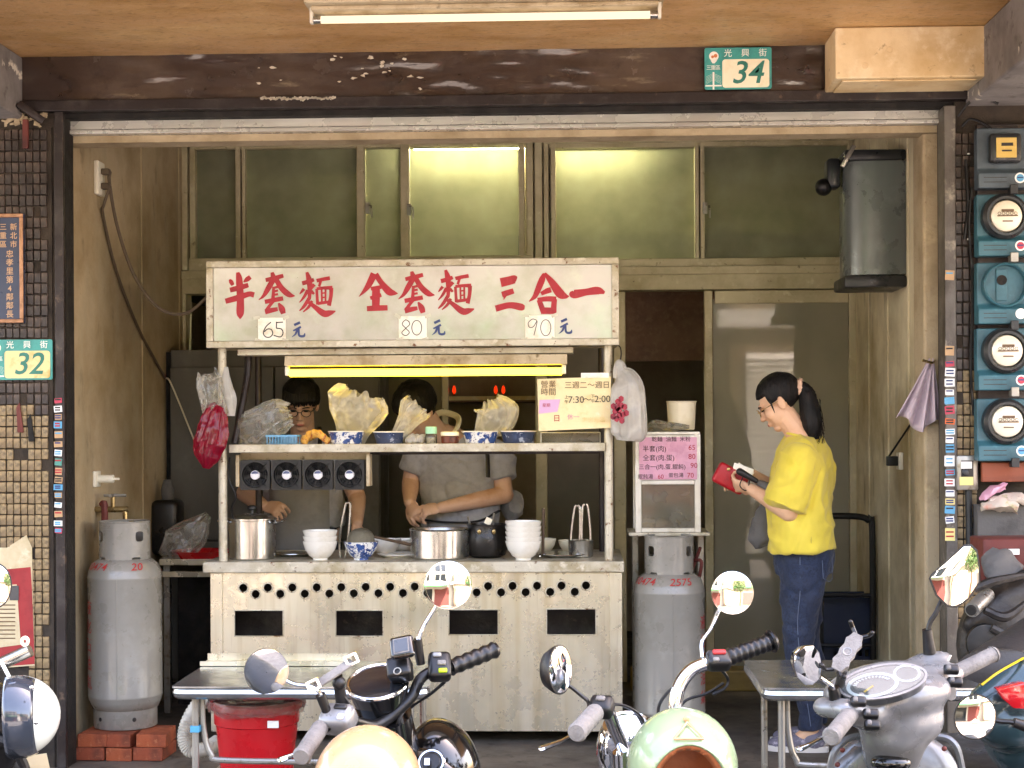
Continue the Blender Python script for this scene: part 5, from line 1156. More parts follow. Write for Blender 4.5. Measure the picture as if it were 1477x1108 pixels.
# ---- electricity meters
mtb = thing('meter_board', 'dark iron backing board behind the column of electricity meters', 'board', P(1450, 700, 6.5))
a, b = P(1408, 180, 6.47), P(1530, 668, 6.47)
MB().box((a.x, 6.455, b.z), (b.x, 6.5, a.z)).build('board', 'dark_iron', mtb, smooth=0, bevel=.004)
MB().box((P(1411, 0, 6.45).x, 6.43, P(1440, 695, 6.45).z), (b.x, 6.453, P(1440, 667, 6.45).z)).build('plank', 'wood_red', mtb, smooth=0, bevel=.003)
for py in (222, 290, 345): MB().ell(P(1397, py, 6.487), (.006, .006, .004), None, 8, 6).build('screw', 'plate_white', mtb)
def meter(i, y0, y1, kind, label):
    Y = 6.38; x0, x1 = 1411, 1492; a, b = P(x0, y0, Y), P(x1, y1, Y); z1 = P(1452, y0, Y).z; z0 = P(1452, y1, Y).z
    t = thing('electricity_meter', label, 'electricity meter', V(((a.x + b.x) / 2, 6.42, z0)), 'electricity meters in a column')
    cm = 'meter_slate' if kind == 'square' else 'meter_teal'
    W_ = b.x - a.x; Hh = z1 - z0; cx = P(1450, 300, Y).x; cz = z0 + Hh * .63
    MB().prism([(a.x, Y, z0), (a.x, Y, z0 + Hh * .24), (a.x, Y + .025, z0 + Hh * .32), (a.x, Y + .025, z1), (a.x, 6.454, z1), (a.x, 6.454, z0)], (W_, 0, 0)).build('case', cm, t, smooth=0, bevel=.005)
    if kind == 'square':
        MB().box((cx - .062, Y - .02, cz - .055), (cx + .062, Y + .024, cz + .062)).build('cover', 'meter_dark', t, bevel=.014, seg=3)
        MB().box((cx - .04, Y - .024, cz - .036), (cx + .04, Y - .0205, cz + .043)).build('dial', 'meter_dial_y', t, smooth=0, bevel=.002)
        MB().box((cx - .02, Y - .0262, cz + .01), (cx + .025, Y - .0242, cz + .022)).box((cx - .018, Y - .0262, cz - .012), (cx + .02, Y - .0242, cz - .006)).build('register', 'ink_black', t, smooth=0)
    elif kind == 'round':
        MB().lathe([(.092, 0), (.09, .035), (.078, .05), (.068, .05), (.064, .03)], (cx, Y + .026, cz), (0, -1, 0), 40).build('ring', 'meter_dark', t)
        dl = MB().lathe([(.064, .03), (.06, .046), (.045, .056), (.002, .059)], (cx, Y + .026, cz), (0, -1, 0), 32, caps=False).build('dial', 'meter_dial', t)
        g = MB().box((cx - .04, Y - .036, cz - .004), (cx + .04, Y - .0345, cz + .001)).box((cx - .024, Y - .037, cz + .014), (cx + .024, Y - .0345, cz + .024)).box((cx - .02, Y - .036, cz - .025), (cx + .02, Y - .034, cz - .02))
        for k in range(5): g.torus((cx - .032 + .016 * k, Y - .034, cz + .008), (0, 1, 0), .0058, .001, 10, 4)
        g.build('register', 'ink_brown', dl, smooth=0)
    else:
        MB().lathe([(.09, 0), (.088, .03), (.083, .034), (.079, .03), (.077, .004), (.003, .003)], (cx, Y + .024, cz), (0, -1, 0), 36, caps=False).build('empty_socket', 'meter_teal', t)
        MB().lathe([(.02, 0), (.02, .004), (.002, .0042)], (cx - .012, Y + .013, cz + .02), (0, -1, 0), 18).build('hole_shade', 'pitch', t)  # dark disc painted as the shade inside an opening
        MB().box((cx - .034, Y + .0135, cz - .062), (cx + .01, Y + .02, cz + .065)).build('bridge', 'meter_teal', t, smooth=0, bevel=.003)
    for k in range(2): MB().box((a.x + .02, Y - .0015, z0 + .04 - .018 * k), (a.x + .11, Y + .001, z0 + .043 - .018 * k)).build('ridge', 'meter_dark', t, smooth=0)
    sc = P(1470, 0, Y).x
    sk_ = MB().lathe([(.021, 0), (.021, .0015), (.001, .0016)], (sc, Y - .0002, z0 + Hh * .16), (0, -1, 0), 20).build('seal_sticker', 'sticker_white', t, smooth=0)
    if kind != 'empty':
        MB().plate([circle(0, 0, .015, 14)], (sc, Y - .0023, z0 + Hh * .16), X, Z, .0006).build('sticker_print', 'sticker_red' if i % 2 else 'sticker_blue', sk_, smooth=0)
        MB().box((sc - .012, Y - .0032, z0 + Hh * .155), (sc + .012, Y - .0027, z0 + Hh * .175)).build('sticker_bar', 'ink_blue', sk_, smooth=0)
    tb_ = MB().box((P(1455, 0, Y).x, Y - .012, z0 - .025), (P(1466, 0, Y).x, Y + .03, z0 + .012)).build('seal_tab', 'meter_dark' if i % 2 == 0 else 'leg_steel', t, smooth=0, bevel=.002)
meter(0, 183, 271, 'square', 'slate electricity meter with square yellow window, topmost of the column')
meter(1, 279, 369, 'round', 'teal electricity meter with round white dial, second from the top')
meter(2, 378, 467, 'empty', 'teal meter base without a dial, its round socket empty')
meter(3, 473, 563, 'round', 'teal electricity meter with round white dial, just below the empty socket')
meter(4, 575, 665, 'round', 'teal electricity meter with round white dial, lowest of the column')
ib = thing('doorbell_box', 'small framed metal bell box beside the sticker-covered post', 'doorbell', P(1394, 706, 6.48))
a, b = P(1379, 657, 6.47), P(1410, 707, 6.47)
MB().box((a.x, 6.455, b.z), (b.x, 6.498, a.z)).build('case', 'leg_steel', ib, bevel=.006)
MB().box((a.x + .016, 6.4525, b.z + .02), (b.x - .02, 6.4545, a.z - .02)).build('face', 'black_plastic', ib, smooth=0)
MB().box(P(1386, 666, 6.452), P(1402, 676, 6.4505)).build('card', 'sticker_white', ib, smooth=0); MB().box(P(1384, 688, 6.452), P(1404, 700, 6.4505)).build('card', 'sticker_yellow', ib, smooth=0)
MB().lathe([(.014, 0), (.014, .006), (.008, .009)], P(1392, 682, 6.4525), (0, -1, 0), 16).build('button', 'meter_dark', ib)
tag(MB().tube([P(1397, 707, 6.485), P(1398, 780, 6.485), P(1399, 860, 6.485)], .014, 8).build('conduit', 'meter_dark'), 'dark conduit running down from the bell box', 'conduit')
tag(MB().tube(spline([P(1393, 230, 6.485), P(1396, 300, 6.485), P(1391, 345, 6.485)], 5), .006, 6).build('meter_wire', 'black_plastic'), 'black wire hanging down the tile strip beside the meters', 'cable')
nb = thing('letter_box', 'grey letter shelf stuffed with crumpled newspapers under the meters', 'letter box', P(1450, 760, 6.45))
a, b = P(1408, 728, 6.44), P(1530, 790, 6.44)
MB().box((a.x, 6.42, b.z), (b.x, 6.5, a.z)).build('box', 'cloth_grey', nb, smooth=0, bevel=.004)
for k, (p0, p1, r_, m) in enumerate((((1415, 730), (1466, 735), .05, 'newsprint'), ((1430, 722), (1490, 722), .035, 'newsprint'), ((1416, 715), (1450, 705), .03, 'paper_pink'))):
    q0, q1 = P(*p0, 6.4), P(*p1, 6.4)
    MB().tube(spline([q0, (q0 + q1) / 2 + V((0, 0, .01)), q1], 6), [r_ * .5, r_, r_ * .8], 12, flat=.5, hint=(0, 1, 0)).crumple(.02, 16, k).build('newspaper', m, nb, smooth=30)

# ---- grey heater on the right wall, cloth, switch, trolley, crate
hx1 = XR + .002
a = P(1252, 222, 7.55); b = P(1335, 418, 7.3)
ht = thing('wall_heater', 'tall grey metal water heater hung on the shop side wall', 'water heater', (hx1 - .15, 7.4, P(1290, 420, 7.3).z))
zt2, zb2 = P(1290, 222, 7.4).z, P(1290, 418, 7.4).z
MB().rings([[V((hx1 - x_, y_, z_)) for x_, y_ in ((0, 7.28), (.17, 7.28), (.23, 7.29), (.262, 7.33), (.268, 7.4), (.262, 7.5), (.23, 7.54), (0, 7.55))] for z_ in (zb2 + .06, zt2 - .05)]).build('casing', 'heater_grey', ht, smooth=60)
MB().box((hx1 - .275, 7.265, zt2 - .049), (hx1, 7.56, zt2)).build('top_cap', 'meter_dark', ht, bevel=.01); MB().box((hx1 - .28, 7.26, zb2), (hx1, 7.565, zb2 + .055)).build('bottom_cap', 'meter_dark', ht, bevel=.01)
bk_ = MB().box((hx1 - .34, 7.36, zt2 - .16), (hx1 - .276, 7.46, zt2 - .02)).build('bracket', 'meter_dark', ht, bevel=.02, seg=3)
MB().ell((hx1 - .35, 7.4, zt2 - .15), (.04, .05, .04), None, 14, 10).build('flue_end', 'black_plastic', bk_)
MB().obox((hx1 - .26, 7.27, zt2 - .03), (.02, .02, .11), rotm(0, 30, 0)).build('strap', 'leg_steel', ht, bevel=.003)
q = P(1341, 524, 6.655)
cloth = MB()
n_, m_ = 26, 10; vs = []
for i in range(m_ + 1):
    for j in range(n_ + 1):
        t_ = i / m_; u = j / n_ - .5
        vs.append(q + V((-.085 * t_ * .6 + u * (.02 + .17 * t_) , -.03 - .03 * math.sin(u * 22 + 1) * (.2 + t_), -.27 * t_ * (1 - .25 * abs(u - .1)) - .02 * math.cos(u * 9))))
cloth.add(vs, [(i * (n_ + 1) + j, i * (n_ + 1) + j + 1, (i + 1) * (n_ + 1) + j + 1, (i + 1) * (n_ + 1) + j) for i in range(m_) for j in range(n_)])
ck = thing('hanging_cloth', 'lilac-grey cloth hung from a hook on the wall edge', 'cloth', q - V((0, 0, .3)))
o = cloth.build('cloth', 'cloth_lilac', ck, smooth=60); md = o.modifiers.new('thick', 'SOLIDIFY'); md.thickness = .003
MB().tube(spline([q + V((.02, 0, .01)), q + V((0, -.04, 0)), q + V((-.04, -.05, .01))], 4), .006, 6).build('hook', 'brass', ck)
q = V((XR + .003, 7.4, P(1308, 665, 7.4).z)); sw = thing('wall_switch', 'black plug with cord in the wall socket beside the lilac cloth', 'plug', q)
MB().box(q + V((-.02, -.035, -.04)), q + V((0, .035, .04))).build('plate', 'socket_white', sw, bevel=.004)
MB().box(q + V((-.07, -.022, -.022)), q + V((-.0205, .022, .022))).build('plug', 'black_plastic', sw, bevel=.004)
MB().tube([q + V((-.06, 0, .02)), P(1318, 605, 7.2), P(1334, 545, 6.87)], .005, 6).build('cord', 'black_plastic', sw)
tr = thing('hand_trolley', 'black tubular hand trolley standing behind the customer', 'trolley', P(1240, 1000, 8.0))
x0, x1 = P(1165, 750, 8.0).x, P(1258, 750, 8.0).x; z1 = P(1210, 745, 8.0).z
MB().tube(spline([V((x0, 8.0, .05)), V((x0, 8.0, z1 - .08)), V((x0 + .02, 8.0, z1 - .02)), V((x0 + .08, 8.0, z1)), V((x1 - .08, 8.0, z1)), V((x1 - .02, 8.0, z1 - .02)), V((x1, 8.0, z1 - .08)), V((x1, 8.0, .05))], 6), .016, 10).build('frame', 'black_plastic', tr)
for z in (.3, .55): MB().tube([V((x0, 8.0, z)), V((x1, 8.0, z))], .01, 8).build('crossbar', 'black_plastic', tr)
MB().box((x0 - .03, 7.85, .03), (x1 + .03, 8.0, .038)).build('toe_plate', 'black_plastic', tr, smooth=0)
for x in (x0 - .03, x1 + .03): MB().cyl((x - .02, 8.08, .08), (x + .02, 8.08, .08), .08, n=20).build('wheel', 'rubber', tr)
a, b = P(1188, 862, 8.1), P(1278, 938, 8.1)
cx0, cx1, cz0, cz1 = a.x, b.x, P(1233, 938, 8.1).z, P(1233, 862, 8.1).z
cb = thing('crate', 'dark blue plastic crate on the floor behind the customer', 'crate', ((cx0 + cx1) / 2, 8.2, .1)); cz0 = .112
m = MB()
hl = [rrect(0, 0, cx1 - cx0, cz1 - cz0, .01)]
for k in range(7):
    for j in range(2): hl.append(rect(.045 + k * .032, .07 + j * .05, .045 + k * .032 + .018, .07 + j * .05 + .03))
m.plate(hl, (cx0, 8.1, cz0), X, Z, .006).box((cx0, 8.104, cz0), (cx1, 8.4, cz0 + .006)).box((cx0, 8.104, cz0 + .007), (cx0 + .006, 8.4, cz1)).box((cx1 - .006, 8.104, cz0 + .007), (cx1, 8.4, cz1)).box((cx0, 8.394, cz0 + .007), (cx1, 8.4, cz1))
m.build('body', 'crate_blue', cb, smooth=0); MB().box((cx0 - .008, 8.09, cz1 - .015), (cx1 + .008, 8.0965, cz1)).build('rim', 'crate_blue', cb, smooth=0)
# altar shelf and red lamps in the dark back room
al = thing('altar_shelf', 'dim shelf with a strip coloured like a tube reflection in the dark back room', 'shelf', P(700, 640, 9.5))
a, b = P(618, 572, 9.5), P(772, 577, 9.5)
MB().box((a.x, 9.5, b.z), (b.x, 9.52, a.z)).build('edge', 'paper_cream', al, smooth=0); MB().box((a.x, 9.521, b.z - .01), (b.x, 9.9, a.z - .003)).build('board', 'brown_board', al, smooth=0)  # cream front strip imitates the reflection of a lamp tube
MB().box((a.x, 9.9, 0), (b.x, 9.95, 2.2)).build('cabinet_back', 'dark_room', al, smooth=0)
for k, px in enumerate((645, 655, 715, 726)):
    c = P(px, 571, 9.55); t = thing('altar_lamp', ['first', 'second', 'third', 'fourth'][k] + ' small red altar lamp on the shelf, counted from the bent cook', 'lamp', c, 'red altar lamps')
    MB().lathe([(.009, 0), (.011, .008), (.004, .014)], c, n=12).build('base', 'brass', t); MB().lathe([(.006, .014), (.012, .026), (.01, .046), (.003, .062)], c, n=12).build('bulb', 'red_lamp', t)
rb = P(563, 690, 9.3); tag(MB().box(rb + V((-.12, 0, -.03)), rb + V((.14, .3, .03))).build('storage_box', 'rust_red', bevel=.01), 'dark red box in the gloom behind the cooks', 'box')
# things on the loft floor
c = P(1155, 374, 9.1); tag(MB().box((c.x - .12, 9.0, ZS + .001), (c.x + .12, 9.2, ZS + .11)).build('loft_box', 'black_plastic', bevel=.02, seg=3), 'dark box behind the dim pane of the shorter transom window', 'box')
# poster on the left pillar
pt = thing('poster', 'torn red and beige paper poster on the pillar below number 32', 'poster', P(20, 962, 6.49))
MB().prism([P(-30, 790, 6.492), P(10, 790, 6.492), P(38, 772, 6.492), P(46, 790, 6.492), P(47, 850, 6.492), P(50, 960, 6.492), P(-30, 966, 6.492)], (0, .003, 0)).build('sheet', 'poster_beige', pt, smooth=0)
MB().prism([P(-30, 825, 6.4905), P(44, 818, 6.4905), P(46, 850, 6.4905), P(50, 958, 6.4905), P(-30, 964, 6.4905)], (0, .001, 0)).build('red_field', 'poster_red', pt, smooth=0)
MB().prism([P(-30, 845, 6.489), P(24, 843, 6.489), P(30, 930, 6.489), P(-30, 938, 6.489)], (0, .001, 0)).build('text_field', 'poster_beige', pt, smooth=0)
MB().box(P(14, 845, 6.488), P(27, 866, 6.487)).build('picture', 'cloth_grey', pt, smooth=0)
g = MB()
for k in range(9): z_ = 872 + 6 * k; g.box(P(-20, z_, 6.4878), P(22, z_ + 1.6, 6.4872))
g.build('printed_lines', 'ink_brown', pt, smooth=0)
for px, py, hh, nm in ((28, 600, 48, 'red-tipped dark strip hanging on the tiles'), (44, 617, 40, 'short dark strip hanging on the tiles below number 32')):
    tag(MB().prism([P(px - 5, py - 12, 6.485), P(px, py - 20, 6.485), P(px + 3, py, 6.484), P(px + 6, py + hh * .5, 6.484), P(px - 3, py + hh * .5, 6.484)], (0, .006, 0)).build('hanging_strip', 'rust_red' if px == 28 else 'pitch', smooth=0, bevel=.002), nm, 'strip')

# ---- loose wires at the meter corner and at the left beam
for k, (pts, nm) in enumerate((([P(1382, 168, 6.47), P(1396, 150, 6.44), P(1412, 140, 6.42), P(1440, 150, 6.4)], 'black wire looping over the top meter'), ([P(1388, 182, 6.48), P(1400, 172, 6.46), P(1418, 178, 6.45), P(1430, 186, 6.44)], 'short black wire entering the top meter'), ([P(1402, 270, 6.47), P(1398, 330, 6.47), P(1403, 420, 6.47), P(1400, 520, 6.47), P(1404, 600, 6.47)], 'long black wire running down beside the meters'))):
    tag(MB().tube(spline(pts, 7), .0055, 6).build('meter_wire', 'black_plastic'), nm, 'cable')
bk2 = thing('beam_bracket', 'rusty iron bracket and broken plaster under the beam by the tiled pillar', 'bracket', P(40, 190, 6.46))
MB().bar(P(26, 150, 6.42), P(62, 175, 6.47), .02, .03).build('strut', 'dark_iron', bk2, bevel=.003)
MB().box(P(32, 172, 6.47), P(42, 215, 6.485)).build('strap', 'rust_red', bk2, smooth=0, bevel=.002)
rs2 = random.Random(9); fl2 = MB()
for k in range(30): fl2.obox(P(2 + rs2.uniform(0, 62), 170 + rs2.uniform(-6, 14), 6.488), (rs2.uniform(.008, .03), .008, rs2.uniform(.006, .02)), rotm(rs2.uniform(-20, 20), rs2.uniform(-40, 40), rs2.uniform(-20, 20)))
o = fl2.crumple(.004, 60).build('plaster_crumbs', 'plaster_edge', bk2, smooth=0); o['kind'] = 'stuff'
# ------------------------------------------------------------------ low folding tables, bucket, hose
def table(label, xc, y0, y1, x0, x1, zt_):
    t = thing('folding_table', label, 'table', V(((x0 + x1) / 2, (y0 + y1) / 2, 0)), 'low steel folding tables')
    MB().plate([rrect(x0, y0, x1, y1, .02, 4)], (0, 0, zt_ - .004), (1, 0, 0), (0, 1, 0), .006).build('top', 'table_steel', t, smooth=30)
    rail = MB()
    pts = [V((x, y, zt_ - .026)) for x, y in rrect(x0 + .018, y0 + .018, x1 - .018, y1 - .018, .03, 4)]
    rail.tube(pts + [pts[0]], .0225, 10, caps=False).build('edge_rail', 'table_steel', t)
    for y in (y0 + .07, y1 - .07):
        for s_, xa in ((1, x0 + .07), (-1, x1 - .07)):
            MB().tube([V((xa, y, zt_ - .045)), V((xa, y, .01))], .0125, 10).build('leg', 'leg_steel', t)
    for s_, xa in ((1, x0 + .07), (-1, x1 - .07)):
        MB().tube([V((xa, y0 + .07, .12)), V((xa, y1 - .07, .12))], .009, 8).build('side_rung', 'leg_steel', t)
    xa, xb = x0 + .07, x1 - .07
    MB().tube(spline([V((xa + .02, y0 + .085, zt_ - .05)), V((xa + .025, y0 + .085, .34)), V((xa + .05, y0 + .085, .25)), V((xa + .12, y0 + .085, .225)), V((xb - .12, y0 + .085, .225)), V((xb - .05, y0 + .085, .25)), V((xb - .025, y0 + .085, .34)), V((xb - .02, y0 + .085, zt_ - .05))], 6), .011, 10).build('folding_frame', 'leg_steel', t)
    return t
a = P(246, 990, 5.5); zt1 = a.z
t1 = table('low steel folding table in front of the stall, red bucket beneath', 0, 5.5, 6.1, a.x, a.x + .9, zt1)
MB().box((a.x + .055, 5.553, .33), (a.x + .087, 5.588, .352)).build('tape_band', 'blue_tape', t1, smooth=0)
a2 = P(1101, 992, 5.45)
table('low steel folding table in front of the customer, beside the grey scooter', 0, 5.45, 6.1, a2.x, a2.x + .9, a2.z)
# steel tray on the table
q0, q1 = P(296, 962, 6.05), P(505, 962, 6.05)
ty = thing('steel_tray', 'long worn steel tray lying along the back of the low table', 'tray', V(((q0.x + q1.x) / 2, 6.02, zt1)))
MB().box((q0.x, 5.97, zt1 + .001), (q1.x, 6.09, zt1 + .006)).build('floor', 'steel', ty, smooth=0)
MB().box((q0.x, 5.965, zt1 + .001), (q1.x, 5.9695, zt1 + .018)).build('front_lip', 'steel', ty, smooth=0); MB().box((q0.x, 6.0905, zt1 + .001), (q1.x, 6.095, zt1 + .03)).build('rear_lip', 'steel', ty, smooth=0)
# bucket
c = P(372, 1040, 5.85); c = V((c.x, 5.83, 0)); zbt = P(372, 1016, 5.7).z
bu = thing('bucket', 'red lidded plastic bucket under the low table', 'bucket', c)
MB().lathe([(.115, .005), (.118, 0), (.15, zbt - .09), (.156, zbt - .085), (.158, zbt - .03)], c, n=40).build('body', 'red_bucket', bu)
MB().lathe([(.166, zbt - .035), (.17, zbt - .03), (.17, zbt - .012), (.16, zbt - .004), (.002, zbt)], c, n=40).build('lid', 'red_bucket', bu)
sk_ = MB().lathe([(.172, zbt - .045), (.18, zbt - .02), (.176, zbt + .001), (.14, zbt + .006), (.08, zbt + .004)], c, n=40, caps=False).crumple(.008, 22, 2).build('plastic_wrap', 'wrap_clear', bu)
MB().box(c + V((.07, -.158, zbt - .08)), c + V((.11, -.15, zbt - .055))).build('label_tag', 'sticker_white', bu, smooth=0)
hp = spline([P(303, 1008, 6.2), P(285, 1018, 6.2), P(270, 1045, 6.18), P(267, 1068, 6.16), P(276, 1083, 6.15), P(298, 1080, 6.15), P(315, 1070, 6.2)], 12)
hs = MB().tube(hp, [(.031 if i % 2 else .027) for i in range(len(hp))], 14)
tag(hs.build('drain_hose', 'hose', smooth=60), 'ribbed grey drain hose curling beside the red bucket', 'hose')
# ------------------------------------------------------------------ people: closed volumes fused into one continuous surface
def fuse(b, name, m, parent, voxel=.0045, it=3, wrinkle=None, fac=.5):
    me = bpy.data.meshes.new('tmp'); me.from_pydata([tuple(p) for p in b.v], [], b.f)
    bm = bmesh.new(); bm.from_mesh(me); bmesh.ops.recalc_face_normals(bm, faces=bm.faces); bm.to_mesh(me); bm.free()
    o = bpy.data.objects.new('tmp', me); COL.objects.link(o)
    md = o.modifiers.new('r', 'REMESH'); md.mode = 'VOXEL'; md.voxel_size = voxel
    if it:
        ms = o.modifiers.new('s', 'SMOOTH'); ms.factor = fac; ms.iterations = it
    bpy.context.view_layer.update()
    r = bpy.data.meshes.new_from_object(o.evaluated_get(bpy.context.evaluated_depsgraph_get())); r.name = name
    bpy.data.objects.remove(o); bpy.data.meshes.remove(me)
    if wrinkle:
        ns = [v.normal.copy() for v in r.vertices]
        for v, n in zip(r.vertices, ns): v.co += n * wrinkle(v.co)
    for p in r.polygons: p.use_smooth = True
    r.materials.clear(); r.materials.append(MATS[m])
    ob_ = bpy.data.objects.new(name, r); COL.objects.link(ob_); ob_.parent = parent; return ob_
def limb(b, pts, radii, flat=1., hint=None, k=5, n=14): return b.tube(spline(pts, k), radii, n, flat=flat, hint=hint, round_ends=True)
def ellring(cx, cy, z, rx, ry, n=28, tilt=0., sq=2.3):
    o = []
    for i in range(n):
        a = 2 * math.pi * i / n; c_, s_ = math.cos(a), math.sin(a)
        o.append(V((cx + rx * math.copysign(abs(c_) ** (2 / sq), c_), cy + ry * math.copysign(abs(s_) ** (2 / sq), s_), z + tilt * s_)))
    return o
def head_geo(b, c, m):
    c = V(c); E = lambda p, r, mm=None: b.ell(c + m @ V(p), r, m @ mm if mm else m, 18, 12)
    E((0, .014, .034), (.074, .093, .08)); E((0, -.028, -.03), (.06, .064, .078)); E((0, -.06, -.094), (.028, .024, .02)); E((0, -.02, -.075), (.05, .05, .035))
    E((0, -.078, .028), (.05, .016, .012)); E((.034, -.06, -.022), (.026, .026, .03)); E((-.034, -.06, -.022), (.026, .026, .03))
    b.tube([c + m @ V(p) for p in ((0, -.082, .02), (0, -.093, -.005), (0, -.104, -.026))], [.008, .009, .0115], 10, round_ends=True)
    E((.011, -.098, -.03), (.008, .01, .007)); E((-.011, -.098, -.03), (.008, .01, .007))
    E((0, -.088, -.058), (.022, .01, .006)); E((0, -.087, -.068), (.019, .01, .007))
    for s_ in (-1, 1):
        E((s_ * .075, .008, -.008), (.009, .02, .031), rotm(0, 0, s_ * -18)); E((s_ * .08, .012, .004), (.006, .017, .022), rotm(0, 0, s_ * -25))
def hand_geo(b, w_, d, nrm, side=1, curl=35., thumb=35., L=1.):
    """wrist point, finger direction, back-of-hand normal; side +1 puts the thumb on +y"""
    x = V(d).normalized(); z = V(nrm); z = (z - x * z.dot(x)).normalized(); y = z.cross(x)
    M = Matrix((x, y, z)).transposed(); w_ = V(w_); T = lambda p: w_ + M @ V((p[0] * L, p[1] * L, p[2] * L))
    b.ell(T((.045, 0, 0)), (.05 * L, .037 * L, .0155 * L), M, 16, 10); b.ell(T((.07, 0, .001)), (.026 * L, .04 * L, .013 * L), M, 14, 10)
    b.ell(T((.03, side * .022, -.008)), (.03 * L, .018 * L, .015 * L), M, 12, 8)
    for yy, ln, fan, cu in ((-.033, .058, -9, 1.15), (-.0115, .07, -3, 1.05), (.0115, .076, 3, 1.), (.033, .07, 10, .9)):
        p = V((.083, yy * side, .0)); a = 0.; f_ = R(fan) * side; pts = [p]
        for sgm in (.45, .32, .25):
            a += R(curl) * cu
            p = p + V((math.cos(a) * math.cos(f_), math.sin(f_), -math.sin(a))) * ln * sgm; pts.append(p)
        b.tube([T(q) for q in pts], [.0094 * L, .0088 * L, .0082 * L, .007 * L], 10, round_ends=True)
    p = V((.025, side * .032, -.006)); q1 = p + V((.026, side * .02, -.012)); a = R(thumb); q2 = q1 + V((.028 * math.cos(a * .3), side * .006, -.014)); q3 = q2 + V((.022, -side * .008, -.012))
    b.tube([T(p), T(q1), T(q2), T(q3)], [.013 * L, .0115 * L, .0102 * L, .008 * L], 10, round_ends=True)
def hair_cap(c, m, r, inside, name, parent, amp=.006, freq=30, seed=1., shift=(0, .018, .045)):
    b = MB().ell((0, 0, 0), r, None, 64, 40); out = []
    for p in b.v:
        q = p + V(shift); nz = mnoise.noise(V((q.x * freq, q.y * freq, q.z * freq * .25)) + V((seed, 0, 0))) + .5 * mnoise.noise(V((q.x * freq * 2.5, q.y * freq * 2.5, q.z * freq * .5)))
        q = q + p.normalized() * amp * nz
        if inside(q): q = V((0, .01, .01)) + (q - V((0, .01, .01))) * .72
        out.append(V(c) + m @ q)
    b.v = out; return b.build(name, 'hair', parent, smooth=80)
def specs(c, m, parent, mt, r=.02, rim=.0022):
    c = V(c); b = MB(); T = lambda p: c + m @ V(p)
    for s_ in (-1, 1):
        ring = [T((s_ * .032 + (r + .002) * math.cos(6.283 * i / 20), -.105 + .004 * abs(math.cos(6.283 * i / 20)), .004 + r * .88 * math.sin(6.283 * i / 20))) for i in range(21)]
        b.tube(ring, rim, 6, caps=False); b.tube([T((s_ * .054, -.1, .008)), T((s_ * .074, -.06, .01)), T((s_ * .078, .0, .008)), T((s_ * .078, .012, -.002))], rim, 6)
    b.tube(spline([T((-.011, -.106, .008)), T((0, -.109, .011)), T((.011, -.106, .008))], 4), rim, 6)
    return b.build('spectacles', mt, parent)
def eyes(c, m, parent, closed=False):
    c = V(c)
    for s_ in (-1, 1):
        MB().ell(c + m @ V((s_ * .031, -.0835, .007)), (.0135, .0085, .004 if closed else .0065), m, 12, 8).build('eye', 'hair' if closed else 'eye_white', parent)
        if not closed: MB().ell(c + m @ V((s_ * .031, -.0915, .006)), (.0055, .002, .0055), m, 10, 6).build('iris', 'hair', parent)
        MB().tube(spline([c + m @ V((s_ * .014, -.092, .024)), c + m @ V((s_ * .03, -.092, .029)), c + m @ V((s_ * .047, -.082, .024))], 4), .003, 6).build('eyebrow', 'hair', parent)
def folds(seed, a=.006, f=9, zc=None):
    o = V((seed, seed * .3, 0))
    rg = lambda q: max(0, 1 - 4.5 * abs(mnoise.noise(q))) ** 2
    return lambda p: -a * .75 * rg(V((p.x * f * .45 + p.z * 2.2, p.y * f * .45, p.z * f * .5 - p.y * 2)) + o) + a * .6 * rg(V((p.x * f * .3 - p.z * 3.5, p.y * f * .4, p.z * f * .35 + p.x * 3)) + o * 1.7) + a * mnoise.noise(V((p.x * f, p.y * f, p.z * f * .55)) + o) + a * .6 * mnoise.noise(V(((p.x + p.z) * f * 2.1, p.y * f * 2, (p.z - p.x) * f * .9)) + o) + a * .9 * max(0, mnoise.noise(V((p.x * f * .8 - p.z * 5, p.y * f, p.z * f * 1.7)) + o * 2)) ** 2

# ---- customer in yellow
wp = P(1155, 1072, 6.95); s1 = 1.0
wo = thing('person', 'customer in a yellow T-shirt and jeans with black ponytail, opening a red purse', 'person', (0, 0, 0))
hm = rotm(31, 0, 0) * .95; hc = V((0, -.083, 1.495))
b = MB(); head_geo(b, hc, hm)
limb(b, [(0, .012, 1.30), (0, -.012, 1.37), (0, -.06, 1.44)], [.062, .052, .052])
b.rings([ellring(0, .012, .80, .12, .085), ellring(0, .012, .9, .125, .09), ellring(0, .01, 1.0, .125, .09), ellring(0, .0, 1.15, .14, .1), ellring(0, .0, 1.25, .15, .095), ellring(0, .01, 1.31, .1, .06)])
LS, LE, LW = (.155, .0, 1.275), (.19, -.04, 1.03), (.085, -.205, 1.125)
RS, RE, RW = (-.155, .0, 1.275), (-.2, -.03, 1.06), (-.07, -.21, 1.185)
for A in ((LS, LE, LW), (RS, RE, RW)):
    limb(b, [A[0], (V(A[0]) + V(A[1])) / 2, A[1]], [.05, .046, .04]); limb(b, [A[1], (V(A[1]) * .6 + V(A[2]) * .4), A[2]], [.04, .037, .025])
hand_geo(b, LW, (-.55, -.95, .22), (.75, -.25, -.6), 1, 38, L=.95)
hand_geo(b, RW, (.5, -.95, -.1), (-.3, -.2, .95), -1, 30, L=.95)
for s_, kn, an in ((1, (.085, -.012, .47), (.078, .045, .085)), (-1, (-.085, .02, .47), (-.085, .06, .085))):
    limb(b, [(s_ * .075, .014, .82), (s_ * .085, .004, .65), kn], [.07, .066, .048]); limb(b, [kn, (V(kn) + V(an)) / 2 + V((0, .015, .04)), an], [.05, .045, .032])
    limb(b, [an, V(an) + V((0, -.06, -.04)), V(an) + V((0, -.13, -.055))], [.035, .032, .025])
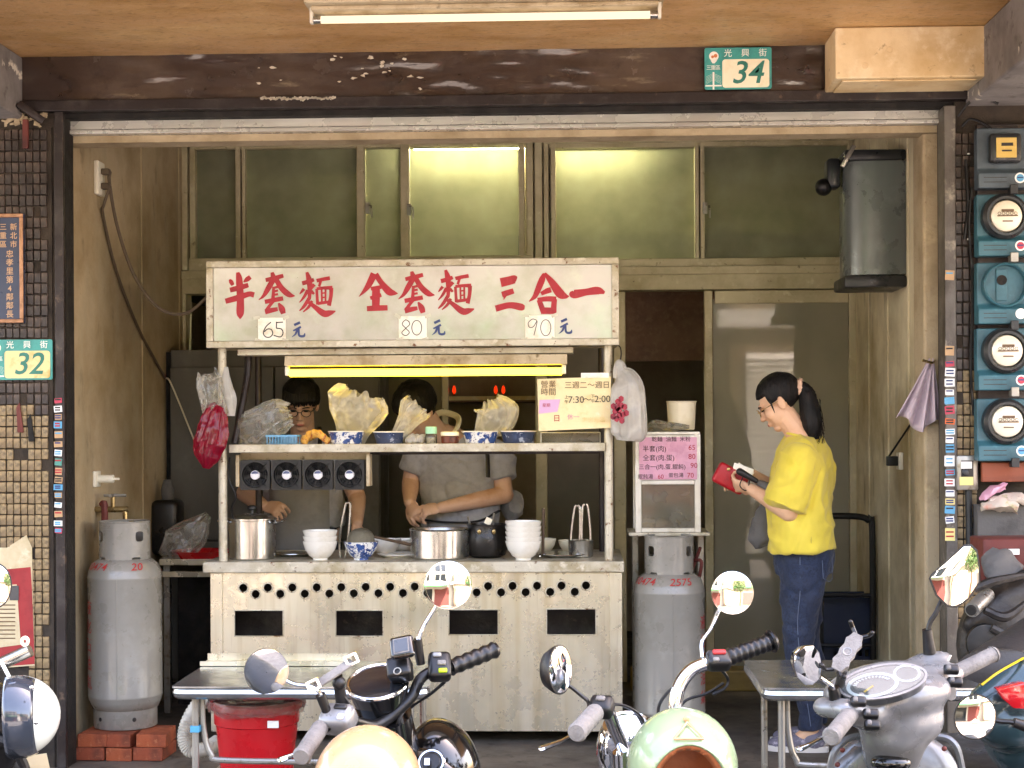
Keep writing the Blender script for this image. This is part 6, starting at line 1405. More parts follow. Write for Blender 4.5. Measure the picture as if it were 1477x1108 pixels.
wbody = fuse(b, 'body', 'skin_w', wo, .0042, 2)
b = MB()
b.rings([ellring(0, .004, .858, .198, .146, tilt=.012), ellring(0, .004, .92, .196, .145), ellring(0, .004, 1.02, .188, .14), ellring(0, -.0, 1.14, .184, .138), ellring(0, .003, 1.22, .182, .132), ellring(0, .01, 1.285, .165, .108), ellring(0, .012, 1.33, .115, .08), ellring(0, .012, 1.352, .07, .062)])
for s_ in (1, -1):
    b.tube(spline([(s_ * .12, .012, 1.27), (s_ * .17, .004, 1.24), (s_ * .195, -.022, 1.15), (s_ * .2, -.055, 1.055)], 6), [.075, .083, .088, .094], 20)
sh_ = fuse(b, 'tshirt', 'shirt_yellow', wo, .006, 4, folds(3., .017, 8))
MB().torus(V((0, .0, 1.352)), (0, .25, 1), .06, .006, 28, 8).build('collar', 'shirt_yellow', sh_)
MB().box((.193, .045, .895), (.199, .052, .935)).build('side_tag', 'ink_brown', sh_, smooth=0)
b = MB()
b.rings([ellring(0, .014, .76, .155, .122), ellring(0, .018, .84, .165, .13), ellring(0, .014, .9, .155, .118)])
for s_, kn, an in ((1, (.085, -.008, .47), (.078, .048, .10)), (-1, (-.085, .022, .47), (-.085, .062, .10))):
    b.tube(spline([(s_ * .078, .018, .8), (s_ * .088, .008, .66), kn, (V(kn) + V(an)) / 2 + V((0, .012, .04)), an], 6), [.1, .088, .066, .06, .05], 20)
jn = fuse(b, 'jeans', 'denim', wo, .006, 4, folds(7., .008, 11))
MB().tube(spline([(.165, .004, .84), (.178, .004, .7), (.155, -.006, .5), (.132, .045, .12)], 8), .0016, 5).build('side_seam', 'denim_stitch', jn)
MB().tube([V(p) for p in ((.13, .095, .845), (.075, .137, .84), (.08, .138, .745), (.105, .126, .73), (.14, .1, .75), (.13, .095, .845))], .0015, 5).build('pocket_seam', 'denim_stitch', jn)
for s_, an in ((1, (.078, .045, .0)), (-1, (-.085, .06, .0))):
    a_ = V(an); b = MB()
    b.ell(a_ + V((0, .005, .05)), (.043, .055, .05), None, 14, 10); b.ell(a_ + V((0, -.07, .042)), (.045, .09, .036), None, 14, 10); b.ell(a_ + V((0, -.13, .034)), (.042, .055, .028), None, 14, 10)
    so = fuse(b, 'sneaker', 'sneaker', wo, .006, 2)
    MB().prism([a_ + V((.047 * math.cos(6.283 * i / 24) * (1 if math.sin(6.283 * i / 24) < 0 else .85), -.06 + .135 * math.sin(6.283 * i / 24), .003)) for i in range(24)], (0, 0, .024)).build('sole', 'sole', so, smooth=30)
def in_face(q): return (q.y < -.045 and q.z < .062 and abs(q.x) < .066) or (q.z < -.05) or (q.y < -.0 and q.z < .01 and abs(q.x) > .05) or (q.y < .03 and q.z < -.012)
hr = hair_cap(hc, hm, (.084, .105, .092), in_face, 'hair', wo, .003, 26, 2.)
T = lambda p: hc + hm @ V(p)
pony = MB().tube(spline([hc + V(p) for p in ((0, .06, .07), (0, .092, .066), (0, .115, .035), (.005, .128, -.03), (.01, .135, -.09), (.01, .138, -.135), (.01, .142, -.16))], 6), [.03, .034, .044, .052, .056, .052, .04, .03], 34, flat=.8, hint=(1, 0, 0), caps=True)
for p in pony.v: p += V((mnoise.noise(V((p.x * 140, p.y * 140, p.z * 9))), mnoise.noise(V((p.x * 140 + 7, p.y * 140, p.z * 9))), 0)) * .006
pony.build('ponytail', 'hair', hr, smooth=80)
MB().torus(hc + V((0, .088, .066)), V((0, 1, .05)), .028, .0125, 24, 8).crumple(.006, 90).build('scrunchie', 'scrunchie', hr)
for s_ in (-1, 1): MB().tube(spline([T((s_ * .07, -.03, .03)), T((s_ * .077, -.035, .0)), T((s_ * .074, -.04, -.03))], 4), [.006, .004, .001], 6).build('side_lock', 'hair', hr)
st_ = MB(); rr_ = random.Random(5)
for i in range(60):
    a = rr_.uniform(-1.2, 1.2); q0 = hc + V((.05 * math.sin(a), .145 + .03 * math.cos(a), rr_.uniform(-.12, .02))); dz = rr_.uniform(.05, .11)
    st_.tube(spline([q0, q0 + V((rr_.uniform(-.012, .012), rr_.uniform(-.002, .014), -dz * .5)), q0 + V((rr_.uniform(-.02, .02), rr_.uniform(-.01, .02), -dz))], 3), .0009, 4)
o = st_.build('stray_hair', 'hair', hr); o['kind'] = 'stuff'
specs(hc, hm, wo, 'gold_wire', .021, .0016); eyes(hc, hm, wo, True)
MB().ell(T((0, -.0955, -.063)), (.019, .004, .008), hm, 12, 8).build('lips', 'lip', wo)
wo.location = (wp.x, 6.95, 0); wo.rotation_euler = (0, 0, R(-99))
WM = Matrix.Translation(V((wp.x, 6.95, 0))) @ Matrix.Rotation(R(-99), 4, 'Z')
# purse, umbrella and bag she holds: things of their own, placed through her frame
def held(b, name, m, label=None, cat=None, parent=None, **k):
    b.xf(WM); o = b.build(name, m, parent, **k)
    return tag(o, label, cat) if label else o
pm = rotm(-28, 0, 12); pc = V((.012, -.295, 1.168))
pu = thing('purse', 'red zip purse held open in both hands of the customer', 'purse', WM @ pc)
held(MB().obox(pc, (.045, .145, .095), pm), 'body', 'purse_red', parent=pu, bevel=.014, seg=3, smooth=40)
held(MB().obox(pc + pm @ V((.012, .03, .05)), (.012, .09, .05), pm @ rotm(8, 0, 0)), 'paper', 'paper_white', parent=pu, smooth=0, bevel=.001)
held(MB().obox(pc + pm @ V((-.008, .04, .055)), (.01, .08, .04), pm @ rotm(-5, 0, 0)), 'paper', 'paper_white', parent=pu, smooth=0, bevel=.001)
held(MB().ell(pc + pm @ V((.026, -.03, .03)), (.004, .008, .008), None, 10, 8), 'clasp', 'gold_wire', parent=pu)
u0, u1 = V((.10, -.25, 1.2)), V((.1, -.11, 1.12)); um = thing('umbrella', 'folded grey umbrella with black handle hooked over the customer forearm', 'umbrella', WM @ u0)
held(MB().tube(spline([u0, u0 * .5 + u1 * .5], 4), [.016, .013, .011], 12, round_ends=True), 'handle', 'black_plastic', parent=um)
held(MB().tube(spline([u0 * .45 + u1 * .55, u0 * .1 + u1 * .9, u1, u1 + V((.0, .1, -.06))], 6), [.014, .026, .03, .02], 16, flat=.8).crumple(.004, 40), 'canopy', 'cloth_grey', parent=um, smooth=50)
held(MB().tube(spline([u0 + V((.0, .02, -.01)), u0 + V((.0, .0, -.06)), u0 + V((0, .03, -.08)), u0 + V((0, .045, -.02))], 5), .0025, 5), 'wrist_loop', 'black_plastic', parent=um)
held(MB().tube(spline([V((-.02, -.14, 1.06)), V((-.02, -.15, .98)), V((-.02, -.16, .9)), V((-.02, -.15, .87))], 6), [.02, .055, .06, .03], 20, flat=.6, hint=(0, 1, 0), caps=True).crumple(.008, 24), 'cloth_bag', 'cloth_grey', 'grey cloth bag hanging in front of the yellow T-shirt', 'bag', smooth=50)

# ---- cooks
def cook(label, px, Y, head, hm, arms, hairm, torso_dx, skinm, seed, closed=True):
    t = thing('person', label, 'person', (0, 0, 0)); hc = V(head); b = MB(); head_geo(b, hc, hm)
    nb = V((torso_dx * .3, 0, 1.33)); limb(b, [nb, (nb + hc) / 2 + V((0, .0, -.03)), hc + hm @ V((0, .02, -.06))], [.07, .06, .058])
    b.rings([ellring(0, .02, .8, .165, .12), ellring(0, .02, .95, .16, .115), ellring(0, .0, 1.15, .175, .12), ellring(torso_dx * .5, .0, 1.28, .16, .1), ellring(torso_dx * .6, .0, 1.34, .09, .06)])
    for A in arms:
        S_, E_, W_ = V(A[0]), V(A[1]), V(A[2])
        limb(b, [S_, (S_ + E_) / 2, E_], [.06, .054, .045]); limb(b, [E_, E_ * .6 + W_ * .4, W_], [.046, .043, .029]); hand_geo(b, W_, A[3], A[4], A[5], A[6])
    for s_ in (-1, 1):
        limb(b, [(s_ * .1, .02, .85), (s_ * .1, .0, .48)], [.085, .055]); limb(b, [(s_ * .1, .0, .48), (s_ * .1, .03, .09)], [.052, .035]); limb(b, [(s_ * .1, .03, .05), (s_ * .1, -.12, .035)], [.036, .03])
    fuse(b, 'body', skinm, t, .0045, 2)
    b = MB()
    b.rings([ellring(0, .01, .9, .2, .15), ellring(0, .01, 1.0, .2, .15), ellring(0, .0, 1.12, .2, .15), ellring(torso_dx * .4, .0, 1.22, .205, .142), ellring(torso_dx * .6, .005, 1.3, .175, .11), ellring(torso_dx * .7, .005, 1.345, .11, .08), ellring(torso_dx * .8, .0, 1.365, .075, .065)])
    for A in arms:
        S_, E_ = V(A[0]), V(A[1]); q = S_ + (E_ - S_) * .62
        b.tube(spline([S_ * .75 + V((torso_dx * .2, 0, S_.z * .25)), S_, S_ + (E_ - S_) * .35, q], 5), [.075, .08, .078, .076], 20)
    sh = fuse(b, 'tshirt', 'shirt_grey', t, .0065, 4, folds(seed, .012, 9))
    b = MB(); b.rings([ellring(0, .02, .78, .165, .125), ellring(0, .02, .92, .172, .13)])
    for s_ in (-1, 1): b.tube([V((s_ * .09, .02, .82)), V((s_ * .1, .0, .48)), V((s_ * .1, .03, .07))], [.1, .075, .06], 18)
    fuse(b, 'trousers', 'trouser_dark', t, .009, 3)
    for s_ in (-1, 1): MB().ell((s_ * .1, -.04, .04), (.05, .14, .04), None, 14, 10).build('shoe', 'rubber', t)
    hr = hair_cap(hc, hm, *hairm, 'hair', t, .007, 24, seed)
    eyes(hc, hm, t, closed); q = P(px, 1000, Y)
    MB().ell(hc + hm @ V((0, -.0955, -.063)), (.02, .004, .006), hm, 12, 8).build('lips', 'lip', t)
    t.location = (q.x, Y, 0); return t, hr, hc
def face_m(q): return (q.y < -.045 and q.z < .068 and abs(q.x) < .064) or (q.z < -.055) or (q.y < -.01 and q.z < .01 and abs(q.x) > .05) or (q.y < .03 and q.z < -.02)
hm1 = rotm(26, 0, 4)
k1, h1, hc1 = cook('cook in a grey T-shirt with black-rimmed spectacles looking down behind the yellow lamp', 440, 7.98, (.012, -.13, 1.51), hm1,
    [((.19, -.02, 1.26), (.27, -.02, 1.05), (.295, -.2, .93), (.1, -.5, -.8), (.6, -.6, .3), 1, 35), ((-.19, -.02, 1.26), (-.29, -.04, 1.07), (-.16, -.24, 1.02), (.9, -.4, -.2), (-.1, -.6, .7), 1, 40)],
    ((.092, .108, .1), face_m), .0, 'skin_a', 4.)
specs(hc1, hm1, k1, 'black_plastic', .021, .0022)
fr_ = MB()
for i in range(13):
    u = -1 + i / 6; q = [V((u * .07, -.06 - .035 * (1 - u * u), .1)), V((u * .074, -.088 - .022 * (1 - u * u), .07)), V((u * .076 + .004 * math.sin(i * 2), -.082 - .022 * (1 - u * u), .042 - .006 * math.cos(i * 3)))]
    fr_.tube(spline([hc1 + hm1 @ p for p in q], 4), [.012, .011, .003], 7)
fr_.build('fringe', 'hair', h1, smooth=80)
for s_ in (-1, 1): MB().tube(spline([V((s_ * .07, .06, 1.4)), V((s_ * .1, -.1, 1.36)), V((s_ * .1, -.155, 1.25)), V((s_ * .09, -.165, 1.1))], 6), .011, 8, flat=.35).build('apron_strap', 'black_plastic', k1)
MB().rings([[V((x, y - .012, z)) for x, y in ((-.15, -.12), (-.08, -.152), (0, -.158), (.08, -.152), (.15, -.12))] for z in (1.16, 1.0, .85, .6)], caps=False, closed=False).crumple(.006, 14).build('apron', 'apron_dark', k1, smooth=60).modifiers.new('t', 'SOLIDIFY').thickness = .004
hm2 = rotm(0, 0, -48) @ rotm(40, 0, 0) * 1.04
k2, h2, hc2 = cook('cook in a grey T-shirt bent over his hands, face hidden by a cream bag', 665, 7.98, (-.195, -.19, 1.475), hm2,
    [((.185, -.01, 1.25), (.225, -.06, 1.06), (-.075, -.24, 1.005), (-.95, -.25, -.15), (.1, -.6, .75), -1, 42), ((-.205, -.02, 1.26), (-.245, -.02, 1.12), (-.235, -.18, 1.03), (.35, -.55, -.55), (-.5, -.6, .3), -1, 45)],
    ((.098, .116, .106), face_m), -.09, 'skin_b', 9.)
specs(hc2, hm2, k2, 'black_plastic', .021, .002)
MB().tube(spline([V((-.05, -.1, 1.33)), V((-.005, -.07, 1.4)), V((-.015, .02, 1.45)), V((-.1, .04, 1.47)), V((-.16, .0, 1.42))], 7), .016, 10, flat=.7).build('neck_towel', 'towel', k2)
MB().tube(spline([V((.02, .06, 1.385)), V((.1, -.0, 1.37)), V((.14, -.1, 1.3)), V((.15, -.15, 1.15))], 6), .012, 8, flat=.35).build('apron_strap', 'black_plastic', k2)
MB().tube(spline([V((.2, -.05, .98)), V((.1, -.15, .935)), V((-.05, -.165, .93)), V((-.18, -.1, .94))], 6), .012, 8, flat=.4).build('apron_tie', 'trouser_dark', k2)
MB().ell(V((.255, .1, 1.0)), (.06, .05, .08), None, 14, 10).crumple(.02, 16).build('apron_bow', 'shirt_grey', k2)
# ------------------------------------------------------------------ parked scooters in the foreground
def frame_of(n):
    n = V(n).normalized(); x = V((0, 0, 1)).cross(n); x = x.normalized() if x.length > 1e-3 else V((1, 0, 0)); return x, n.cross(x), n     # x, up, normal
def mirror(root, c, n, r, stem, shell='chrome', ry=None, pts=None, stemr=.005, tilt=0.):
    x, y, n = frame_of(n); ca, sa = math.cos(R(tilt)), math.sin(R(tilt)); x, y = x * ca + y * sa, y * ca - x * sa
    ry = ry or r; c = V(c)
    out = pts or [(math.cos(6.2832 * i / 32), math.sin(6.2832 * i / 32)) for i in range(32)]
    ring = lambda s, d: [c + x * (u * r * s) + y * (v * ry * s) + n * d for u, v in out]
    m = root
    hs = MB().rings([ring(.3, -.034), ring(.75, -.026), ring(.97, -.008), ring(1.03, .0), ring(1.03, .004), ring(.96, .0045)]).build('mirror_shell', shell, root, smooth=50)
    gl = MB(); k = len(out)
    gl.rings([ring(.958, .0047), ring(.7, .0062), ring(.35, .0072), ring(.02, .0075)], caps=False).build('mirror_glass', 'mirror', hs, smooth=80)
    MB().tube(spline([c - n * .03] + [V(p) for p in stem], 6), stemr, 8).build('mirror_stem', shell if shell != 'satin_black' else 'satin_black', root)
    return hs
def wheel(root, c, r=.2, w_=.09):
    c = V(c); ty = MB().torus(c, (1, 0, 0), r - .045, .045, 36, 12).build('tyre', 'rubber', root)
    MB().cyl(c - V((.03, 0, 0)), c + V((.03, 0, 0)), r - .075, n=28).build('rim', 'leg_steel', ty)
def under(root, x, yf, m, lean=0., seatm='seat_vinyl', yaw=0.):
    """lower body: shield, floor, seat, rear body, wheels (street at -0.12); yf = y of the steering head"""
    G = -.12; M = Matrix.Translation(V((x, yf, 0))) @ Matrix.Rotation(R(yaw), 4, 'Z')
    def bd(b, nm, mt, **k): b.xf(M); return b.build(nm, mt, root, **k)
    bd(MB().rings([ellring(0, .12, .1, .12, .03, 20), ellring(0, .1, .3, .17, .035, 20), ellring(0, .07, .48, .18, .04, 20), ellring(0, .05, .6, .14, .05, 20), ellring(0, .05, .66, .08, .04, 20)]), 'leg_shield', m, smooth=60)
    bd(MB().box((-.15, -.45, .1), (.15, .12, .16)), 'floorboard', 'satin_black', bevel=.02)
    bd(MB().rings([[V((q.x, y, q.z)) for q in (V((rx * math.cos(6.283 * i / 20), 0, .36 + rz * math.sin(6.283 * i / 20))) for i in range(20))] for y, rx, rz in ((-.44, .12, .18), (-.6, .16, .2), (-.85, .16, .17), (-1.1, .1, .1))]), 'rear_body', m, smooth=60)
    bd(MB().rings([[V((rx * math.cos(6.283 * i / 20), y, .56 + .05 * math.sin(6.283 * i / 20))) for i in range(20)] for y, rx in ((-.42, .09), (-.55, .14), (-.8, .15), (-1.05, .11))]), 'seat', seatm, smooth=60)
    for y in (.32, -.88):
        c = M @ V((0, y, G + .2)); wheel(root, c)
    bd(MB().cyl((0, .08, .6), (0, .32, G + .2), .025), 'fork', 'leg_steel')
    bd(MB().rings([[V((.08 * math.cos(a), .32 + rr_ * math.sin(b_), G + .2 + rr_ * math.cos(b_))) for a, rr_ in ((math.pi, .23), (2.4, .245), (1.57, .25), (.7, .245), (0, .23))] for b_ in (-1.1, -.6, 0, .6, 1.1)], caps=False, closed=False), 'mudguard', m, smooth=60)
def switch_box(root, c, size, n, m='grey_plastic', buttons=()):
    x, y, n = frame_of(n); M = Matrix((x, y, n)).transposed()
    b = MB().obox(c, size, M).build('switch_housing', m, root, bevel=min(size) * .28, seg=3, smooth=50)
    for u, v, w_, h_, mt in buttons:
        MB().obox(V(c) + x * u + y * v + n * (size[2] / 2 + .001), (w_, h_, .008), M).build('button', mt, b, bevel=.003, smooth=50)
    return b
def grip(root, p0, p1, r, m, ribs=0):
    p0, p1 = V(p0), V(p1); d = (p1 - p0); b = MB()
    pts, rr_ = [], []
    N = max(2, ribs * 4)
    for i in range(N + 1):
        t = i / N; pts.append(p0 + d * t); rr_.append(r * (1 + (.09 * math.cos(t * ribs * 2 * math.pi) if ribs else 0)))
    g = b.tube(pts, rr_, 18).build('grip', m, root, smooth=60)
    MB().cyl(p1, p1 + d.normalized() * .008, r * 1.12, r * .9, 18).build('grip_end', m, g)
    return g
def lever(root, pts, r=.006, m='chrome'): return MB().tube(spline(pts, 6), [r * 1.2, r, r * .9, r * 1.4], 8, flat=.7, round_ends=True).build('brake_lever', m, root)

# ---- black scooter, middle
sc = thing('scooter', 'glossy black scooter with round chrome mirrors and phone clamp, before the stall', 'scooter', (P(560, 1000, 3.6).x, 3.6, -.12))
under(sc, P(575, 1000, 3.6).x, 3.62, 'gloss_black', yaw=-8)
MB().tube(spline([P(470, 1048, 3.40), P(505, 1040, 3.48), P(545, 1045, 3.56), P(590, 1010, 3.6), P(606, 980, 3.62), P(628, 966, 3.64), P(655, 961, 3.66)], 6), .0125, 12).build('handlebar', 'satin_black', sc)
grip(sc, P(462, 1050, 3.40), P(436, 1090, 3.28), .0185, 'grip_grey'); grip(sc, P(650, 963, 3.655), P(712, 938, 3.72), .0185, 'satin_black', 5)
switch_box(sc, P(634, 962, 3.63), (.052, .066, .04), (.1, -.75, .55), 'satin_black', ((-.006, .02, .02, .012, 'grey_plastic'), (.004, .0, .02, .012, 'grip_grey'), (.006, -.02, .02, .011, 'lime')))
switch_box(sc, P(488, 1038, 3.42), (.075, .06, .055), (-.2, -.6, .75), 'grey_plastic', ((.01, .012, .03, .012, 'satin_black'), (.02, -.014, .014, .014, 'fan_hub')))
n_ = V((-.08, -.42, .9)); gc = P(545, 984, 3.6)
gp = MB().lathe([(.045, -.15), (.058, -.06), (.07, -.01), (.071, .0), (.066, .001)], gc, n_, 40).build('gauge_pod', 'gloss_black', sc, smooth=50)
MB().torus(gc, n_, .069, .005, 40, 8).build('gauge_rim', 'chrome', gp); MB().lathe([(.064, .002), (.04, .005), (.001, .006)], gc, n_, 40, caps=False).build('gauge_glass', 'gauge_glass', gp, smooth=60)
MB().tube([gc + V((.0, .02, -.08)), gc + V((.01, .06, -.2)), gc + V((.02, .09, -.38))], [.075, .085, .09], 24).build('steering_cover', 'gloss_black', sc, smooth=60)
# front fairing with lamp
fb_ = MB(); c = P(640, 1105, 3.75); fb_.ell(c, (.085, .12, .115), rotm(0, -18, 0), 24, 16); fb_.ell(c + V((-.04, -.02, -.08)), (.1, .12, .12), None, 24, 16)
ff_ = fb_.xf(Matrix.Identity(4)).build('front_fairing', 'gloss_black', sc, smooth=70)
MB().torus(P(622, 1100, 3.61), (-.1, -.85, .5), .028, .004, 24, 6).build('ignition_ring', 'chrome', sc); MB().lathe([(.026, 0), (.02, .006), (.001, .008)], P(622, 1100, 3.612), (-.1, -.85, .5), 20, caps=False).build('ignition_lock', 'satin_black', sc)
MB().obox(P(616, 1099, 3.59), (.012, .004, .016), rotm(-30, 0, 0)).build('ignition_mark', 'chrome', sc)
x_, y_, nn = frame_of((-.15, -.8, .58)); Mx = Matrix((x_, y_, nn)).transposed() @ rotm(0, 0, 14)
dv = P(580, 934, 3.56); dd = MB().obox(dv, (.056, .056, .02), Mx).build('display_unit', 'gloss_black', sc, bevel=.012, seg=3, smooth=60)
MB().obox(dv + nn * .0105, (.03, .032, .002), Mx).build('screen', 'gauge_dark', dd, smooth=0)
MB().obox(dv + nn * .0102, (.036, .038, .001), Mx).build('bezel', 'grip_grey', dd, smooth=0, bevel=.0004)
MB().obox(P(577, 966, 3.58), (.055, .05, .045), Mx).build('mount_block', 'satin_black', sc, bevel=.008, smooth=50)
MB().torus(P(573, 968, 3.548), nn, .008, .0015, 14, 5).build('mount_screw', 'leg_steel', sc)
mirror(sc, P(646, 844, 3.62), (.12, -.98, .12), .053, [P(625, 880, 3.64), P(610, 905, 3.63), P(602, 930, 3.62), P(606, 955, 3.625)])
MB().cyl(P(601, 922, 3.62), P(607, 958, 3.63), .012, .010).build('mirror_boot', 'satin_black', sc)
mirror(sc, P(384, 968, 3.38), (.3, -.92, -.22), .046, [P(420, 985, 3.40), P(448, 990, 3.40), P(462, 1000, 3.4), P(470, 1020, 3.41)], ry=.05, tilt=12)
MB().cyl(P(462, 1002, 3.4), P(473, 1030, 3.415), .011, .010).build('mirror_boot', 'satin_black', sc)
lever(sc, [P(475, 1030, 3.45), P(455, 1062, 3.38), P(430, 1085, 3.32), P(405, 1096, 3.3)]); lever(sc, [P(640, 985, 3.66), P(620, 1002, 3.66), P(600, 1015, 3.66), P(590, 1022, 3.66)], .005, 'satin_black')
# phone clamp
pc_ = thing('phone_clamp', 'empty chrome phone clamp bolted to the black scooter handlebar', 'phone holder', P(495, 1000, 3.45))
pc_['label'] = 'empty chrome phone clamp on the black scooter beside its gauge'
MB().bar(P(455, 990, 3.40), P(508, 954, 3.44), .02, .008, (0, -.7, .7)).build('bar', 'grip_grey', pc_, bevel=.003)
for px, py in ((453, 990), (508, 953)):
    c = P(px, py, 3.40 if px < 480 else 3.44)
    MB().plate([rrect(-.015, -.012, .015, .012, .004), rrect(-.009, -.007, .009, .007, .002)], c + V((0, -.004, .004)), V((.9, 0, .42)).normalized(), V((-.42, 0, .9)).normalized(), .012).build('jaw', 'chrome', pc_, smooth=30)
MB().cyl(P(487, 975, 3.43), P(494, 1020, 3.46), .011, .014).ell(P(489, 985, 3.43), .015, None, 12, 10).build('stem', 'satin_black', pc_)
MB().tube(spline([P(492, 1000, 3.44), P(503, 1015, 3.45), P(512, 1035, 3.45), P(500, 1050, 3.44)], 6), .004, 6).build('brake_cable', 'satin_black', sc)
MB().tube(spline([P(610, 985, 3.6), P(590, 1015, 3.6), P(575, 1040, 3.58), P(580, 1060, 3.6)], 6), .004, 6).build('throttle_cable', 'satin_black', sc)
# peach helmet
def helmet(label, c, r, m, rot, open_dir, lining='leather_tan', trim='chrome', cut=.25):
    t = thing('helmet', label, 'helmet', V(c)); M = rot
    n, k = 96, 52
    # dome: open at the -y side below cut
    vs_, fs_ = [], []
    for i in range(k + 1):
        a = math.pi * .62 * i / k
        for j in range(n):
            p_ = 2 * math.pi * j / n; vs_.append(V((r * .92 * math.sin(a) * math.cos(p_), r * 1.05 * math.sin(a) * math.sin(p_), r * math.cos(a))))
    def keep(p): return not (p.y < 0 and (p.x / (.70 * r)) ** 2 + ((p.z + .55 * r) / (.92 * r)) ** 2 < 1)
    for i in range(k):
        for j in range(n):
            f_ = (i * n + j, i * n + (j + 1) % n, (i + 1) * n + (j + 1) % n, (i + 1) * n + j)
            if any(keep(vs_[q]) for q in f_): fs_.append(f_)
    for q in {q for f_ in fs_ for q in f_}:
        p = vs_[q]
        if not keep(p):                                 # pull the rim vertices onto the outline of the face opening
            e = math.sqrt((p.x / (.70 * r)) ** 2 + ((p.z + .55 * r) / (.92 * r)) ** 2) + 1e-6
            x2, z2 = p.x / e, -.55 * r + (p.z + .55 * r) / e
            vs_[q] = V((x2, -1.05 * r * math.sqrt(max(.0, 1 - (x2 / (.92 * r)) ** 2 - (z2 / r) ** 2)), z2))
    used = sorted({q for f_ in fs_ for q in f_}); ix = {q: i for i, q in enumerate(used)}
    V0 = [vs_[q] for q in used]; F0 = [tuple(ix[q] for q in f_) for f_ in fs_]
    def mk(sc_, nm, mt, th, par):
        o = MB().add([V(c) + M @ (p * sc_) for p in V0], F0).build(nm, mt, par, smooth=80, weld=True)
        md = o.modifiers.new('t', 'SOLIDIFY'); md.thickness = th; md.offset = -1; return o
    sh = mk(1., 'shell', m, .006, t); mk(.94, 'lining', lining, .02, t)
    edges = {}
    for f_ in F0:
        for q in range(4):
            e = tuple(sorted((f_[q], f_[(q + 1) % 4]))); edges[e] = edges.get(e, 0) + 1
    bnd = [e for e, c_ in edges.items() if c_ == 1]; nx_ = {}
    for a_, b_ in bnd: nx_.setdefault(a_, []).append(b_); nx_.setdefault(b_, []).append(a_)
    st_ = bnd[0][0]; loop = [st_]; prev = None; cur = st_
    while True:
        nxt = [q for q in nx_[cur] if q != prev]
        if not nxt: break
        prev, cur = cur, nxt[0]
        if cur == st_ or len(loop) > 2000: break
        loop.append(cur)
    pts = [V(c) + M @ (V0[q] * .995) for q in loop]; pts = [(pts[i - 1] + pts[i] * 2 + pts[(i + 1) % len(pts)]) / 4 for i in range(len(pts))]
    for _ in range(3): pts = [(pts[i - 1] + pts[i] * 2 + pts[(i + 1) % len(pts)]) / 4 for i in range(len(pts))]
    MB().tube(pts + [pts[0]], .007, 8, caps=False).build('edge_trim', trim, t)
    pd = [V(c) + (p - V(c)) * .925 for p in pts]
    MB().tube(pd + [pd[0]], .019, 10, caps=False).build('padding', lining, t)
    return t
helmet('peach orange open-face helmet resting before the black scooter', P(530, 1132, 3.28), .122, 'helmet_peach', rotm(0, 0, 180), None)

# ---- chrome and mint classic scooter
sc = thing('scooter', 'classic scooter with chrome handlebar and ribbed grips, mint helmet hung on it', 'scooter', (P(950, 1000, 3.55).x, 3.55, -.12))
under(sc, P(945, 1000, 3.6).x, 3.6, 'helmet_mint', yaw=4)
MB().tube(spline([P(975, 1075, 3.52), P(974, 1020, 3.52), P(980, 990, 3.53), P(996, 968, 3.54), P(1020, 957, 3.55), P(1048, 951, 3.56)], 6), .0155, 14).build('handlebar', 'chrome', sc)
MB().tube(spline([P(905, 1100, 3.48), P(898, 1078, 3.46), P(886, 1050, 3.42), P(876, 1026, 3.38), P(862, 1024, 3.35)], 6), .0145, 14).build('handlebar', 'chrome', sc)
grip(sc, P(1046, 950, 3.56), P(1114, 925, 3.6), .0185, 'satin_black', 8); MB().torus(P(1113, 925, 3.6), P(1114, 925, 3.6) - P(1046, 950, 3.56), .022, .005, 20, 6).build('grip_flange', 'satin_black', sc)
grip(sc, P(862, 1024, 3.36), P(833, 1056, 3.2), .0185, 'grip_grey', 6)
switch_box(sc, P(1036, 953, 3.545), (.055, .042, .04), (.1, -.7, .7), 'satin_black', ((0, .008, .03, .012, 'gas_red'), (-.01, -.012, .014, .01, 'grip_grey')))
switch_box(sc, P(868, 1020, 3.36), (.05, .045, .04), (-.2, -.6, .75), 'satin_black', ((0, .006, .02, .012, 'grip_grey'),))
mirror(sc, P(1056, 855, 3.58), (.1, -.99, .1), .0465, [P(1038, 878, 3.6), P(1026, 905, 3.58), P(1013, 925, 3.56), P(1013, 948, 3.55)], stemr=.0045)
mirror(sc, P(806, 966, 3.32), (.86, -.5, .08), .046, [P(822, 990, 3.36), P(838, 1003, 3.37), P(848, 1012, 3.37), P(850, 1024, 3.37)], 'satin_black', ry=.05, tilt=-10, stemr=.004)
lever(sc, [P(870, 1030, 3.4), P(840, 1052, 3.34), P(812, 1068, 3.3), P(782, 1080, 3.28)]); lever(sc, [P(1040, 965, 3.58), P(1050, 980, 3.6), P(1046, 992, 3.6), P(1030, 1000, 3.6)], .004, 'satin_black')
for pts in ([P(1044, 985, 3.6), P(1020, 1000, 3.6), P(990, 1010, 3.6), P(975, 1030, 3.6)], [P(980, 985, 3.55), P(962, 1000, 3.58), P(950, 1020, 3.6), P(950, 1050, 3.6)], [P(872, 1016, 3.38), P(900, 1018, 3.45), P(925, 1035, 3.5), P(935, 1070, 3.5)], [P(872, 1018, 3.38), P(892, 1016, 3.44), P(915, 1026, 3.5), P(930, 1050, 3.5)]):
    MB().tube(spline(pts, 7), .0035, 6).build('control_cable', 'satin_black', sc)
n_ = V((-.05, -.4, .9)); gc = P(905, 1048, 3.55)
hl_ = MB().lathe([(.06, -.13), (.075, -.06), (.062, -.01), (.05, .0)], gc, n_, 32).build('headlamp_nacelle', 'chrome', sc, smooth=60)
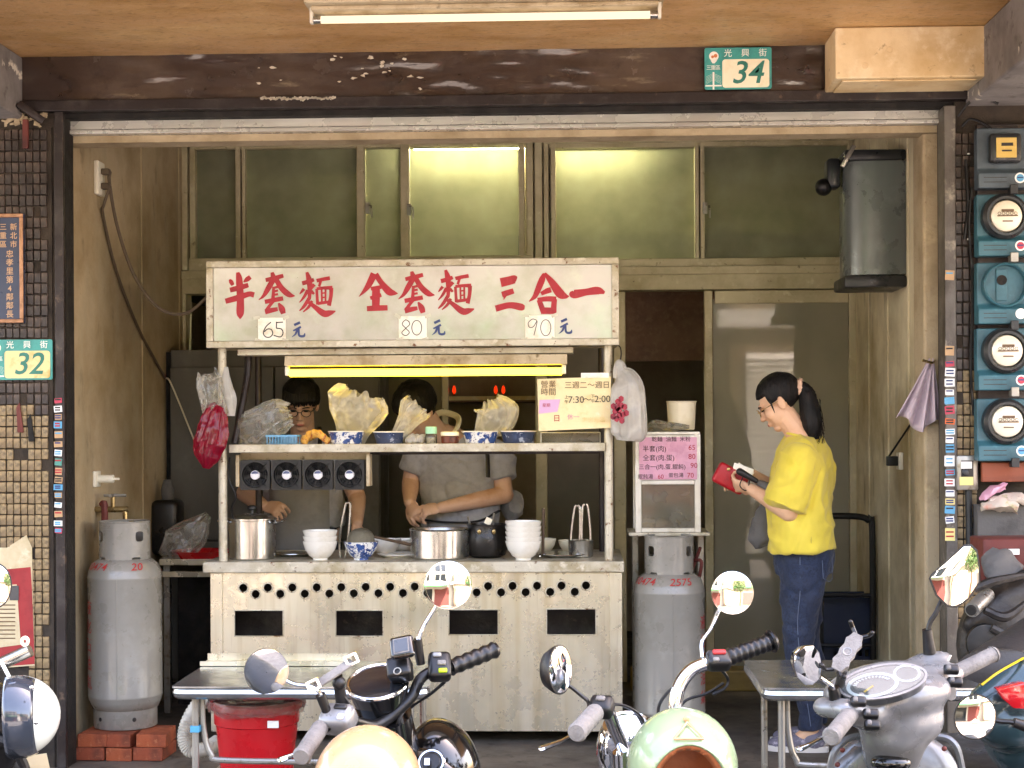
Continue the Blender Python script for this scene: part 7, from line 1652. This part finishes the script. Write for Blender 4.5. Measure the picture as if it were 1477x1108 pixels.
MB().torus(gc, n_, .05, .007, 32, 8).build('speedometer_rim', 'chrome', hl_); MB().lathe([(.046, .001), (.001, .004)], gc, n_, 32, caps=False).build('speedometer_face', 'gauge_face', hl_)
MB().tube([P(905, 1070, 3.5), P(915, 1130, 3.55), P(930, 1250, 3.6)], [.045, .05, .055], 20).build('steering_column', 'grey_paint', sc, smooth=60)
MB().cyl(P(898, 1085, 3.45), P(899, 1110, 3.46), .022).build('clamp', 'chrome', sc)
hm_ = helmet('mint green open-face helmet with tan lining, hung on the chrome handlebar', P(984, 1108, 3.3), .124, 'helmet_mint', rotm(-12, 0, 4), None)
hb_ = lambda u, v: P(984, 1104, 3.3) + rotm(-12, 0, 4) @ V((u, -.1302 * math.sqrt(max(.05, 1 - (u / .114) ** 2 - (v / .124) ** 2)) - .002, v))
em = MB()
for a_, b_ in (((-.03, .052), (0, .085)), ((.03, .052), (0, .085)), ((-.03, .052), (.03, .052))):
    em.tube([hb_(a_[0] + (b_[0] - a_[0]) * i / 6, a_[1] + (b_[1] - a_[1]) * i / 6) for i in range(7)], .0025, 6)
em.ell(hb_(0, .092), (.007, .004, .007), None, 10, 8).build('emblem', 'helmet_peach', hm_)
# ---- grey scooter
sc = thing('scooter', 'dusty grey scooter with wide handlebar cowl and dial cluster, before the customer', 'scooter', (P(1290, 1000, 3.6).x, 3.6, -.12))
under(sc, P(1292, 1000, 3.62).x, 3.66, 'grey_paint', yaw=3)
def blob(root, nm, mt, fn, voxel=.006, it=6):
    b = MB(); fn(b); base = ROOTLOC[root.name]; b.v = [p - base for p in b.v]; return fuse(b, nm, mt, root, voxel, it)
def cowl(b):
    b.ell(P(1290, 1008, 3.60), (.13, .12, .055), rotm(-8, -12, 0), 24, 14); b.ell(P(1272, 990, 3.68), (.14, .08, .055), rotm(0, -10, 0), 24, 14); b.ell(P(1298, 1036, 3.59), (.1, .085, .07), None, 20, 12)
    b.tube([P(1300, 1000, 3.62), P(1340, 982, 3.64), P(1372, 972, 3.66)], [.06, .05, .034], 16, flat=.8, round_ends=True)
    b.tube([P(1280, 1015, 3.58), P(1250, 1030, 3.52), P(1218, 1024, 3.46)], [.06, .05, .034], 16, flat=.8, round_ends=True)
    b.ell(P(1340, 952, 3.72), (.06, .04, .02), rotm(0, -10, 0), 16, 10); b.ell(P(1190, 1020, 3.5), (.03, .04, .025), None, 14, 10)
    b.tube([P(1290, 1020, 3.6), P(1290, 1060, 3.58), P(1286, 1090, 3.62)], [.095, .078, .066], 20, flat=.9, round_ends=True)
cw = blob(sc, 'handlebar_cowl', 'grey_plastic', cowl, .007, 30)
def shield(b):
    b.ell(P(1290, 1130, 3.72), (.155, .06, .13), None, 24, 16); b.ell(P(1280, 1180, 3.62), (.12, .05, .1), None, 20, 12)
blob(sc, 'knee_shield', 'grey_paint', shield)
MB().tube(spline([P(1195, 1120, 3.65), P(1205, 1082, 3.65), P(1235, 1062, 3.66), P(1290, 1068, 3.67), P(1350, 1062, 3.67), P(1378, 1075, 3.66), P(1390, 1120, 3.66)], 7), .008, 8).build('shield_edge', 'grey_paint', sc)
for px, py in ((1215, 1082), (1208, 1103), (1362, 1080)): MB().ell(P(px, py, 3.60), (.006, .004, .006), None, 10, 8).build('screw', 'rust_red', sc)
MB().ell(P(1285, 1100, 3.55), (.045, .03, .02), None, 18, 10).build('key_cover', 'gloss_black', sc)
n_ = V((-.06, -.62, .78)); gx = V((.93, 0, .34)).normalized(); gx = (gx - n_ * gx.dot(n_.normalized())).normalized(); n_ = n_.normalized(); gy = n_.cross(gx)
gc = P(1273, 988, 3.50)
oval = lambda a, b_, k=36: [(a * math.cos(6.2832 * i / k), b_ * math.sin(6.2832 * i / k)) for i in range(k)]
gp = MB().plate([oval(.098, .046)], gc, gx, gy, .02).build('gauge_cluster', 'gauge_dark', sc, smooth=30)
gz_ = lambda u, v, d: gc + gx * u + gy * v + n_ * d
MB().plate([[(u * 1., v) for u, v in oval(.058, .034)], [(u * .86, v * .8) for u, v in oval(.058, .034)]], gz_(-.025, -.004, .0112), gx, gy, .0015).build('speed_ring', 'gauge_face', gp, smooth=0)
MB().plate([oval(.03, .025), oval(.0245, .02)], gz_(.058, .008, .0112), gx, gy, .0015).build('fuel_ring', 'gauge_face', gp, smooth=0)
g = MB()
for k in range(13):
    a = R(20 + k * 11.5); g.bar(gz_(-.025 + .044 * math.cos(a), -.004 + .024 * math.sin(a), .012), gz_(-.025 + .036 * math.cos(a), -.004 + .0195 * math.sin(a), .012), .003, .0012, n_)
g.build('speed_marks', 'gauge_face', gp, smooth=0)
MB().bar(gz_(-.025, -.008, .0135), gz_(-.05, -.02, .0135), .004, .001, n_).build('needle', 'needle', gp, smooth=0)
MB().plate([oval(.1, .048), oval(.094, .042)], gz_(0, 0, .011), gx, gy, .004).build('gauge_bezel', 'grey_plastic', gp, smooth=30)
MB().plate([oval(.092, .041)], gz_(0, 0, .0145), gx, gy, .001).build('gauge_lens', 'lens_clear', gp, smooth=0)
grip(sc, P(1375, 972, 3.66), P(1432, 944, 3.72), .0175, 'grip_grey'); grip(sc, P(1228, 1028, 3.46), P(1200, 1062, 3.3), .0185, 'grip_grey')
for px, py, Y in ((1372, 966, 3.60), (1377, 984, 3.60), (1256, 1030, 3.44), (1258, 1046, 3.43), (1238, 1012, 3.44)):
    switch_box(sc, P(px, py, Y), (.034, .02, .02), (-.1, -.75, .6), 'satin_black', ((-.006, 0, .01, .012, 'grip_grey'),))
mirror(sc, P(1378, 831, 3.68), (-.02, -.99, .1), .06, [P(1352, 880, 3.7), P(1342, 897, 3.7), P(1338, 912, 3.7)], 'satin_black', ry=.072,
       pts=[(-.98, -.08), (-.9, .05), (.35, .97), (.6, .98), (.82, .8), (.9, .3), (.88, -.2), (.45, -.72), (.0, -.98), (-.35, -.95), (-.75, -.6)], stemr=.006)
MB().cyl(P(1337, 908, 3.7), P(1341, 942, 3.71), .011, .015).build('mirror_boot', 'satin_black', sc)
mirror(sc, P(1164, 960, 3.42), (.42, -.86, -.24), .032, [P(1180, 975, 3.45), P(1190, 982, 3.46), P(1200, 990, 3.47), P(1203, 1002, 3.48)], 'chrome', ry=.046, tilt=22,
       pts=[(-.95, .35), (-.6, .85), (.1, 1), (.7, .85), (1, .4), (.95, -.4), (.6, -.9), (0, -1), (-.5, -.85), (-.9, -.3)])
MB().cyl(P(1202, 992, 3.47), P(1207, 1012, 3.48), .012, .016).build('mirror_boot', 'satin_black', sc)
lever(sc, [P(1222, 1040, 3.5), P(1195, 1058, 3.42), P(1172, 1072, 3.36), P(1154, 1080, 3.34)], .006, 'chrome')
MB().plate([oval(.012, .016)], P(1372, 1000, 3.64), X, Z, .004).build('hook_tab', 'grey_plastic', sc, smooth=0)
ph = thing('phone_clamp', 'grey cross-shaped phone holder on the grey scooter beside its dials', 'phone holder', P(1225, 985, 3.5))
x_, y_, nn = frame_of((-.1, -.8, .6)); a_ = R(-30); ux = (x_ * math.cos(a_) + y_ * math.sin(a_)); uy = y_ * math.cos(a_) - x_ * math.sin(a_); pc2 = P(1222, 942, 3.46)
MB().plate([[(-.011, -.05), (.011, -.05), (.015, -.036), (.019, -.03), (.015, -.014), (.018, 0), (.015, .014), (.019, .03), (.015, .036), (.011, .05), (-.011, .05), (-.015, .036), (-.019, .03), (-.015, .014), (-.018, 0), (-.015, -.014), (-.019, -.03), (-.015, -.036)]], pc2, -ux, -uy, .012).build('plate', 'grip_grey', ph, smooth=30)
MB().torus(pc2 + nn * .006, nn, .009, .0018, 16, 5).build('centre_ring', 'grey_plastic', ph)
for s_ in (-1, 1):
    for q in (-1, 1):
        e = pc2 - uy * s_ * .05 + ux * q * .008
        MB().tube(spline([e, e - uy * s_ * .01 + ux * q * .012 + nn * .004, e - uy * s_ * .012 + ux * q * .018 + nn * .018], 5), .005, 8, round_ends=True).build('hook', 'satin_black', ph)
MB().cyl(P(1218, 955, 3.48), P(1208, 1005, 3.5), .009, .012).ell(P(1214, 968, 3.48), .013, None, 12, 8).build('stem', 'satin_black', ph)

# ---- scooter at the left edge, white helmet
sc = thing('scooter', 'dark scooter cut off at the picture edge, white helmet hung on its bar', 'scooter', (P(-60, 1000, 3.9).x, 3.9, -.12))
under(sc, P(-75, 1000, 3.9).x, 3.95, 'satin_black')
MB().tube(spline([P(-70, 985, 3.9), P(-30, 970, 3.9), P(0, 958, 3.9), P(44, 938, 3.9)], 6), .016, 12).build('handlebar', 'steel_clean', sc)
MB().plate([oval(.011, .013), oval(.004, .005)], P(36, 925, 3.88), X, Z, .006).build('bar_tab', 'plate_cream', sc, smooth=0)
mirror(sc, P(-8, 845, 3.85), (.3, -.95, .1), .04, [P(-20, 900, 3.88), P(-30, 940, 3.9), P(-32, 975, 3.9)], 'satin_black', ry=.055)
MB().tube(spline([P(2, 955, 3.88), P(18, 985, 3.86), P(30, 1005, 3.84)], 5), .006, 6, flat=.4).build('strap', 'plate_white', sc)
def dark_front(b):
    b.ell(P(-20, 1060, 3.95), (.09, .06, .13), None, 18, 12); b.tube([P(-60, 1000, 3.92), P(-20, 1010, 3.92), P(5, 1050, 3.92)], [.05, .06, .05], 14, round_ends=True)
blob(sc, 'front_cowl', 'satin_black', dark_front)
MB().tube(spline([P(-20, 1065, 3.85), P(10, 1072, 3.85), P(30, 1095, 3.86), P(40, 1120, 3.87)], 6), .012, 10).build('fairing_edge', 'satin_black', sc)
h3 = thing('helmet', 'white half helmet with smoked visor hung at the picture edge', 'helmet', P(30, 1090, 3.8))
hc_ = P(26, 1033, 3.82); Rr = .098
vs_, fs_ = [], []; n, k = 36, 18
for i in range(k + 1):
    a = math.pi * .53 * i / k
    for j in range(n): p_ = 2 * math.pi * j / n; vs_.append(hc_ + rotm(0, 88, 12) @ V((Rr * math.sin(a) * math.cos(p_), Rr * 1.0 * math.sin(a) * math.sin(p_), Rr * math.cos(a) * 1.02)))
for i in range(k):
    for j in range(n): fs_.append((i * n + j, i * n + (j + 1) % n, (i + 1) * n + (j + 1) % n, (i + 1) * n + j))
o = MB().add(vs_, fs_).build('shell', 'helmet_white', h3, smooth=80, weld=True); md = o.modifiers.new('t', 'SOLIDIFY'); md.thickness = .008; md.offset = -1
o = MB().add([hc_ + (p - hc_) * .9 for p in vs_], fs_).build('lining', 'seat_vinyl', h3, smooth=80, weld=True)
vz = []
for i in range(9):
    for j in range(15):
        a = R(62 + 5.2 * i); p_ = R(100 + 160 * j / 14); vz.append(hc_ + rotm(0, 88, 12) @ V((Rr * 1.05 * math.sin(a) * math.cos(p_ + 1.57), Rr * 1.05 * math.sin(a) * math.sin(p_ + 1.57), Rr * 1.02 * math.cos(a))))
MB().add(vz, [(i * 15 + j, i * 15 + j + 1, (i + 1) * 15 + j + 1, (i + 1) * 15 + j) for i in range(8) for j in range(14)]).build('visor', 'visor_smoke', h3, smooth=80).modifiers.new('t', 'SOLIDIFY').thickness = .002
for px, py in ((46, 992), (52, 1042)): MB().ell(P(px, py, 3.715), (.006, .004, .006), None, 10, 8).build('snap', 'chrome', h3)
tag(MB().prism([P(20, 1092, 4.2), P(68, 1085, 4.2), P(80, 1140, 4.2), P(22, 1140, 4.2)], (0, .03, -.25)).build('wooden_board', 'wood_box', bevel=.004, smooth=0), 'pale wooden board leaning below the white helmet', 'board')

# ---- teal scooter at the right edge
sc = thing('scooter', 'dark teal scooter with yellow stripe and red tail lamp at the picture edge', 'scooter', (P(1480, 1000, 3.9).x, 3.9, -.12))
def tail(b):
    b.tube([P(1425, 1010, 3.9), P(1465, 985, 3.92), P(1530, 950, 4.1)], [.05, .075, .09], 20, flat=.8, round_ends=True); b.ell(P(1460, 1040, 3.92), (.1, .08, .075), None, 20, 14); b.ell(P(1500, 1060, 3.98), (.14, .1, .12), None, 20, 14)
blob(sc, 'tail_body', 'teal_paint', tail)
MB().prism([P(1438, 995, 3.80), P(1476, 985, 3.80), P(1500, 990, 3.8), P(1500, 1025, 3.80), P(1462, 1022, 3.80), P(1446, 1008, 3.80)], (0, .04, 0)).build('tail_lamp', 'tail_red', sc, bevel=.004, smooth=30)
MB().tube(spline([P(1416, 988, 3.83), P(1440, 970, 3.84), P(1477, 949, 3.9), P(1520, 925, 4.0)], 6), .005, 6, flat=.5).build('stripe', 'yellow_stripe', sc)
MB().rings([[P(1440 + 70 * t, 962 - 48 * t, 3.9 + .25 * t) + V((.10 * math.cos(6.283 * i / 18), 0, .045 * math.sin(6.283 * i / 18))) for i in range(18)] for t in (0, .3, .7, 1.2)]).build('seat', 'seat_vinyl', sc, smooth=60)
wheel(sc, V((P(1500, 1000, 3.9).x, 3.95, .08))); wheel(sc, V((P(1500, 1000, 3.9).x, 5.1, .08)))
MB().box((P(1450, 1000, 3.9).x, 4.0, .15), (P(1450, 1000, 3.9).x + .3, 5.0, .45)).build('frame_cover', 'satin_black', sc, bevel=.04)
sc2 = thing('scooter', 'scooter beyond the picture edge, only its small round mirror showing', 'scooter', (P(1560, 1000, 3.3).x, 3.3, -.12))
under(sc2, P(1640, 1000, 3.3).x, 3.35, 'grey_paint')
mirror(sc2, P(1406, 1034, 3.3), (-.1, -.97, .08), .041, [P(1440, 1040, 3.33), P(1460, 1042, 3.33), P(1490, 1050, 3.33), P(1560, 1050, 3.33)], 'satin_black', ry=.046, tilt=-20)
MB().cyl(P(1462, 1042, 3.33), P(1500, 1055, 3.33), .01, .013).tube([P(1500, 1055, 3.33), P(1640, 1060, 3.35)], .016, 12).build('handlebar', 'satin_black', sc2)

# ---- dark motor scooter by the meters
sc = thing('scooter', 'dark grimy scooter parked against the wall under the meters', 'scooter', (P(1450, 1000, 5.7).x, 5.7, 0))
def dk(b):
    b.ell(P(1440, 930, 5.75), (.15, .09, .2), None, 20, 14); b.ell(P(1425, 985, 5.7), (.1, .1, .16), None, 20, 14); b.ell(P(1470, 860, 5.85), (.11, .08, .1), rotm(0, 20, 0), 20, 12)
    b.tube([P(1400, 900, 5.7), P(1440, 870, 5.75), P(1490, 850, 5.8)], [.03, .06, .08], 14, round_ends=True)
blob(sc, 'body', 'engine', dk, .008, 4)
MB().lathe([(.07, 0), (.065, .012), (.03, .016), (.001, .014)], P(1422, 928, 5.63), (-.15, -1, .1), 28).build('horn_cover', 'satin_black', sc)
MB().cyl(P(1402, 880, 5.55), P(1424, 858, 5.7), .026).build('bar_end', 'leg_steel', sc); MB().cyl(P(1400, 881, 5.545), P(1403, 878, 5.56), .018).build('bar_plug', 'pitch', sc)
for k, pts in enumerate(([P(1405, 850, 5.65), P(1430, 840, 5.65), P(1477, 830, 5.7)], [P(1420, 880, 5.6), P(1450, 890, 5.6), P(1480, 870, 5.65)], [P(1430, 905, 5.6), P(1455, 915, 5.6), P(1490, 905, 5.65)])):
    MB().tube(spline(pts, 6), [.014, .018, .012], 8).build('pipe', 'engine', sc)
wheel(sc, V((P(1440, 1000, 5.7).x, 5.72, .2)))
rbx = thing('tool_crate', 'faded red crate with grey rag on top of the dark scooter', 'crate', P(1450, 842, 5.9))
MB().box(P(1418, 842, 5.9), P(1520, 772, 6.1)).build('box', 'rust_red', rbx, bevel=.008)
MB().tube(spline([P(1424, 795, 5.85), P(1440, 808, 5.83), P(1455, 830, 5.83), P(1462, 850, 5.84)], 6), [.03, .07, .08, .05], 16, flat=.4, hint=(1, 0, 0)).crumple(.02, 14).build('rag', 'cloth_grey', rbx, smooth=50)
MB().box(P(1455, 792, 5.89), P(1470, 800, 5.895)).build('label', 'plate_white', rbx, smooth=0)
